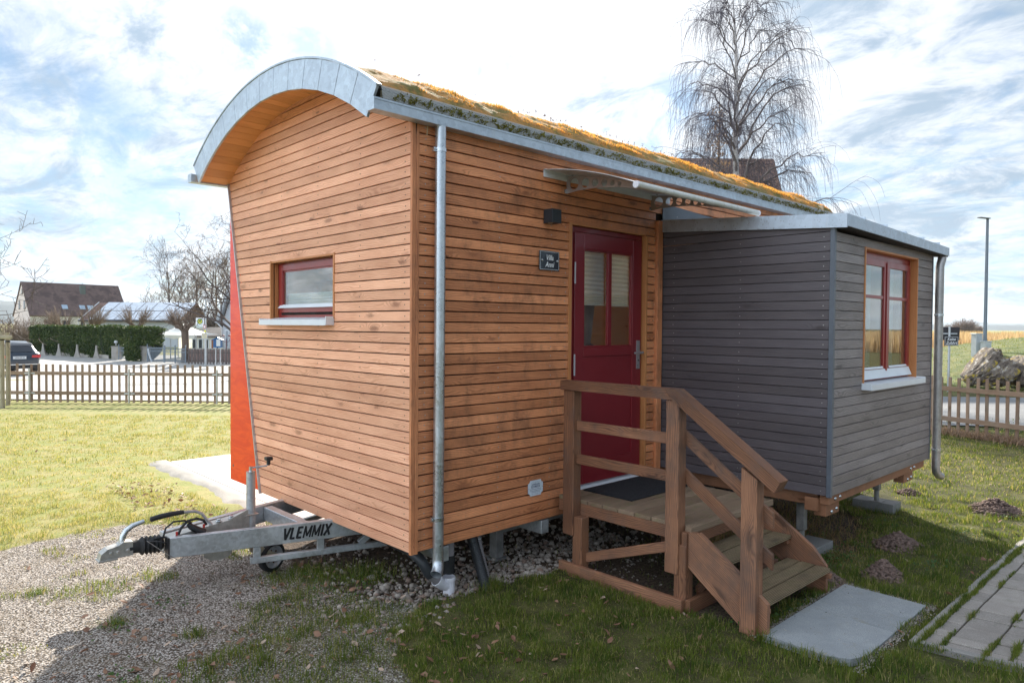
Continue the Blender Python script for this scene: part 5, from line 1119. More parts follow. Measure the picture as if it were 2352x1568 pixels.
soilm=plain('molehill_soil',(.135,.088,.072),.95,var=.35,ns=40)
def molehill(cx,cy,r,h,label,seed):
    rs=np.random.RandomState(seed); t=thing('molehill',label,'molehill',(cx,cy,G),'molehills in the lawn')
    n=42; V=[];F=[]
    gx,gy=np.meshgrid(np.linspace(-1.25,1.25,n),np.linspace(-1.25,1.25,n)); R=np.sqrt(gx**2+gy**2)*(1+.25*(fbm(gx+seed,gy,1.3)-.5)*2)
    z=h*np.clip(1-R**1.6,-.2,1)**.8 if False else h*np.clip(1-R,-.25,1); z=z+(fbm(gx*1.+seed,gy,9.,3)-.5)*h*.7*np.clip(1.2-R,0,1)-.012
    V=np.stack([(cx+gx*r).ravel(),(cy+gy*r*.85).ravel(),(G+z).ravel()],1); i=(np.arange(n-1)[None,:]+np.arange(n-1)[:,None]*n).ravel(); F=np.stack([i,i+1,i+1+n,i+n],1)
    npmesh('heap',V,F,soilm,t,smooth=True)
    m=520; a=rs.uniform(0,2*PI,m); q=rs.rand(m)**.6*1.1; x=cx+np.cos(a)*q*r; y=cy+np.sin(a)*q*r*.85; zz=G+h*np.clip(1-q,0,1)+rs.uniform(-.004,.008,m)
    o=stones('soil_clods',x,y,zz,rs.uniform(.006,.017,m)*(r/.14)**.5,soilm,True,.85); o.parent=t; o.location=-LOC[t.name]; LOC[o.name]=LOC[t.name]
molehill(5.76,-1.93,.26,.13,'broad molehill farthest to the right, out on the brighter grass',1)
molehill(3.80,-1.66,.20,.11,'molehill in the middle of the lawn, in front of the annex window',2)
molehill(2.92,-1.84,.155,.125,'small steep molehill beside the paving slabs, clear of the steps',3)
molehill(2.50,-1.60,.13,.08,'crumbly molehill heaped against the lower end of the steps',4)
molehill(5.95,-1.08,.13,.045,'low flat molehill just beyond the long concrete pad',5)
# ------------------------------------------------------------------ background helpers (view-aligned street grid)
RTv=Vector((RT[0],RT[1],0)); FWv=Vector((FW[0],FW[1],0)); C0=Vector((CAM[0],CAM[1],0))
def hor(px): return 738+(px+358)*.0074
def lat(px,D): return (px-1176)/FPX*D
def zz_(px,py,D): return 1.787-(py-hor(px))/FPX*D
def W(l,d,z): return C0+RTv*l+FWv*d+Vector((0,0,z))
def wp(px,py,D): return W(lat(px,D),D,zz_(px,py,D))
def LB(b,l0,l1,d0,d1,z0,z1,mat=0,ax=0,r=None): b.hexa([W((l0,l1)[i&1],(d0,d1)[(i>>1)&1],(z0,z1)[(i>>2)&1]) for i in range(8)],ax,mat,r)
GL=G-.70
def sheet(name,pts,m,z=None,dz=.006):
    """thin ground sheet following the terrain: pts = (lateral, depth) outline, a quad"""
    n,k=60,24; A,B,C_,D_=[np.array(p,float) for p in pts]; u,v=np.meshgrid(np.linspace(0,1,n),np.linspace(0,1,k))
    P=(A*(1-u)[...,None]+B*u[...,None])*(1-v)[...,None]+(D_*(1-u)[...,None]+C_*u[...,None])*v[...,None]
    x=C0.x+RT[0]*P[...,0]+FW[0]*P[...,1]; y=C0.y+RT[1]*P[...,0]+FW[1]*P[...,1]; h=gheight(x,y)+dz+.02
    V=np.stack([x.ravel(),y.ravel(),h.ravel()],1); i=(np.arange(n-1)[None,:]+np.arange(k-1)[:,None]*n).ravel(); F=np.stack([i,i+1,i+1+n,i+n],1)
    return struct(npmesh(name,V,F,m,smooth=True))
gravelfar=slabmat('pale_gravel',(.40,.39,.37),(.52,.50,.48),(.30,.28,.25),.6); roadm=slabmat('grey_asphalt',(.20,.20,.205),(.28,.28,.28),(.36,.35,.33),.8)
sheet('gravel_yard',[(-60,17.4),(3,16.2),(6,54),(-60,58)],gravelfar)
sheet('road',[(5.2,13.6),(18,11.8),(26,17.5),(5,19.5)],roadm,dz=.004)
sheet('gravel_path',[(6,36),(34,40),(60,62),(8,62)],gravelfar,dz=.004)
# ------------------------------------------------------------------ picket fences
def fence(A,B,n,zt,rt,rb,label,posts,seed,zb=.0,pw=.048,rail_side=1):
    A=Vector(A);B=Vector(B); t=thing('picket_fence',label,'fence',tuple((A+B)/2)); d=(B-A).normalized(); nr=Vector((-d.y,d.x,0)); 
    if nr.dot(Vector((CAM[0],CAM[1],0))-A)<0: nr=-nr
    ln=(B-A).length; rg=random.Random(seed)
    for k in range(n):
        p=A+d*(ln*(k+.5)/n)+d*rg.uniform(-.008,.008); h=zt+rg.uniform(-.012,.012); z0=zb+rg.uniform(-.01,.02); tl=rg.uniform(-.006,.006)
        b=MB(); b.beam(p-nr*.03+Vector((0,0,z0+p.z)),p-nr*.03+d*tl+Vector((0,0,h+p.z)),pw,.022,up=nr); b.build('picket',fencew,t)
    for z in (rt,rb):
        b=MB(); s=0
        while s<ln: e=min(s+2.6,ln); b.beam(A+d*s+Vector((0,0,z)),A+d*(e-.004)+Vector((0,0,z)),.03,.078); s=e
        b.build('rail',fencew,t)
    for s in posts:
        p=A+d*s; b=MB(); b.tube([p+nr*.035+Vector((0,0,-.3)),p+nr*.035+Vector((0,0,zt-.12))],.021,12); b.beam(p-d*.12+nr*.022+Vector((0,0,rt)),p+d*.12+nr*.022+Vector((0,0,rt)),.006,.03); b.beam(p-d*.12+nr*.022+Vector((0,0,rb)),p+d*.12+nr*.022+Vector((0,0,rb)),.006,.03); b.build('post',galvs,t)
fA=Vector((.472,15.618,G))-Vector((3.09,-3.03,0))*.45; fB=Vector((3.562,12.586,G))+Vector((3.09,-3.03,0))*1.1
dd=(fB-fA).length; du=(Vector((3.09,-3.03,0))).length
fence(fA,fB,int(dd/.168),.90,.665,.215,'long weathered picket fence on thin metal posts behind the left lawn',[.45*du,.45*du+.533*du,.45*du+1.0*du,.45*du-.53*du+.2,.45*du+1.5*du,.45*du+2.0*du],11,.0)
# low edging board at the foot of the fence
q0=Vector((11.45,.22,G)); q1=Vector((10.70,-1.94,G)); e=(q1-q0).normalized()
fence(q0-e*2.5,q1+e*1.4,int(((q1-q0).length+3.9)/.158),1.02,.79,.265,'short weathered picket fence behind the annex corner on the right',[],12,.03)
n=5200; s=RS.uniform(-.3,5.,n); nn=RS.randn(n)*.13; x=q0.x-e.x*2.5+e.x*s-e.y*nn; y=q0.y-e.y*2.5+e.y*s+e.x*nn
blade_mesh('dead_grass',x,y,gheight(x,y),RS.uniform(.04,.15,n),np.full(n,.012),leafm('dead_grass_fence',(.20,.12,.08),(.42,.30,.21),trans=.2),lean=1.2)
n=16000; x,y,d=scatter(n,11.5,24,44,.7); l=(x-CAM[0])*RT[0]+(y-CAM[1])*RT[1]; e_=(l>5)&((d<14.2)|(d>20.2)); x,y=x[e_],y[e_]
blade_mesh('verge_grass',x,y,gheight(x,y),RS.uniform(.04,.10,len(x)),np.full(len(x),.014),leafm('verge_blades',(.10,.15,.03),(.20,.24,.05),(.42,.33,.18),cf=.2,trans=.4),lean=.8)
#PART4
# ------------------------------------------------------------------ trees
def tubes(polys,k=4):
    """polys: list of (pts (n,3), radii (n,)) -> V,F,rnd"""
    V=[];F=[];R=[];b=0; ang=np.arange(k)*2*PI/k; ca,sa=np.cos(ang),np.sin(ang)
    for p,r in polys:
        n=len(p); t=np.gradient(p,axis=0); t/=np.linalg.norm(t,axis=1)[:,None]+1e-9
        ref=np.array([.3,.2,1.]) if abs(t[0][2])<.8 else np.array([1.,.3,0]); u=np.cross(t,ref); u/=np.linalg.norm(u,axis=1)[:,None]+1e-9; w_=np.cross(t,u)
        ring=p[:,None,:]+(u[:,None,:]*ca[None,:,None]+w_[:,None,:]*sa[None,:,None])*np.asarray(r)[:,None,None]
        V.append(ring.reshape(-1,3)); i=np.arange(n-1)[:,None]*k+np.arange(k)[None,:]; j=np.arange(n-1)[:,None]*k+(np.arange(k)[None,:]+1)%k
        f=np.stack([i,j,j+k,i+k],-1).reshape(-1,4)+b; F.append(f); R.append(np.full(len(f),RS.rand())); b+=n*k
    return np.concatenate(V),np.concatenate(F),np.concatenate(R)
def bark(name,a,b,st=0.,rough=.85):
    m,nt,p,out=mat(name); obj=N(nt,'ShaderNodeTexCoord').outputs['Object']; c=mixc(nt,mrange(nt,nz(nt,obj,6,6,.7,0,(1,1,.3)),.35,.65),a,b)
    if st: c=mixc(nt,mth(nt,'MULTIPLY',mrange(nt,nz(nt,obj,5,4,.7,0,(1,1,4)),.58,.66),st),c,(.05,.045,.045))
    L(nt,c,p.inputs['Base Color']); p.inputs['Roughness'].default_value=rough; bump(nt,p,nz(nt,obj,25,4,.7,0,(1,1,.3)),.4,.02); return m
barkb=bark('grey_brown_bark',(.15,.12,.10),(.09,.07,.06)); barkd=bark('twig_bark',(.10,.075,.065),(.065,.05,.048)); barkw=bark('birch_bark',(.68,.65,.65),(.48,.45,.45),.9); barkt=bark('birch_twigs',(.13,.115,.145),(.075,.065,.085)); barkl=bark('sunlit_twigs',(.27,.20,.15),(.16,.12,.09))
def wig(rs,p0,d0,L_,n,cur,grav=0.,up=0.):
    p=np.array(p0,float); d=np.array(d0,float); d/=np.linalg.norm(d); out=[p.copy()]
    for i in range(n):
        d=d+rs.randn(3)*cur+np.array([0,0,up-grav]); d/=np.linalg.norm(d); p=p+d*(L_/n); out.append(p.copy())
    return np.array(out)
def tree(base,h,seed,label,r0=None,spread=.55,levels=4,nb=(9,6,5,4),lenf=(.5,.55,.55,.5),up=.05,cur=.16,barkm=None,twigm=None,tip=.006,trunk_frac=1.,first=.25,cat='tree',group=None,lean=(0,0),forks=1,name='bare_tree'):
    rs=np.random.RandomState(seed); base=Vector(base); t=thing(name,label,cat,tuple(base),group); r0=r0 or h*.018
    tr=[];cr=[]
    def rec(p,r,ln,lev):
        # p: polyline of parent, r: radii ; spawn children
        if lev>=levels: return
        n=nb[min(lev,len(nb)-1)]
        for k in range(n):
            f=first+(1-first)*(k+rs.rand())/n if lev==0 else .2+.8*(k+rs.rand())/n
            q=min(f,.98)*(len(p)-1); i=int(q); pos=p[i]+(p[i+1]-p[i])*(q-i); td=p[i+1]-p[i]; td/=np.linalg.norm(td); rr=r[i]*.62
            a=rs.uniform(0,2*PI); perp=np.cross(td,[math.cos(a),math.sin(a),.2]); perp/=np.linalg.norm(perp)+1e-9
            d=td*(1-spread)+perp*spread*rs.uniform(.8,1.25); l=ln*lenf[min(lev,len(lenf)-1)]*rs.uniform(.7,1.15)*(1.15-.6*f if lev==0 else 1)
            m=6 if lev<2 else 4
            c=wig(rs,pos,d,l,m,cur,0,up); rad=np.linspace(max(rr,tip),max(rr*.3,tip*.8),m+1); (tr if lev==0 and False else cr).append((c,rad)); rec(c,rad,l,lev+1)
    for fk in range(forks):
        d0=(lean[0]+rs.randn()*.06*(forks>1)*3,lean[1]+rs.randn()*.06*(forks>1)*3,1)
        p=wig(rs,base,d0,h*trunk_frac,10,.05,0,.02); r=np.linspace(r0,r0*.25,11); r[0]*=1.25; tr.append((p,r)); rec(p,r,h,0)
    V,F,R=tubes(tr,10); npmesh('trunk',V,F,barkm or barkb,t,rnd=R,smooth=True)
    V,F,R=tubes(cr,3); npmesh('crown',V,F,twigm or barkd,t,rnd=R)
    return t
def birch():
    rs=np.random.RandomState(4); D=24; base=W(lat(1690,D),D,G); t=thing('weeping_birch','tall bare weeping birch with white trunk rising behind the house roof','tree',tuple(base))
    H=13.2; b=np.array(base); tp=np.array([b+np.array([RT[0]*o,RT[1]*o,z]) for z,o in ((0,.15),(2,.1),(4,-.02),(6.6,-.06),(8.3,-.12),(10,-.1),(11.3,-.14),(12.4,-.22),(13.2,-.3))]); tr=np.array([.15,.135,.12,.105,.085,.06,.042,.026,.012])
    limbs=[];tw=[]; strands=[]
    spec=[]
    # main limbs: (height, side -1..1, reach, rise)
    for (z,side,reach,rise) in ((5.9,1,3.1,1.8),(5.6,1,2.6,2.5),(6.3,.9,2.4,3.2),(5.7,-1,2.2,1.0),(6.0,-.9,1.9,2.2),(7.7,1,2.1,2.6),(8.2,.9,2.2,2.9),(8.9,1,1.9,2.4),(7.3,-.9,1.6,2.0),(8.5,-1,1.4,1.6),(9.3,-1,1.6,1.1),(9.8,.8,1.7,2.0),(10.2,-1,1.5,.9),(10.6,1,1.5,1.8),(11,-1,1.3,1.2),(11.4,.9,1.2,1.4),(11.8,-.8,.9,1.2),(12.0,.7,.9,1.0),(5.3,.8,3.2,.8),(6.6,-.8,1.9,1.5)): spec.append((z,side,reach,rise,rs.uniform(-.5,.5)))
    for k in range(26): z=rs.uniform(5.4,12.3); spec.append((z,rs.choice([-1,1])*rs.uniform(.2,.8),(.9+2.0*(1-(z-5)/8)),rs.uniform(.8,2.2),rs.uniform(-1,1)))
    for (z,side,reach,rise,dep) in spec:
        i=np.interp(z,tp[:,2]-b[2],np.arange(len(tp))); p0=np.array([np.interp(i,np.arange(len(tp)),tp[:,c]) for c in range(3)])
        n=9; u=np.linspace(0,1,n+1)[:,None]; hd=np.array([RT[0]*side+FW[0]*dep,RT[1]*side+FW[1]*dep,0]); L3=p0+hd*(reach*u)+np.array([0,0,1.])*(rise*(1-(1-u)**1.7)-.18*rise*u**3); L3[1:]+=rs.randn(n,3)*.05
        r=np.interp(z,tp[:,2]-b[2],tr)*.40*np.linspace(1,.1,n+1)+.005; limbs.append((L3,r))
        for q in range(int(9+reach*5)):
            f=rs.uniform(.25,1)*n; j=min(int(f),n-1); s0=L3[j]+(L3[j+1]-L3[j])*(f-j); d=(L3[j+1]-L3[j]); d/=np.linalg.norm(d); d=d+rs.randn(3)*.55+np.array([0,0,.15]); l=rs.uniform(.5,1.3)
            c=wig(rs,s0,d,l,5,.13,.16); tw.append((c,np.linspace(.0085,.004,6)))
            for w_ in range(rs.randint(3,6)):
                g=rs.uniform(.2,1)*5; g0=min(int(g),4); s1=c[g0]+(c[g0+1]-c[g0])*(g-g0); l2=rs.uniform(.4,1.6)*(1.1 if z<9 else .85)
                h=wig(rs,s1,(c[g0+1]-c[g0])/np.linalg.norm(c[g0+1]-c[g0])*.6+rs.randn(3)*.35+np.array([0,0,-.3]),l2,6,.06,.45); strands.append((h,np.linspace(.0036,.0026,7)))
    V,F,R=tubes([(tp,tr)],14); npmesh('trunk',V,F,barkw,t,rnd=R,smooth=True)
    V,F,R=tubes(limbs,6); npmesh('limbs',V,F,bark('birch_limbs',(.20,.17,.17),(.11,.09,.09)),t,rnd=R,smooth=True)
    V,F,R=tubes(tw+strands,3); cr=npmesh('crown',V,F,barkt,t,rnd=R)
    P=np.concatenate([s[0][1:] for s in strands]); P=P[RS.rand(len(P))<.85]; P=np.repeat(P,2,0); P=P+RS.randn(*P.shape)*np.array([.012,.012,.05]); n=len(P); s=RS.uniform(.006,.013,(n,1)); a=RS.randn(n,3); a/=np.linalg.norm(a,axis=1)[:,None]; 
    V=np.stack([P-a*s,P+a*s*.6+np.array([0,0,-1])*s,P+np.array([0,0,-2.6])*s],1).reshape(-1,3); npmesh('buds',V,np.arange(3*n).reshape(-1,3),barkt,cr,rnd=RS.rand(n),kind='stuff')
birch()
def leafcloud(name,P,s,m,parent,kind='stuff',flat=1.):
    n=len(P); a=RS.randn(n,3); a/=np.linalg.norm(a,axis=1)[:,None]; b=np.cross(a,RS.randn(n,3)); b/=np.linalg.norm(b,axis=1)[:,None]; S=np.asarray(s).reshape(-1,1)
    V=np.stack([P-a*S,P+b*S*.6,P+a*S,P-b*S*.6],1).reshape(-1,3); return npmesh(name,V,np.arange(4*n).reshape(-1,4),m,parent,rnd=RS.rand(n),kind=kind)
def brown_conifer():
    D=27.5; base=W(lat(1643,D),D,G); t=thing('conifer','narrow brown conifer half hidden among the birch twigs','tree',tuple(base)); rs=RS
    V,F,R=tubes([(np.array([base,base+Vector((0,0,5)),base+Vector((.1,0,10.6))]),np.array([.12,.09,.02]))],8); npmesh('trunk',V,F,barkb,t,rnd=R,smooth=True)
    P=[]
    for k in range(80):
        z=rs.uniform(4,10.4); rr=(.25+1.05*(1-(z-4)/6.9))*rs.uniform(.5,1); a=rs.uniform(0,2*PI); c=np.array(base)+np.array([math.cos(a)*rr,math.sin(a)*rr,z-.25*rr]); q=np.array(base)+np.array([0,0,z])
        for j in range(16): f=rs.rand()**.6; P.append(q+(c-q)*f+rs.randn(3)*.08)
    leafcloud('crown',np.array(P),rs.uniform(.03,.07,len(P)),leafm('brown_needles',(.24,.16,.12),(.34,.25,.18),trans=.3),t,kind=None) 
brown_conifer()
# young tree with stakes at the far left
tb=W(lat(-165,14.7),14.7,G); tree(tb,4.1,21,'bare tree whose thin twigs reach in over the left edge above the stakes',r0=.035,spread=.62,levels=4,nb=(12,5,4,2),lenf=(.62,.5,.5,.4),up=.05,cur=.12,tip=.0055,first=.42,trunk_frac=.75,barkm=barkb,twigm=barkd,name='young_tree')
t=thing('tree_stakes','two pale round wooden tree stakes joined by a rounded cross board','stakes',tuple(W(lat(6,14.9),14.9,G)))
for (px,D,h) in ((4,14.9,1.66),(17,15.5,1.60)):
    p=W(lat(px,D),D,G); b=MB(); b.tube([p+Vector((0,0,-.2)),p+Vector((0,0,h))],.043,14); s=b.build('stake',stakew,t,smooth=40)
    b=MB(); b.lathe(p+Vector((0,0,h-.22)),(0,0,1),[(0,.047),(.05,.047)],14); b.build('strap',blackp,s)
b=MB(); LB(b,lat(-22,14.8),lat(24,14.8),14.82,14.86,G+1.47,G+1.55,ax=0); b.build('cross_board',stakew,t,bevel=.02,bw_seg=3)
# ------------------------------------------------------------------ parked car
def car():
    D=34; org=W(lat(97,D),D,GL); phi=math.radians(142)   # heading: away to the left
    h=(RTv*math.cos(phi)+FWv*math.sin(phi)).normalized(); s=Vector((-h.y,h.x,0)); s=-s if s.dot(RTv)>0 else s   # s points to the car side facing us? (left in picture)
    side=s
    t=thing('parked_car','dark blue estate-style off-road car seen from behind, cut by the left edge','car',tuple(org))
    Wd=.93; org=org+side*Wd*1.0+h*.1
    if (org-C0).dot(FWv)<0: pass
    def P(x,y,z): return org+h*x+side*y+Vector((0,0,z))
    paint=plain('car_paint_blue',(.028,.042,.065),.22,.3,.5,.04,2,coat=1.); gl=plain('car_glass',(.02,.03,.045),.06,0,.8,.05); trim=plain('car_trim',(.02,.02,.022),.5); chrome=plain('chrome',(.75,.76,.78),.15,.95); red=plain('tail_red',(.62,.015,.02),.2,coat=.6)
    # stations: x, half width at sill, at belt, z bottom, z belt, roof half width, z roof
    st=[(-.02,.74,.80,.52,.95,.60,.97),(.06,.84,.88,.36,1.02,.62,1.12),(.30,.90,.92,.32,1.06,.66,1.38),(.62,.92,.93,.32,1.05,.67,1.56),(1.2,.93,.93,.32,1.03,.68,1.62),(2.2,.93,.93,.32,1.0,.67,1.62),(2.9,.93,.92,.32,.98,.64,1.50),(3.5,.93,.90,.32,.97,.62,1.05),(4.3,.90,.84,.34,.86,.5,.90),(4.62,.76,.70,.40,.70,.4,.74)]
    b=MB(); rings=[]
    for (x,w0,w1,z0,z1,w2,z2) in st:
        half=[(0,z0),(w0*.9,z0),(w0,z0+.12),(w0+.01,(z0+z1)/2),(w1,z1),(w1-.035,z1+.02),(w2+.03,z2-.05),(w2-.06,z2),(0,z2+.02)]
        ring=[P(x,y,z) for y,z in half]+[P(x,-y,z) for y,z in half[-2:0:-1]]; rings.append(ring)
    n=len(rings[0]); base=0
    for r in rings: b.v+=[tuple(p) for p in r]
    for i in range(len(rings)-1):
        for k in range(n): k2=(k+1)%n; b.f.append((i*n+k,i*n+k2,(i+1)*n+k2,(i+1)*n+k)); b.uv+=[(0,0)]*4; b.r.append(.5); b.m.append(0)
    for i,rv in ((0,True),(len(rings)-1,False)):
        idx=tuple(range(i*n,(i+1)*n)); b.f.append(idx[::-1] if rv else idx); b.uv+=[(0,0)]*n; b.r.append(.5); b.m.append(0)
    body=b.build('body',paint,t,smooth=38,bevel=.02,bw_seg=2)
    e=.006
    def quad(nm,pts,m,par=t,th=.012,nv=None): b=MB(); b.prism(pts,nv,th); return b.build(nm,m,par)
    quad('rear_window',[P(.075,.55,1.12),P(.075,-.55,1.12),P(.285,-.50,1.41),P(.285,.50,1.41)],gl,nv=-h+Vector((0,0,.6)),th=.045)
    b=MB(); b.prism([P(.28,.60,1.40),P(.28,-.60,1.40),P(.42,-.60,1.50),P(.42,.60,1.50)],-h+Vector((0,0,.3)),.07); b.build('spoiler',paint,t,bevel=.01)
    quad('side_window',[P(.62,.885,1.085),P(1.25,.885,1.06),P(1.25,.72,1.48),P(.95,.72,1.46)],gl,nv=side+Vector((0,0,.4)),th=.025)
    quad('side_window',[P(1.30,.885,1.06),P(2.1,.885,1.05),P(2.1,.72,1.49),P(1.30,.72,1.49)],gl,nv=side+Vector((0,0,.4)),th=.025)
    for sg in (1,-1): quad('tail_light',[P(.03,.50*sg,.86),P(.03,.86*sg,.84),P(.03,.88*sg,.98),P(.03,.52*sg,.97)],red,nv=-h,th=.06)
    quad('tail_light',[P(.10,.89,.85),P(.55,.925,.93),P(.50,.925,.99),P(.10,.89,.98)],red,nv=side,th=.022)
    b=MB(); b.prism([P(-.03,.27,.80),P(-.03,-.27,.80),P(-.03,-.27,.93),P(-.03,.27,.93)],-h,.02); pl=b.build('number_plate',[white],t)
    th=math.atan2((-side).y,(-side).x); text('LAN KR 93',.11,black,P(-.0535,0,.865),Matrix.Rotation(th,3,'Z')@RX,pl,sx=.75,ext=.001)
    b=MB(); b.prism([P(.0,.84,.52),P(.0,-.84,.52),P(.0,-.84,.56),P(.0,.84,.56)],-h,.045); b.build('chrome_strip',chrome,t)
    b=MB(); b.prism([P(.02,.80,.34),P(.02,-.80,.34),P(.02,-.84,.51),P(.02,.84,.51)],-h,.03); b.build('bumper',trim,t)
    for (x,sg) in ((.86,1),(.86,-1),(3.72,1),(3.72,-1)):
        b=MB(); c=P(x,(.93-.11)*sg,.36); b.lathe(c,side*sg,[(-.11,.22),(-.11,.34),(-.08,.365),(.08,.365),(.11,.34),(.115,.24)],28); wh=b.build('wheel',rubber,t,smooth=40)
        b=MB(); b.lathe(c,side*sg,[(.10,.24),(.085,.20),(.09,.06),(.11,.05),(.115,0)],20); b.build('rim',chrome,wh,smooth=40)
        b=MB(); b.tube([P(x+.41*math.cos(a),.935*sg,.36+.41*math.sin(a)) for a in [PI*i/12 for i in range(13)]],.028,6); b.build('wheel_arch',trim,t,smooth=True)
car()
# ------------------------------------------------------------------ hedge, garden wall, gates
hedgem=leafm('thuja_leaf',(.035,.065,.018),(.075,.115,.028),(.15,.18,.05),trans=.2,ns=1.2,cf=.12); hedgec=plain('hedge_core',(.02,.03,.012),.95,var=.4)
wallw=plain('weathered_white_render',(.40,.37,.33),.85,var=.1,ns=3,dirt=.7,dirtc=(.28,.22,.15))
def hz(px,py,D): return zz_(px,py,D)
def hedge(px0,px1,D0,D1,ztop,zb,label,seed,cut=0.):
    t=thing('clipped_hedge',label,'hedge',tuple(W((lat(px0,D0)+lat(px1,D1))/2,(D0+D1)/2,zb)),'hedge sections along the garden wall'); rs=np.random.RandomState(seed)
    l0,l1=lat(px0,D0),lat(px1,D1); n=9500; u=rs.rand(n); v=rs.rand(n); w_=rs.rand(n)
    # surface-biased sample of a rounded block narrowing to a hanging lobe
    face=rs.rand(n); zz=zb+(ztop-zb)*v; half=.5*np.where(v<.45,.62+.38*np.sin(np.clip(v/.45,0,1)*PI/2)**.8,1.); l=(l0+l1)/2+(l1-l0)*(u-.5)*2*half; 
    if cut: l=np.where(v<.48,(l0+(l1-l0)*u*(1-cut)),l)
    edge=np.abs(u-.5)*2; dd=D0+(D1-D0)*u; dep=-.55*np.sqrt(np.clip(1-edge**4,0,1)); top=face<.25; zz=np.where(top,ztop+rs.randn(n)*.03-.22*edge**3,zz); dpt=dd+np.where(top,rs.uniform(-.55,.6,n),dep*np.where(v<.5,.5+v,1)); 
    P=C0_np+np.outer(l,RT3)+np.outer(dpt,FW3)+np.stack([np.zeros(n),np.zeros(n),zz],1)+rs.randn(n,3)*.05
    leafcloud('foliage',P,rs.uniform(.035,.085,n),hedgem,t,kind=None)
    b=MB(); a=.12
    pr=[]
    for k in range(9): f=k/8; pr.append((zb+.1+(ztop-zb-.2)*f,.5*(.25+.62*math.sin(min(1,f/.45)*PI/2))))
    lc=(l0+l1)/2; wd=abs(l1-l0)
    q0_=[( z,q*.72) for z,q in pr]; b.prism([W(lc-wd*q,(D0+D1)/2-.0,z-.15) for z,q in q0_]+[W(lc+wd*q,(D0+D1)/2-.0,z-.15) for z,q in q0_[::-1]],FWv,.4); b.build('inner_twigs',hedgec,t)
C0_np=np.array([CAM[0],CAM[1],0.]); RT3=np.array([RT[0],RT[1],0.]); FW3=np.array([FW[0],FW[1],0.])
hs=[(75,116,56,55),(104,149,55,54),(140,192,54,52.5),(183,238,52.5,51),(230,292,51,49)]
hl=['clipped green hedge section at the left end of the garden wall, next to the car','second hedge section from the car, hanging between two wall fins','middle hedge section of the five on the garden wall','hedge section second from the white gate pillar','hedge section beside the white gate pillar with the round lamp']
for (a,c,d0,d1),lb,sd in zip(hs,hl,range(30,36)): hedge(a,c,d0,d1,hz((a+c)/2,750,(d0+d1)/2),hz((a+c)/2,816+(a-75)*.045,(d0+d1)/2),lb,sd)
hedge(292,377,47.5,46.5,hz(330,752,47),hz(300,826,47),'big rounded hedge block between the gate pillar and the wide metal gate',41,cut=.52)
def gwall():
    t=thing('garden_wall','low stained white garden wall with curved upright fins between the hedge sections','wall',tuple(W(lat(180,53),53,GL)))
    b=MB()
    for (p0,p1,d0,d1) in ((76,110,56,55),(110,146,55,54),(146,188,54,52.5),(188,234,52.5,51),(234,256,51,50)):
        l0,l1=lat(p0,d0),lat(p1,d1); P=[]
        for z in (GL-.1,GL+.28):
            for dd in (0,.2):
                P+=[W(l0,d0+dd-.4,z),W(l1,d1+dd-.4,z)]
        b.hexa(P,0)
    b.build('base_wall',wallw,t)
    for px,d in ((110,54.8),(146,53.6),(188,52.1),(232,50.7)):
        l=lat(px,d); b=MB(); pts=[]
        for k in range(8): f=k/7; pts.append(W(l-.06-.22*(1-f)**2.2,d-.62,GL+.0+.95*f))
        for k in range(8): f=k/7; pts.append(W(l+.04+.20*(f)**2.2,d-.62,GL+.95*(1-f)))
        b.prism(pts,FWv,.12,r=.5); b.build('fin',wallw,t)
gwall()
def pillar(px0,px1,D,pyt,label,lamp=False,group=None):
    t=thing('gate_pillar',label,'pillar',tuple(W(lat((px0+px1)/2,D),D,GL)),group); b=MB(); LB(b,lat(px0,D),lat(px1,D),D,D+.45,GL-.1,hz(px0,pyt,D),ax=2); LB(b,lat(px0,D)-.03,lat(px1,D)+.03,D-.03,D+.48,hz(px0,pyt,D)+.001,hz(px0,pyt,D)+.06); b.build('shaft',wallw,t,bevel=.01); return t
pillar(255,272,48.5,797,'stained white gate pillar with intercom and small lamp'); pillar(288,300,47.5,797,'plain narrow white pillar between small gate and big hedge'); pillar(336-16,338,46.5,797,'white pillar holding the curved metal gate'); 
t=thing('pillar_lamp','small round tiered lamp on the intercom pillar','lamp',tuple(W(lat(264,48.6),48.6,hz(264,795,48.5)))); b=MB(); c=W(lat(264,48.6),48.7,hz(264,794.5,48.5)+.062)
b.lathe(c,(0,0,1),[(0,.05),(.02,.05),(.02,.025),(.14,.025),(.15,.12),(.18,.14),(.20,.09),(.23,.13),(.25,.09),(.29,.12),(.31,.03),(.33,0)],14); b.build('lamp',white,t,smooth=40)
def gate(px0,px1,D0,D1,pyt,n,label,curve=False):
    t=thing('metal_gate',label,'gate',tuple(W(lat((px0+px1)/2,D0),D0,GL))); gm=plain('gate_steel',(.22,.26,.30),.5,.4); zt=hz(px0,pyt,D0)
    def pt(f,z): l=lat(px0,D0)*(1-f)+lat(px1,D1)*f; return W(l,D0*(1-f)+D1*f,z)
    b=MB(); 
    for z in (zt-.05,zt-.25,GL+.15): b.tube([pt(0,z),pt(1,z)],.022,6)
    b.build('gate_rails',gm,t)
    b=MB()
    for k in range(n+1): b.tube([pt(k/n,GL+.06),pt(k/n,zt+(.03 if k%2 else 0))],.014,5)
    b.build('bars',gm,t)
    b=MB()
    for f in ((0,.5,1) if n>20 else (0,1)): b.tube([pt(f,GL),pt(f,zt+.12)],.035,8); b.lathe(pt(f,zt+.12),(0,0,1),[(0,.035),(.03,.05),(.07,.04),(.09,0)],8)
    b.build('gate_post',gm,t,smooth=40)
    if curve:
        b=MB()
        for o in (0,.18): b.tube([pt(.02+o*.3+.26*f**1.5,zt-.1-.95*f) for f in [i/9 for i in range(10)]],.03,6)
        b.build('curved_bars',galvs,t,smooth=True)
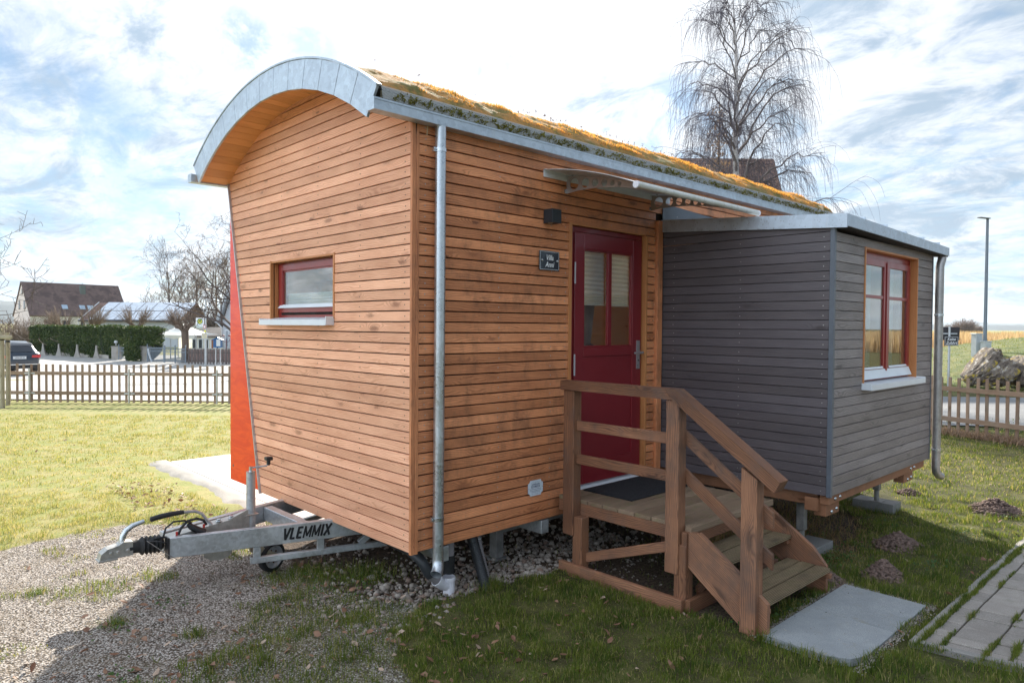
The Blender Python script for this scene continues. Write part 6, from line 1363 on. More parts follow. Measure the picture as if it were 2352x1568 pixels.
gate(272,288,48.3,48.0,797,7,'small upright-barred garden gate beside the intercom pillar'); gate(338,376,46,45.4,797,20,'barred grey metal gate leaf with two curved tubes',True); gate(378,426,45.2,44.6,799,24,'double grey metal gate in front of the white garden tent')
t=thing('low_garden_wall','reddish brown low garden wall with pale coping','wall',tuple(W(lat(470,46),46,GL))); rw=plain('reddish_render',(.25,.17,.15),.9,var=.2,ns=3,dirt=.6,dirtc=(.35,.30,.26))
b=MB(); LB(b,lat(427,46),lat(640,45),46,46.3,GL-.1,hz(470,803,46)); b.build('wall',rw,t); b=MB(); LB(b,lat(427,46)-.05,lat(640,45),45.95,46.35,hz(470,803,46)+.001,hz(470,801,46)+.03); b.build('coping',wallw,t)
t=thing('garden_fence','old dark wooden picket fence in front of the reddish wall','fence',tuple(W(lat(480,43),43,GL))); 
b=MB()
for z in (.22,.72): LB(b,lat(428,43.5),lat(610,43.5),43.5,43.54,GL+z,GL+z+.07)
b.build('rail',oldfence,t)
for k in range(24):
    px=431+k*7.1; l=lat(px,43.4); b=MB(); LB(b,l,l+.085,43.42,43.45,GL+.05,GL+.98+random.uniform(-.03,.03),ax=2); b.build('picket',oldfence,t)
# ------------------------------------------------------------------ pollard trees
def pollard(px,D,pyb,pyk,pyt,label,seed,r=.16,ball=.45,tw=150):
    rs=np.random.RandomState(seed); base=W(lat(px,D),D,GL); t=thing('pollard_tree',label,'tree',tuple(base),'pollarded trees along the garden wall'); zk=hz(px,pyk,D); zt=hz(px,pyt,D); b0=np.array(base)
    k0=b0.copy(); k0[2]=zk-.3; tr=[(np.array([b0,(b0+k0)/2+np.array([.05,.03,0]),k0]),np.array([r*1.15,r,r*1.05]))]; kn=[]
    for q in range(9):
        a=rs.uniform(0,2*PI); d=np.array([math.cos(a)*ball,math.sin(a)*ball*.8,rs.uniform(.05,.35)]); e=k0+d; tr.append((np.array([k0-np.array([0,0,.15]),k0+d*.55,e,e+d*.12]),np.array([r*.8,r*.5,r*.55,r*.25]))); kn.append(e)
    V,F,R=tubes(tr,9); npmesh('trunk',V,F,bark('pollard_bark',(.20,.14,.10),(.12,.085,.065)),t,rnd=R,smooth=True)
    cr=[]; L0=(zt-zk)
    for i in range(tw):
        e=kn[rs.randint(9)]; d=(e-k0)*1.1+rs.randn(3)*.30+np.array([0,0,.75]); c=wig(rs,e,d,L0*rs.uniform(.6,1.15),5,.07,0,.02); cr.append((c,np.linspace(.017,.008,6)))
        if rs.rand()<.6: g=rs.randint(1,4); cr.append((wig(rs,c[g],c[g+1]-c[g]+rs.randn(3)*.08,L0*.45,4,.08),np.linspace(.011,.007,5)))
    V,F,R=tubes(cr,3); npmesh('crown',V,F,barkl,t,rnd=R)
pollard(146,60,770,746,703,'pollarded bare tree at the left, in front of the pale house wall',51,r=.3,ball=.7); pollard(203,60,770,746,700,'pollarded bare tree before the left end of the shiny roof',52,r=.25,ball=.6); pollard(313,58,770,742,698,'small pollarded tree before the middle of the shiny roof',53,r=.22,ball=.45); pollard(424,46,835,745,702,'large knobbly pollarded tree standing beside the white tent',54,r=.22,ball=.55,tw=190)
# ------------------------------------------------------------------ houses on the left
tile=None
def tilem(name,a,b,s=1.):
    m,nt,p,out=mat(name); uv=N(nt,'ShaderNodeUVMap').outputs[0]; obj=N(nt,'ShaderNodeTexCoord').outputs['Object']; br=N(nt,'ShaderNodeTexBrick',i={'Scale':1.,'Mortar Size':.02,'Mortar Smooth':.4,'Brick Width':.2*s,'Row Height':.16*s,'Bias':0.}); L(nt,uv,br.inputs['Vector']); br.inputs['Color1'].default_value=(*a,1); br.inputs['Color2'].default_value=(*b,1); br.inputs['Mortar'].default_value=(*[x*.35 for x in b],1)
    c=mixc(nt,mth(nt,'MULTIPLY',mrange(nt,nz(nt,obj,.9,6,.7,.4,(1,1,.6)),.45,.62),.7),br.outputs[0],tuple(x*.42 for x in b)); L(nt,c,p.inputs['Base Color']); p.inputs['Roughness'].default_value=.8; return m
roofbrown=tilem('brown_roof_tiles',(.22,.145,.13),(.16,.105,.10),1.3); roofred=tilem('red_roof_tiles',(.28,.17,.13),(.20,.12,.10),1.3); roofgrey=tilem('grey_roof_tiles',(.16,.14,.135),(.11,.095,.09))
pinkw=plain('pinkish_render',(.74,.63,.62),.9,var=.03,ns=2); cream=plain('cream_render',(.80,.76,.69),.9,var=.03,ns=2); palew=plain('pale_blue_white_wall',(.52,.55,.60),.85,var=.02,ns=2); wdark=plain('dark_window_glass',(.05,.055,.07),.15,coat=.5); wframe=plain('brown_window_frame',(.12,.08,.06),.6)
def gable_house(t,org,a,b_,Lx,Wy,ze,zr,z0,wall_a,wall_b,roofmat,ov=.12,rth=.18,chim=None,rows=()):
    """org front-left corner at z=0; a along the long side, b_ along the gable (both unit)"""
    P=lambda u,v,z: Vector((org.x,org.y,0))+a*u+b_*v+Vector((0,0,z))
    b=MB(); b.hexa([P(u,v,z) for z in (z0,ze) for v in (0,Wy) for u in (.02,Lx-.02)],0); w1=b.build('wall',wall_a,t)
    b=MB()
    for (u0,u1) in ((0,.018),(Lx-.018,Lx)): b.prism([P(u0,0,z0),P(u0,Wy,z0),P(u0,Wy,ze),P(u0,Wy/2,zr-.12),P(u0,0,ze)],a,.018,r=.5)
    b.build('gable_wall',wall_b,t)
    sl=(zr-ze)/(Wy/2)
    b=MB()
    for sg in (0,1):
        v0,v1=(-ov,Wy/2) if sg==0 else (Wy+ov,Wy/2); e=ze-ov*sl; 
        pts=[P(-ov,v0,e),P(Lx+ov,v0,e),P(Lx+ov,v1,zr),P(-ov,v1,zr)]
        ln=math.hypot(Wy/2+ov,zr-e); o=b; q=len(b.v)
        b.prism(pts,(pts[1]-pts[0]).cross(pts[3]-pts[0])*(1 if sg==0 else -1),rth,gdir=a)
    rf=b.build('roof',roofmat,t)
    return P,rf,sl
def red_house():
    D=100; s=100/85; l0=lat(69,D); org=W(l0,D,0); a=(RTv*7+FWv*8).normalized(); bb=(RTv*-.75+FWv*.66).normalized()
    t=thing('farmhouse','large pink and cream house with a long steep brown tiled roof','house',tuple(W(l0,D,GL)))
    ze=zz_(69,724,D); zr=zz_(49,648.6,D+2.7); P,rf,sl=gable_house(t,org,a,bb,12.9,8.2,ze,zr,GL-.3,cream,pinkw,roofbrown)
    b=MB(); c=P(7.4,2.7,0); v=2.6; zc=ze+sl*v; b.hexa([P(u,vv,z) for z in (zc-.4,zr-.15) for vv in (v,v+.5) for u in (7.2,7.9)],0); b.tube([P(7.55,2.85,zr-.15),P(7.55,2.85,zr+.25)],.04,6); b.build('chimney',plain('slate_cladding',(.14,.17,.17),.6),rf)
    for u in (4.2,6.5,7.6):
        v=.75; b=MB(); z=ze+sl*v; pts=[P(u,v,z),P(u+.75,v,z),P(u+.75,v+.5,z+.5*sl),P(u,v+.5,z+.5*sl)]; b.prism(pts,(pts[1]-pts[0]).cross(pts[3]-pts[0]),.26); b.build('skylight',plain('skylight_glass',(.40,.52,.66),.08,coat=1.),rf)
    for (u,z,wd,h) in ((1.7,ze-1.75,.95,1.1),(4.0,ze-1.75,.95,1.1),(6.4,ze-1.75,.95,1.1)):
        b=MB(); b.prism([P(u,-.002,z),P(u+wd,-.002,z),P(u+wd,-.002,z+h),P(u,-.002,z+h)],-bb,.06); f=b.build('window',wframe,t); b=MB(); b.prism([P(u+.12,-.065,z+.12),P(u+wd-.12,-.065,z+.12),P(u+wd-.12,-.065,z+h-.12),P(u+.12,-.065,z+h-.12)],-bb,.01); b.build('pane',wdark,f)
    for (v,z,wd,h) in ((2.3,ze+.9,.75,1.3),(4.8,ze+.9,.75,1.3),(3.5,ze+3.0,.5,.9),(6.6,ze-2.,.8,1.2)):
        b=MB(); b.prism([P(-.002,v,z),P(-.002,v+wd,z),P(-.002,v+wd,z+h),P(-.002,v,z+h)],-a,.05); f=b.build('window',wframe,t); b=MB(); b.prism([P(-.055,v+.1,z+.1),P(-.055,v+wd-.1,z+.1),P(-.055,v+wd-.1,z+h-.1),P(-.055,v+.1,z+h-.1)],-a,.01); b.build('pane',wdark,f)
red_house()
def solar_house():
    D=76; t=thing('solar_roof_building','low white building with its roof covered by reflecting solar panels','building',tuple(W(lat(300,D),D,GL)))
    l0,l1=lat(190,D),lat(412,D); ze=zz_(300,734,D); zr=zz_(300,695.5,D+3); b=MB(); LB(b,l0,l1,D,D+6,GL-.2,ze); b.build('wall',palew,t)
    b=MB(); b.prism([W(l0-.2,D-.4,ze-.12),W(l1+.3,D-.4,ze-.12),W(l1+.6,D+3.1,zr),W(l0+.1,D+3.1,zr)],(0,0,-1),.12,gdir=RTv); b.prism([W(l0+.1,D+3.1,zr),W(l1+.6,D+3.1,zr),W(l1+.3,D+6.4,ze-.1),W(l0-.2,D+6.4,ze-.1)],(0,0,-1),.12,gdir=RTv); rf=b.build('roof',roofred,t)
    b=MB(); b.tube([W(l0-.2,D-.5,ze-.13),W(l1+.3,D-.5,ze-.13)],.09,8); b.build('gutter',plain('dark_gutter',(.06,.06,.07),.5),rf)
    b=MB(); b.tube([W(l0-.3,D-.4,GL),W(l0-.25,D-.4,ze-.1),W(l0+.0,D+3,zr+.05)],.05,6); b.build('verge_pipe',white,rf)
    pm=plain('solar_panel',(.62,.68,.76),.25,.2,.9,.05,1,coat=1.)
    x0=lat(207,D)+.1; x1=l1+.35; n=7; up=(Vector((0,0,zr-ze+.12))+FWv*3.5)
    for i in range(n):
        for j in range(2):
            a0=x0+(x1-x0)*i/n+.05; a1=x0+(x1-x0)*(i+1)/n-.04; f0,f1=j*.5+.015,j*.5+.48
            def Q(l,f): return W(l+.3*f-.15,D-.4+3.5*f,ze-.12+(zr-ze+.12)*f+.06)
            pts=[Q(a0,f0),Q(a1,f0),Q(a1,f1),Q(a0,f1)]; b=MB(); b.prism(pts,(pts[1]-pts[0]).cross(pts[3]-pts[0]),.05); b.build('solar_panel',pm,t)
solar_house()
def tent():
    D=50; t=thing('garden_tent','white peaked garden tent with open sides','tent',tuple(W(lat(417,D),D,GL))); cl=leafm('tent_canvas',(.72,.74,.78),(.78,.80,.83),rough=.7,trans=.3)
    l0,l1=lat(367,D),lat(468,D); d0,d1=D-1.2,D+2.6; ze=zz_(417,768.5,D); zp=zz_(405,741,D); n=12
    def R(l,d): 
        u=(l-(l0+(l1-l0)*.40))/((l1-l0)*(.40 if l<l0+(l1-l0)*.4 else .60)); v=(d-(d0+d1)/2)/((d1-d0)/2); r=min(1,max(abs(u),abs(v))); return ze+(zp-ze)*(1-r)**1.6
    b=MB()
    for i in range(n):
        for j in range(n):
            q=[(l0+(l1-l0)*(i+a)/n,d0+(d1-d0)*(j+c)/n) for a,c in ((0,0),(1,0),(1,1),(0,1))]; b.poly([W(l,d,R(l,d)) for l,d in q],r=.5)
    for i in range(n):
        l=l0+(l1-l0)*i/n; l2=l0+(l1-l0)*(i+1)/n; sc_=lambda k:.16+.14*math.sin(PI*((k%4)/4))
        b.poly([W(l,d0,ze),W(l2,d0,ze),W(l2,d0,ze-sc_(i+1)),W(l,d0,ze-sc_(i))],r=.5)
    b.build('canopy',cl,t,smooth=True)
    b=MB()
    for l,d in ((l0+.05,d0+.05),(l0+(l1-l0)*.42,d0+.05),(l1-.05,d0+.05),(l0+.05,d1),(l1-.05,d1),(l0+(l1-l0)*.75,d0+.05)): b.tube([W(l,d,GL),W(l,d,ze)],.035,6)
    b.build('poles',galvs,t); b=MB()
    b.poly([W(l0+.1,d1,GL),W(l0+(l1-l0)*.35,d1,GL),W(l0+(l1-l0)*.35,d1,ze),W(l0+.1,d1,ze)],r=.2); b.build('side_sheet',cl,t)
tent()
def summer():
    D=58; t=thing('summer_house','small white glazed summer house with a grey tiled roof behind the tent','building',tuple(W(lat(470,D),D,GL))); l0,l1=lat(436,D),lat(508,D); ze=zz_(470,770,D); zr=zz_(470,751,D+1.6)
    b=MB(); LB(b,l0,l1,D,D+3.4,GL,ze); b.build('wall',cream,t); b=MB(); b.prism([W(l0-.3,D-.3,ze-.05),W(l1+.3,D-.3,ze-.05),W(l1-.5,D+1.7,zr),W(l0+.8,D+1.7,zr)],(0,0,-1),.1,gdir=RTv); b.prism([W(l0+.8,D+1.7,zr),W(l1-.5,D+1.7,zr),W(l1+.3,D+3.7,ze-.05),W(l0-.3,D+3.7,ze-.05)],(0,0,-1),.1,gdir=RTv); b.build('roof',roofgrey,t)
    for (p0,p1,m) in ((441,452,wdark),(455,466,wdark),(472,480,wdark),(484,492,plain('brown_door',(.28,.12,.06),.6)),(496,504,wdark)):
        b=MB(); LB(b,lat(p0,D),lat(p1,D),D-.05,D-.005,ze-1.55,ze-.28); f=b.build('window',white,t); b=MB(); LB(b,lat(p0,D)+.07,lat(p1,D)-.07,D-.07,D-.052,ze-1.48,ze-.35); b.build('pane',m,f)
summer()
def whitehouse():
    D=54; t=thing('white_house','white house gable with grey verge behind the red side panel','house',tuple(W(lat(540,D),D,GL))); l0=lat(512,D); l1=lat(640,D); zt=zz_(527,640,D); 
    b=MB(); b.prism([W(l0,D,GL),W(l1,D,GL),W(l1,D,zt),W(lat(575,D),D,zz_(575,560,D)),W(l0,D,zz_(505,735,D))],FWv,9,r=.5); b.build('wall',palew,t)
    b=MB(); 
    b.beam(W(l0-.35,D+4.2,zz_(500,741,D)),W(lat(576,D),D+4.2,zz_(576,552,D)),9.4,.22,up=(0,0,1)); b.build('roof',plain('grey_metal_roof',(.34,.37,.40),.6,.2),t)
    b=MB(); b.tube([W(l0-.3,D-.3,zz_(500,742,D)),W(l0+.02,D-.3,zz_(508,752,D)),W(l0+.1,D-.1,GL)],.06,8); b.build('downpipe',galvs,t)
    b=MB(); LB(b,lat(516,D),lat(526.5,D),D-.05,D-.003,zz_(520,797,D),zz_(520,757,D)); f=b.build('window',white,t); b=MB(); LB(b,lat(517,D)+.06,lat(526,D)-.05,D-.07,D-.052,zz_(520,795,D),zz_(520,759.5,D)); b.build('pane',plain('pale_pane',(.35,.40,.46),.2,coat=.5),f)
whitehouse()
# ------------------------------------------------------------------ street furniture, left
def streetlamp():
    D=42; base=W(lat(472,D),D,GL); t=thing('street_lamp','old grey street lamp with a conical glass lantern and flat hat','street lamp',tuple(base)); z1=zz_(472,686,D); zt=zz_(472,663,D)
    b=MB(); b.tube([base,base+Vector((0,0,2)),Vector((base.x,base.y,z1))],[.07,.055,.045],14,False); b.build('pole',galvs,t,smooth=40)
    b=MB(); c=Vector((base.x,base.y,z1)); b.lathe(c,(0,0,1),[(0,.07),(.05,.12),(.06,.13)],16); b.lathe(c+Vector((0,0,.48)),(0,0,1),[(0,.22),(.0,.34),(.03,.33),(.09,.16),(.12,.03),(.13,0)],20); b.build('lantern_hat',plain('lamp_hat',(.30,.27,.24),.6,var=.2,dirt=.4),t,smooth=40)
    b=MB(); b.lathe(c+Vector((0,0,.061)),(0,0,1),[(0,.13),(.418,.21)],16); b.build('lantern_glass',plain('milky_lantern',(.70,.72,.74),.25,coat=.5),t,smooth=True)
    # bus stop sign, timetable and small plates fixed to the pole
    s=thing('bus_stop_sign','square white bus stop sign with green and yellow H disc','sign',tuple(W(lat(458,D),D-.05,zz_(458,750,D))))
    x0,x1=lat(450.5,D),lat(469,D); za,zb_=zz_(460,752.5,D),zz_(460,729.5,D); b=MB(); LB(b,x0,x1,D-.06,D-.03,za,zb_); LB(b,x1+.001,x1+.05,D-.055,D-.035,za+.1,za+.16); b.build('board',signw,s)
    cc=W((x0+x1)/2,D-.062,zb_-.22); green=plain('sign_green',(.02,.20,.10),.4); yel=plain('sign_yellow',(.80,.68,.05),.4)
    b=MB(); b.disc(cc,-FWv,.165,28); d_=b.build('ring',green,s); b=MB(); b.disc(cc-FWv*.003,-FWv,.125,28); b.build('disc',yel,s)
    th=math.atan2(RTv.y,RTv.x); text('H',.235,green,cc-FWv*.006,Matrix.Rotation(th,3,'Z')@RX,s,bold=.006,ext=.001)
    b=MB(); LB(b,x0+.05,x1-.08,D-.063,D-.061,za+.15,za+.165); LB(b,x0+.05,x0+.2,D-.063,D-.061,za+.10,za+.115); LB(b,x0+.05,x1-.05,D-.063,D-.061,za+.04,za+.065); b.build('line_text',green,s)
    s=thing('timetable_board','framed pale timetable sheets on the street lamp pole','notice board',tuple(W(lat(470,D),D-.1,zz_(470,772,D)))); b=MB(); LB(b,lat(464.5,D),lat(477.5,D),D-.12,D-.08,zz_(470,778,D),zz_(470,765,D)); b.build('frame',galvs,s); b=MB(); LB(b,lat(465.5,D),lat(470.5,D),D-.125,D-.121,zz_(470,777,D),zz_(470,766,D)); LB(b,lat(471.3,D),lat(476.5,D),D-.125,D-.121,zz_(470,777,D),zz_(470,766,D)); b.build('sheet',plain('yellowed_paper',(.62,.55,.38),.7),s)
    s=thing('small_red_sign','tiny red-bordered white plate on the lamp pole','sign',tuple(W(lat(470,D),D-.1,zz_(470,745,D)))); b=MB(); LB(b,lat(468,D),lat(474,D),D-.09,D-.075,zz_(470,754,D),zz_(470,746,D)); b.build('border',plain('sign_red',(.5,.03,.03),.5),s); b=MB(); LB(b,lat(469,D),lat(473,D),D-.094,D-.0905,zz_(470,753,D),zz_(470,747,D)); b.build('face',signw,s)
    s=thing('yellow_plate','small yellow plate below the red-bordered one on the lamp pole','sign',tuple(W(lat(471,D),D-.1,zz_(470,758,D)))); b=MB(); LB(b,lat(470,D),lat(474,D),D-.09,D-.075,zz_(470,762.5,D),zz_(470,758,D)); b.build('face',yel,s)
streetlamp()
def bluebox():
    D=41; t=thing('notice_box','blue notice box with a peaked roof on two posts','notice box',tuple(W(lat(499,D),D,GL))); l0,l1=lat(489.5,D),lat(508,D); z0,z1=zz_(499,798,D),zz_(499,780,D); zp=zz_(499,776,D); bl=plain('blue_paint',(.02,.10,.25),.4)
    b=MB(); b.prism([W(l0,D,z0),W(l1,D,z0),W(l1,D,z1),W((l0+l1)/2,D,zp),W(l0,D,z1)],FWv,.2,r=.5); b.build('box',bl,t); b=MB(); b.beam(W(l0-.05,D+.08,z1-.01),W((l0+l1)/2,D+.08,zp+.03),.3,.025); b.beam(W(l1+.05,D+.08,z1-.01),W((l0+l1)/2+.01,D+.08,zp+.03),.3,.025); b.build('roof',plain('blue_roof',(.05,.17,.36),.5),t)
    b=MB(); LB(b,l0+.18,l1-.06,D-.01,D-.002,z0+.08,z1+.02); b.build('notice',plain('paper',(.6,.62,.6),.6),t); b=MB()
    for l in (l0+.1,l1-.1): b.tube([W(l,D+.1,GL),W(l,D+.1,z0)],.03,8)
    b.build('leg',galvs,t)
bluebox()
def oldlamp():
    D=44; p=W(lat(519.5,D),D,GL); t=thing('ornamental_lamp','dark red cast-iron garden lamp with two lanterns','lamp',tuple(p)); m=plain('wine_red_iron',(.12,.02,.03),.5); z=zz_(519,778,D); b=MB(); b.tube([p,p+Vector((0,0,.5)),Vector((p.x,p.y,z))],[.05,.03,.025],8)
    for s in (-1,1): b.tube([Vector((p.x,p.y,z-.15)),W(lat(519.5,D)+.1*s,D,z-.2),W(lat(519.5,D)+.19*s,D,z-.12),W(lat(519.5,D)+.19*s,D,z)],.015,6)
    b.build('post',m,t,smooth=40)
    for s in (-1,1): c=W(lat(519.5,D)+.19*s,D,z); b=MB(); b.lathe(c,(0,0,1),[(0,.03),(.02,.06),(.16,.09)],8); ln=b.build('lantern',plain('lantern_glass',(.5,.5,.52),.2),t); b=MB(); b.lathe(c+Vector((0,0,.161)),(0,0,1),[(0,.12),(.06,.07),(.09,.02),(.12,.02),(.13,0)],8); b.build('lantern_cap',m,ln)
oldlamp()
# distant shrubs and bare trees, left
def bush(l,D,w_,h,zb,m,label,seed,cat='bush',n=2600,s=(.05,.12),dep=1.,name='bare_bush'):
    rs=np.random.RandomState(seed); b=W(l,D,zb); t=thing(name,label,cat,tuple(b)); cr=[]
    for k in range(n//6):
        a=rs.uniform(0,2*PI); r=rs.rand()**.5; q=np.array(b)+RT3*(math.cos(a)*r*w_*.35)+FW3*(math.sin(a)*r*w_*.35*dep); d=RT3*math.cos(a)*r*.7+FW3*math.sin(a)*r*.5+np.array([0,0,1.]); c=wig(rs,q,d,h*rs.uniform(.5,1.1),5,.16); cr.append((c,np.linspace(s[0]*.3,s[0]*.12,6)))
        for j in range(3): g=rs.randint(1,5); cr.append((wig(rs,c[g],c[g]-c[g-1]+rs.randn(3)*h*.1,h*.35,3,.25),np.linspace(s[0]*.2,s[0]*.1,4)))
    V,F,R=tubes(cr,3); npmesh('twigs',V,F,m,t,rnd=R); return t
bush(lat(55,70),70,6.5,3.0,GL,barkl,'tangled bare shrub behind the car, left of the hedge',61,s=(.08,.1))
far=[(386,96,11.5,'tall bare tree with a fan-shaped crown behind the right end of the solar roof',.5),(432,100,10.2,'slender bare tree between the solar roof and the street lamp',.42),(462,88,10.,'bare tree right behind the street lamp lantern',.45),(492,84,10.3,'ivy-dark bare tree left of the white house',.45),(350,110,6.5,'low bare tree left of the fan-shaped tree',.5),(518,90,10.,'bare tree partly hidden by the white house verge',.45),(410,112,8,'bare tree farther back above the solar roof corner',.5),(290,118,5.6,'low bare tree just above the middle of the solar roof',.5)]
for i,(px,D,h,lb,sp) in enumerate(far): tree(W(lat(px,D),D,GL),h,70+i,lb,r0=.17,spread=sp,levels=4,nb=(11,6,4,2),lenf=(.52,.5,.5,.45),up=.09,cur=.12,tip=.014,first=.25,barkm=barkb,twigm=barkl if i else barkd,trunk_frac=.9)
tree(W(lat(566,33),33,GL),7.2,91,'bare tree reaching out from behind the red side panel',r0=.16,spread=.66,levels=5,nb=(11,5,4,3,2),lenf=(.62,.52,.5,.45,.4),up=.03,cur=.17,tip=.006,first=.28,barkm=barkb,twigm=barkd,trunk_frac=.8)
bush(lat(470,95),95,14,4.6,GL,bark('dark_thicket',(.12,.095,.075),(.07,.055,.045)),'dark thicket of brambles behind the summer house',95,n=5200,s=(.13,.1),name='thicket')
bush(lat(400,98),98,14,4.0,GL,bark('dark_thicket2',(.16,.12,.09),(.09,.07,.05)),'brown thicket behind the solar roof building',96,n=3000,s=(.12,.1),name='thicket')
# trees standing across the way, behind the camera side: seen only as reflections
# ------------------------------------------------------------------ right side
def birch_house():
    D=36; t=thing('neighbour_house','steep red-brown tiled roof of a house behind the birch','house',tuple(W(lat(1650,D),D,G))); l0,l1=lat(1500,D),lat(1752,D); zr=zz_(1700,373,D); ze=3.2; dw=4.6
    b=MB(); LB(b,l0,l1,D-dw+.3,D+dw,G,ze); b.build('wall',cream,t)
    b=MB(); b.prism([W(l0,D-dw,ze-.2),W(l1+.35,D-dw,ze-.2),W(l1+.35,D,zr),W(l0,D,zr)],RTv.cross(Vector((0,0,1)))*1+Vector((0,0,1))*.6,.2,gdir=RTv); b.prism([W(l1+.35,D+dw,ze-.2),W(l0,D+dw,ze-.2),W(l0,D,zr),W(l1+.35,D,zr)],FWv+Vector((0,0,.6)),.2,gdir=RTv); rf=b.build('roof',roofred,t)
    b=MB(); b.prism([W(l1,D-dw+.3,ze-.2),W(l1,D+dw,ze-.2),W(l1,D,zr-.1)],RTv,.05,r=.5); b.build('gable_wall',pinkw,t)
    b=MB(); b.tube([W(l1-.3,D-dw*.55,ze),W(l1-.3,D-dw*.40,zr-2.4)],.07,8); b.build('pipe',galvs,t)
birch_house()
def lampR():
    D=27; p=W(lat(2262,D),D,G); t=thing('modern_street_lamp','slim grey street lamp with a flat LED head','street lamp',tuple(p)); zt=zz_(2268,503,D); b=MB(); m=plain('lamp_post_grey',(.17,.20,.235),.5,.3); b.tube([p,p+Vector((0,0,1.4)),Vector((p.x,p.y,1.5)),Vector((p.x,p.y,zt-.02))],[.085,.08,.066,.046],16,False); b.build('pole',m,t,smooth=40)
    b=MB(); a=W(lat(2262,D)+.06,D,zt); c=W(lat(2262,D)-.50,D-.25,zt+.0); b.beam(a,c,.16,.035); b.build('lamp_head',m,t,bevel=.015)
lampR()
def cabinets():
    D=26.5
    t=thing('meter_cabinet','tall grey electrical cabinet next to the modern street lamp','cabinet',tuple(W(lat(2249,D),D,G))); g=plain('cabinet_grey',(.42,.45,.47),.6); b=MB(); LB(b,lat(2242,D),lat(2257,D),D,D+.3,G-.1,zz_(2250,768,D)); LB(b,lat(2242,D)-.02,lat(2257,D)+.02,D-.02,D+.32,zz_(2250,768,D)+.001,zz_(2250,766,D)+.01); b.build('housing',g,t,bevel=.01); b=MB(); LB(b,lat(2244,D),lat(2255,D),D-.012,D-.001,.35,zz_(2250,772,D)); b.build('door',plain('cabinet_door',(.38,.41,.43),.6),t)
    t=thing('cable_cabinet','shorter pale grey cable cabinet in front of the tall one','cabinet',tuple(W(lat(2254,D),D-.4,G))); b=MB(); LB(b,lat(2245.5,D),lat(2260,D),D-.42,D-.15,G-.1,zz_(2250,785,D)); LB(b,lat(2245.5,D)-.02,lat(2260,D)+.02,D-.44,D-.13,zz_(2250,785,D)+.001,zz_(2250,784,D)+.02); b.build('housing',plain('cabinet_pale',(.50,.52,.53),.6),t,bevel=.01); b=MB(); LB(b,lat(2247,D),lat(2259,D),D-.43,D-.421,.3,zz_(2250,789,D)); b.build('door',g,t)
cabinets()
def signR():
    D=20.5; th=math.atan2(RTv.y,RTv.x); t=thing('road_sign','black sign reading Keine Zufahrt under the back of a larger dark board','sign',tuple(W(lat(2181,D),D,G)))
    b=MB(); p=W(lat(2181,D),D+.02,G); b.tube([p,Vector((p.x,p.y,zz_(2183,749,D)))],.032,12); b.build('post',galvs,t,smooth=40)
    b=MB(); LB(b,lat(2163,D),lat(2207,D),D+.06,D+.075,zz_(2185,781,D),zz_(2185,751,D)); b.build('board_back',plain('dark_board',(.035,.03,.035),.6),t,bevel=.006)
    b=MB(); LB(b,lat(2168,D),lat(2200,D),D+.035,D+.055,zz_(2185,767.5,D),zz_(2185,764.5,D)); b.build('bracket',galvs,t)
    x0,x1=lat(2167,D),lat(2199,D); za,zb_=zz_(2183,793.5,D),zz_(2183,772.5,D); b=MB(); LB(b,x0,x1,D-.045,D-.03,za,zb_); pb=b.build('plate',plain('plate_black',(.03,.028,.032),.5),t)
    b=MB(); w_=.007; LB(b,x0+.012,x1-.012,D-.048,D-.046,za+.012,za+.012+w_); LB(b,x0+.012,x1-.012,D-.048,D-.046,zb_-.012-w_,zb_-.012); LB(b,x0+.012,x0+.012+w_,D-.048,D-.046,za+.02,zb_-.02); LB(b,x1-.012-w_,x1-.012,D-.048,D-.046,za+.02,zb_-.02); b.build('border',signw,pb)
    c=W((x0+x1)/2,D-.0475,(za+zb_)/2); R=Matrix.Rotation(th,3,'Z')@RX; text('Keine',.115,signw,c+Vector((0,0,.052)),R,pb,shear=.25,bold=.0012,sx=.9); text('Zufahrt',.115,signw,c+Vector((0,0,-.055)),R,pb,shear=.25,bold=.0012,sx=.9)
signR()
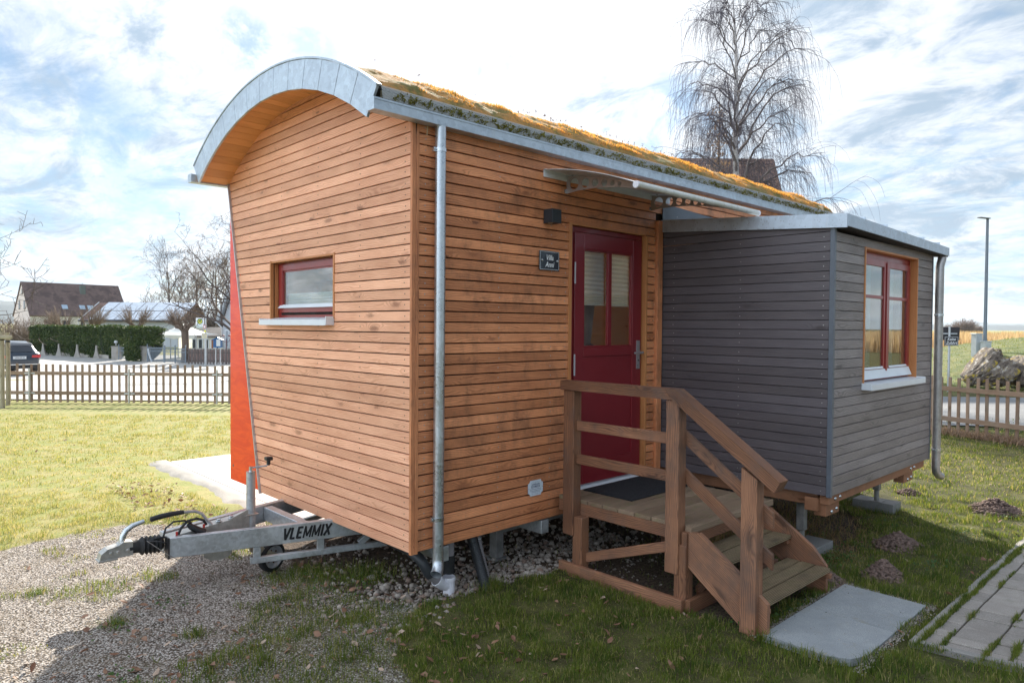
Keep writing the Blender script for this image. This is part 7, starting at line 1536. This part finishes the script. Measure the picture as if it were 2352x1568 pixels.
def mound():
    # grassy bank, edge held by boulders
    n=70; U=np.linspace(0,1,n); V_=np.linspace(0,1,n); u,v=np.meshgrid(U,V_); l=13.6+u*15.4; d=21.2+v*14
    z=1.72*np.clip(np.sin(np.clip((u*1.25)+.02,0,1)*PI/2),0,1)**.9*np.clip(np.sin(np.clip(v*3.2,0,1)*PI/2),0,1)*np.clip((1.02-v)*3,0,1)+(fbm(l*1.,d,.7)-.5)*.18+G-.10
    V=np.outer(l.ravel(),RT3)+np.outer(d.ravel(),FW3)+C0_np+np.stack([0*z.ravel(),0*z.ravel(),z.ravel()],1); i=(np.arange(n-1)[None,:]+np.arange(n-1)[:,None]*n).ravel(); F=np.stack([i,i+1,i+1+n,i+n],1)
    m,nt,p,out=mat('mound_turf'); obj=N(nt,'ShaderNodeTexCoord').outputs['Object']; c=mixc(nt,mrange(nt,nz(nt,obj,1.5,6,.65),.4,.6),(.09,.12,.03),(.17,.17,.05)); c=mixc(nt,mrange(nt,nz(nt,obj,14,4,.7),.5,.7),c,(.06,.06,.03)); L(nt,c,p.inputs['Base Color']); p.inputs['Roughness'].default_value=.95; bump(nt,p,nz(nt,obj,20,4,.7),.8,.03)
    struct(npmesh('grass_mound',V,F,m,smooth=True))
    q=14000; uu=RS.rand(q); vv=RS.rand(q)**1.4*.7; ii=(vv*(n-1)).astype(int); jj=(uu*(n-1)).astype(int); l2=13.6+uu*15.4; d2=21.2+vv*14; x=CAM[0]+RT[0]*l2+FW[0]*d2; y=CAM[1]+RT[1]*l2+FW[1]*d2
    blade_mesh('mound_grass',x,y,z[ii,jj]-.02,RS.uniform(.05,.13,q),np.full(q,.018),leafm('mound_blades',(.12,.17,.04),(.22,.25,.06),(.35,.33,.12),cf=.15,trans=.4),lean=.8)
mound()
def rockmat():
    m,nt,p,out=mat('mossy_rock'); obj=N(nt,'ShaderNodeTexCoord').outputs['Object']; c=mixc(nt,mrange(nt,nz(nt,obj,2.2,7,.7,.6,(1,1,1)),.35,.62),(.27,.22,.175),(.10,.075,.06)); c=mixc(nt,mrange(nt,nz(nt,obj,9,6,.75),.52,.7),c,(.07,.055,.045)); c=mixc(nt,mrange(nt,nz(nt,obj,3.3,6,.7,.3,(1,1,1),(3,9,1)),.55,.63),c,(.46,.33,.035)); c=mixc(nt,mth(nt,'MULTIPLY',mrange(nt,nz(nt,obj,5,6,.7,.3,(1,1,1),(8,2,5)),.55,.64),.7),c,(.62,.58,.52)); L(nt,c,p.inputs['Base Color']); p.inputs['Roughness'].default_value=.9; bump(nt,p,nz(nt,obj,7,7,.75),1.,.10); return m
rockm=rockmat()
def rock(px,py,D,w_,h,dp,label,seed,tilt=0.,sh=0.):
    import bmesh
    bm=bmesh.new(); bmesh.ops.create_icosphere(bm,subdivisions=5,radius=1); c=wp(px,py,D); t_=Vector((seed*7.3,seed*1.7,seed*3.1))
    for v in bm.verts:
        p=v.co.normalized(); n=mnoise.fractal(p*1.1+t_,.9,2.1,5); r_=mnoise.noise(p*2.6+t_); q=Vector([math.copysign(abs(k)**.72,k) for k in p]); rg_=1-abs(mnoise.noise(p*3.1+t_*2)); q=q*(1+.20*n+.10*abs(r_)-.16*max(0,rg_-.82)*5*.35+.05*mnoise.fractal(p*5+t_,.8,2.1,4))
        x=q.x*w_/2+sh*q.z*h/2; y=q.y*dp/2; z=q.z*h/2
        x,z=x*math.cos(tilt)-z*math.sin(tilt),x*math.sin(tilt)+z*math.cos(tilt); v.co=RTv*x+FWv*y+Vector((0,0,z))
    me=D2.meshes.new('boulder'); bm.to_mesh(me); bm.free(); me.materials.append(rockm); me.polygons.foreach_set('use_smooth',[True]*len(me.polygons)); me.set_sharp_from_angle(angle=math.radians(32))
    o=D2.objects.new('boulder',me); COL.objects.link(o); o.location=c; LOC[o.name]=c.copy(); tag(o,label,'boulder','boulders edging the mound')
rock(2256,840,22.2,.44,1.35,1.0,'tall leaning boulder with yellow lichen at the left end of the mound',1,-.66)
rock(2282,853,21.9,.45,1.08,1.0,'slanting mossy boulder, second from the left end of the mound',2,-.80)
rock(2305,858,21.7,.48,.92,1.0,'yellow-blotched boulder in the middle of the row',3,-.78)
rock(2334,848,22.1,.62,.95,1.1,'large dark-topped boulder right of the middle of the row',4,-.85)
rock(2357,865,21.4,.62,.70,1.0,'pale cracked boulder at the right edge of the picture',5,-.4)
rock(2222,837,27,.72,.36,.6,'small dark rounded boulder lying alone on the grass left of the row',6)
rock(2236,825,27.4,.42,.22,.4,'smallest boulder, just above the lone dark one',7)
# ------------------------------------------------------------------ reeds, far shrubs, hills
def reeds():
    n=42000; a=np.radians(RS.uniform(12,74,n)); r=60+95*RS.rand(n)**1.5; l=np.sin(a)*r; d=np.cos(a)*r; x=CAM[0]+RT[0]*l+FW[0]*d; y=CAM[1]+RT[1]*l+FW[1]*d; h=RS.uniform(1.15,1.75,n)*(.85+.3*fbm(x,y,.05)); 
    blade_mesh('reed_bed',x,y,np.full(n,G),h,RS.uniform(.05,.10,n)*(r/70),leafm('reed',(.50,.36,.22),(.62,.46,.30),(.38,.26,.15),trans=.35,ns=.2),lean=.13)
    sheet_pts=[(20,62),(140,40),(200,120),(60,160)]
reeds()
for (px,D,w_,h,lb,sd) in ((2186,260,5,3.6,'low round brown bush far beyond the reeds, behind the sign',81),(2214,240,3,5.5,'pale bare far shrub on the horizon, right of the sign',82),(2243,300,3,3.5,'thin bare far shrub left of the modern street lamp',83)):
    t=bush(lat(px,D),D,w_,h,G,bark('far_shrub_%d'%sd,(.28,.20,.17),(.18,.13,.11)),lb,sd,n=1500,s=(.3,.1),name='far_shrub')
def hills():
    def ridge(name,D,px0,px1,prof,col,dep=500):
        n=90; V=[];F=[]; 
        for i in range(n):
            f=i/(n-1); px=px0+(px1-px0)*f; l=lat(px,D); py=np.interp(px,[p[0] for p in prof],[p[1] for p in prof]); z=zz_(px,py,D)+ (vnoise(np.array([f*60.]),np.array([D*1.]))[0]-.5)*D*.0012
            V+=[tuple(W(l,D,-5)),tuple(W(l,D+dep*.3,z*.8)),tuple(W(l,D+dep*.5,z)),tuple(W(l,D+dep,-5))]
        for i in range(n-1):
            for k in range(3): F.append((i*4+k,(i+1)*4+k,(i+1)*4+k+1,i*4+k+1))
        m,nt,p,out=mat(name); obj=N(nt,'ShaderNodeTexCoord').outputs['Object']; L(nt,mixc(nt,mrange(nt,nz(nt,obj,.01,6,.7),.4,.6),col,tuple(x*1.5 for x in col)),p.inputs['Base Color']); p.inputs['Roughness'].default_value=1.
        struct(npmesh('hills',np.array(V),np.array(F),m,smooth=True))
    fc=(.028,.042,.045)
    ridge('near_forest_hills',2600,1900,2700,[(1900,748),(2160,746),(2240,744),(2300,750),(2352,746),(2700,744)],fc)
    ridge('far_forest_hills',5200,1900,2800,[(1900,744),(2200,743),(2235,738),(2262,739),(2300,734.5),(2345,739),(2400,741),(2800,738)],fc,900)
    ridge('left_forest_hills',1500,-700,420,[(-700,660),(-200,680),(0,697),(60,699),(140,715),(230,728),(420,742)],fc)
hills()
t=thing('radio_mast','hair-thin radio mast on the far hill','mast',tuple(W(lat(2307,5300),5300,50))); b=MB(); p=wp(2307,738,5300); b.tube([p,p+Vector((0,0,52))],1.2,6); b.build('mast',galvs,t)

# ------------------------------------------------------------------ haze: the air between here and the hills
def haze():
    b=MB(); b.box(-9500,9500,-9500,9500,-8,140); o=b.build('haze',D2.materials.new('haze_air')); o['kind']='stuff'
    m=o.data.materials[0]; m.use_nodes=True; nt=m.node_tree; nt.nodes.clear(); out=N(nt,'ShaderNodeOutputMaterial'); v=N(nt,'ShaderNodeVolumePrincipled',i={'Color':(.70,.80,.92,1),'Density':HAZE,'Anisotropy':.35}); L(nt,v.outputs[0],out.inputs['Volume']); m.cycles.homogeneous_volume=True if hasattr(m.cycles,'homogeneous_volume') else True
HAZE=.00011
haze()
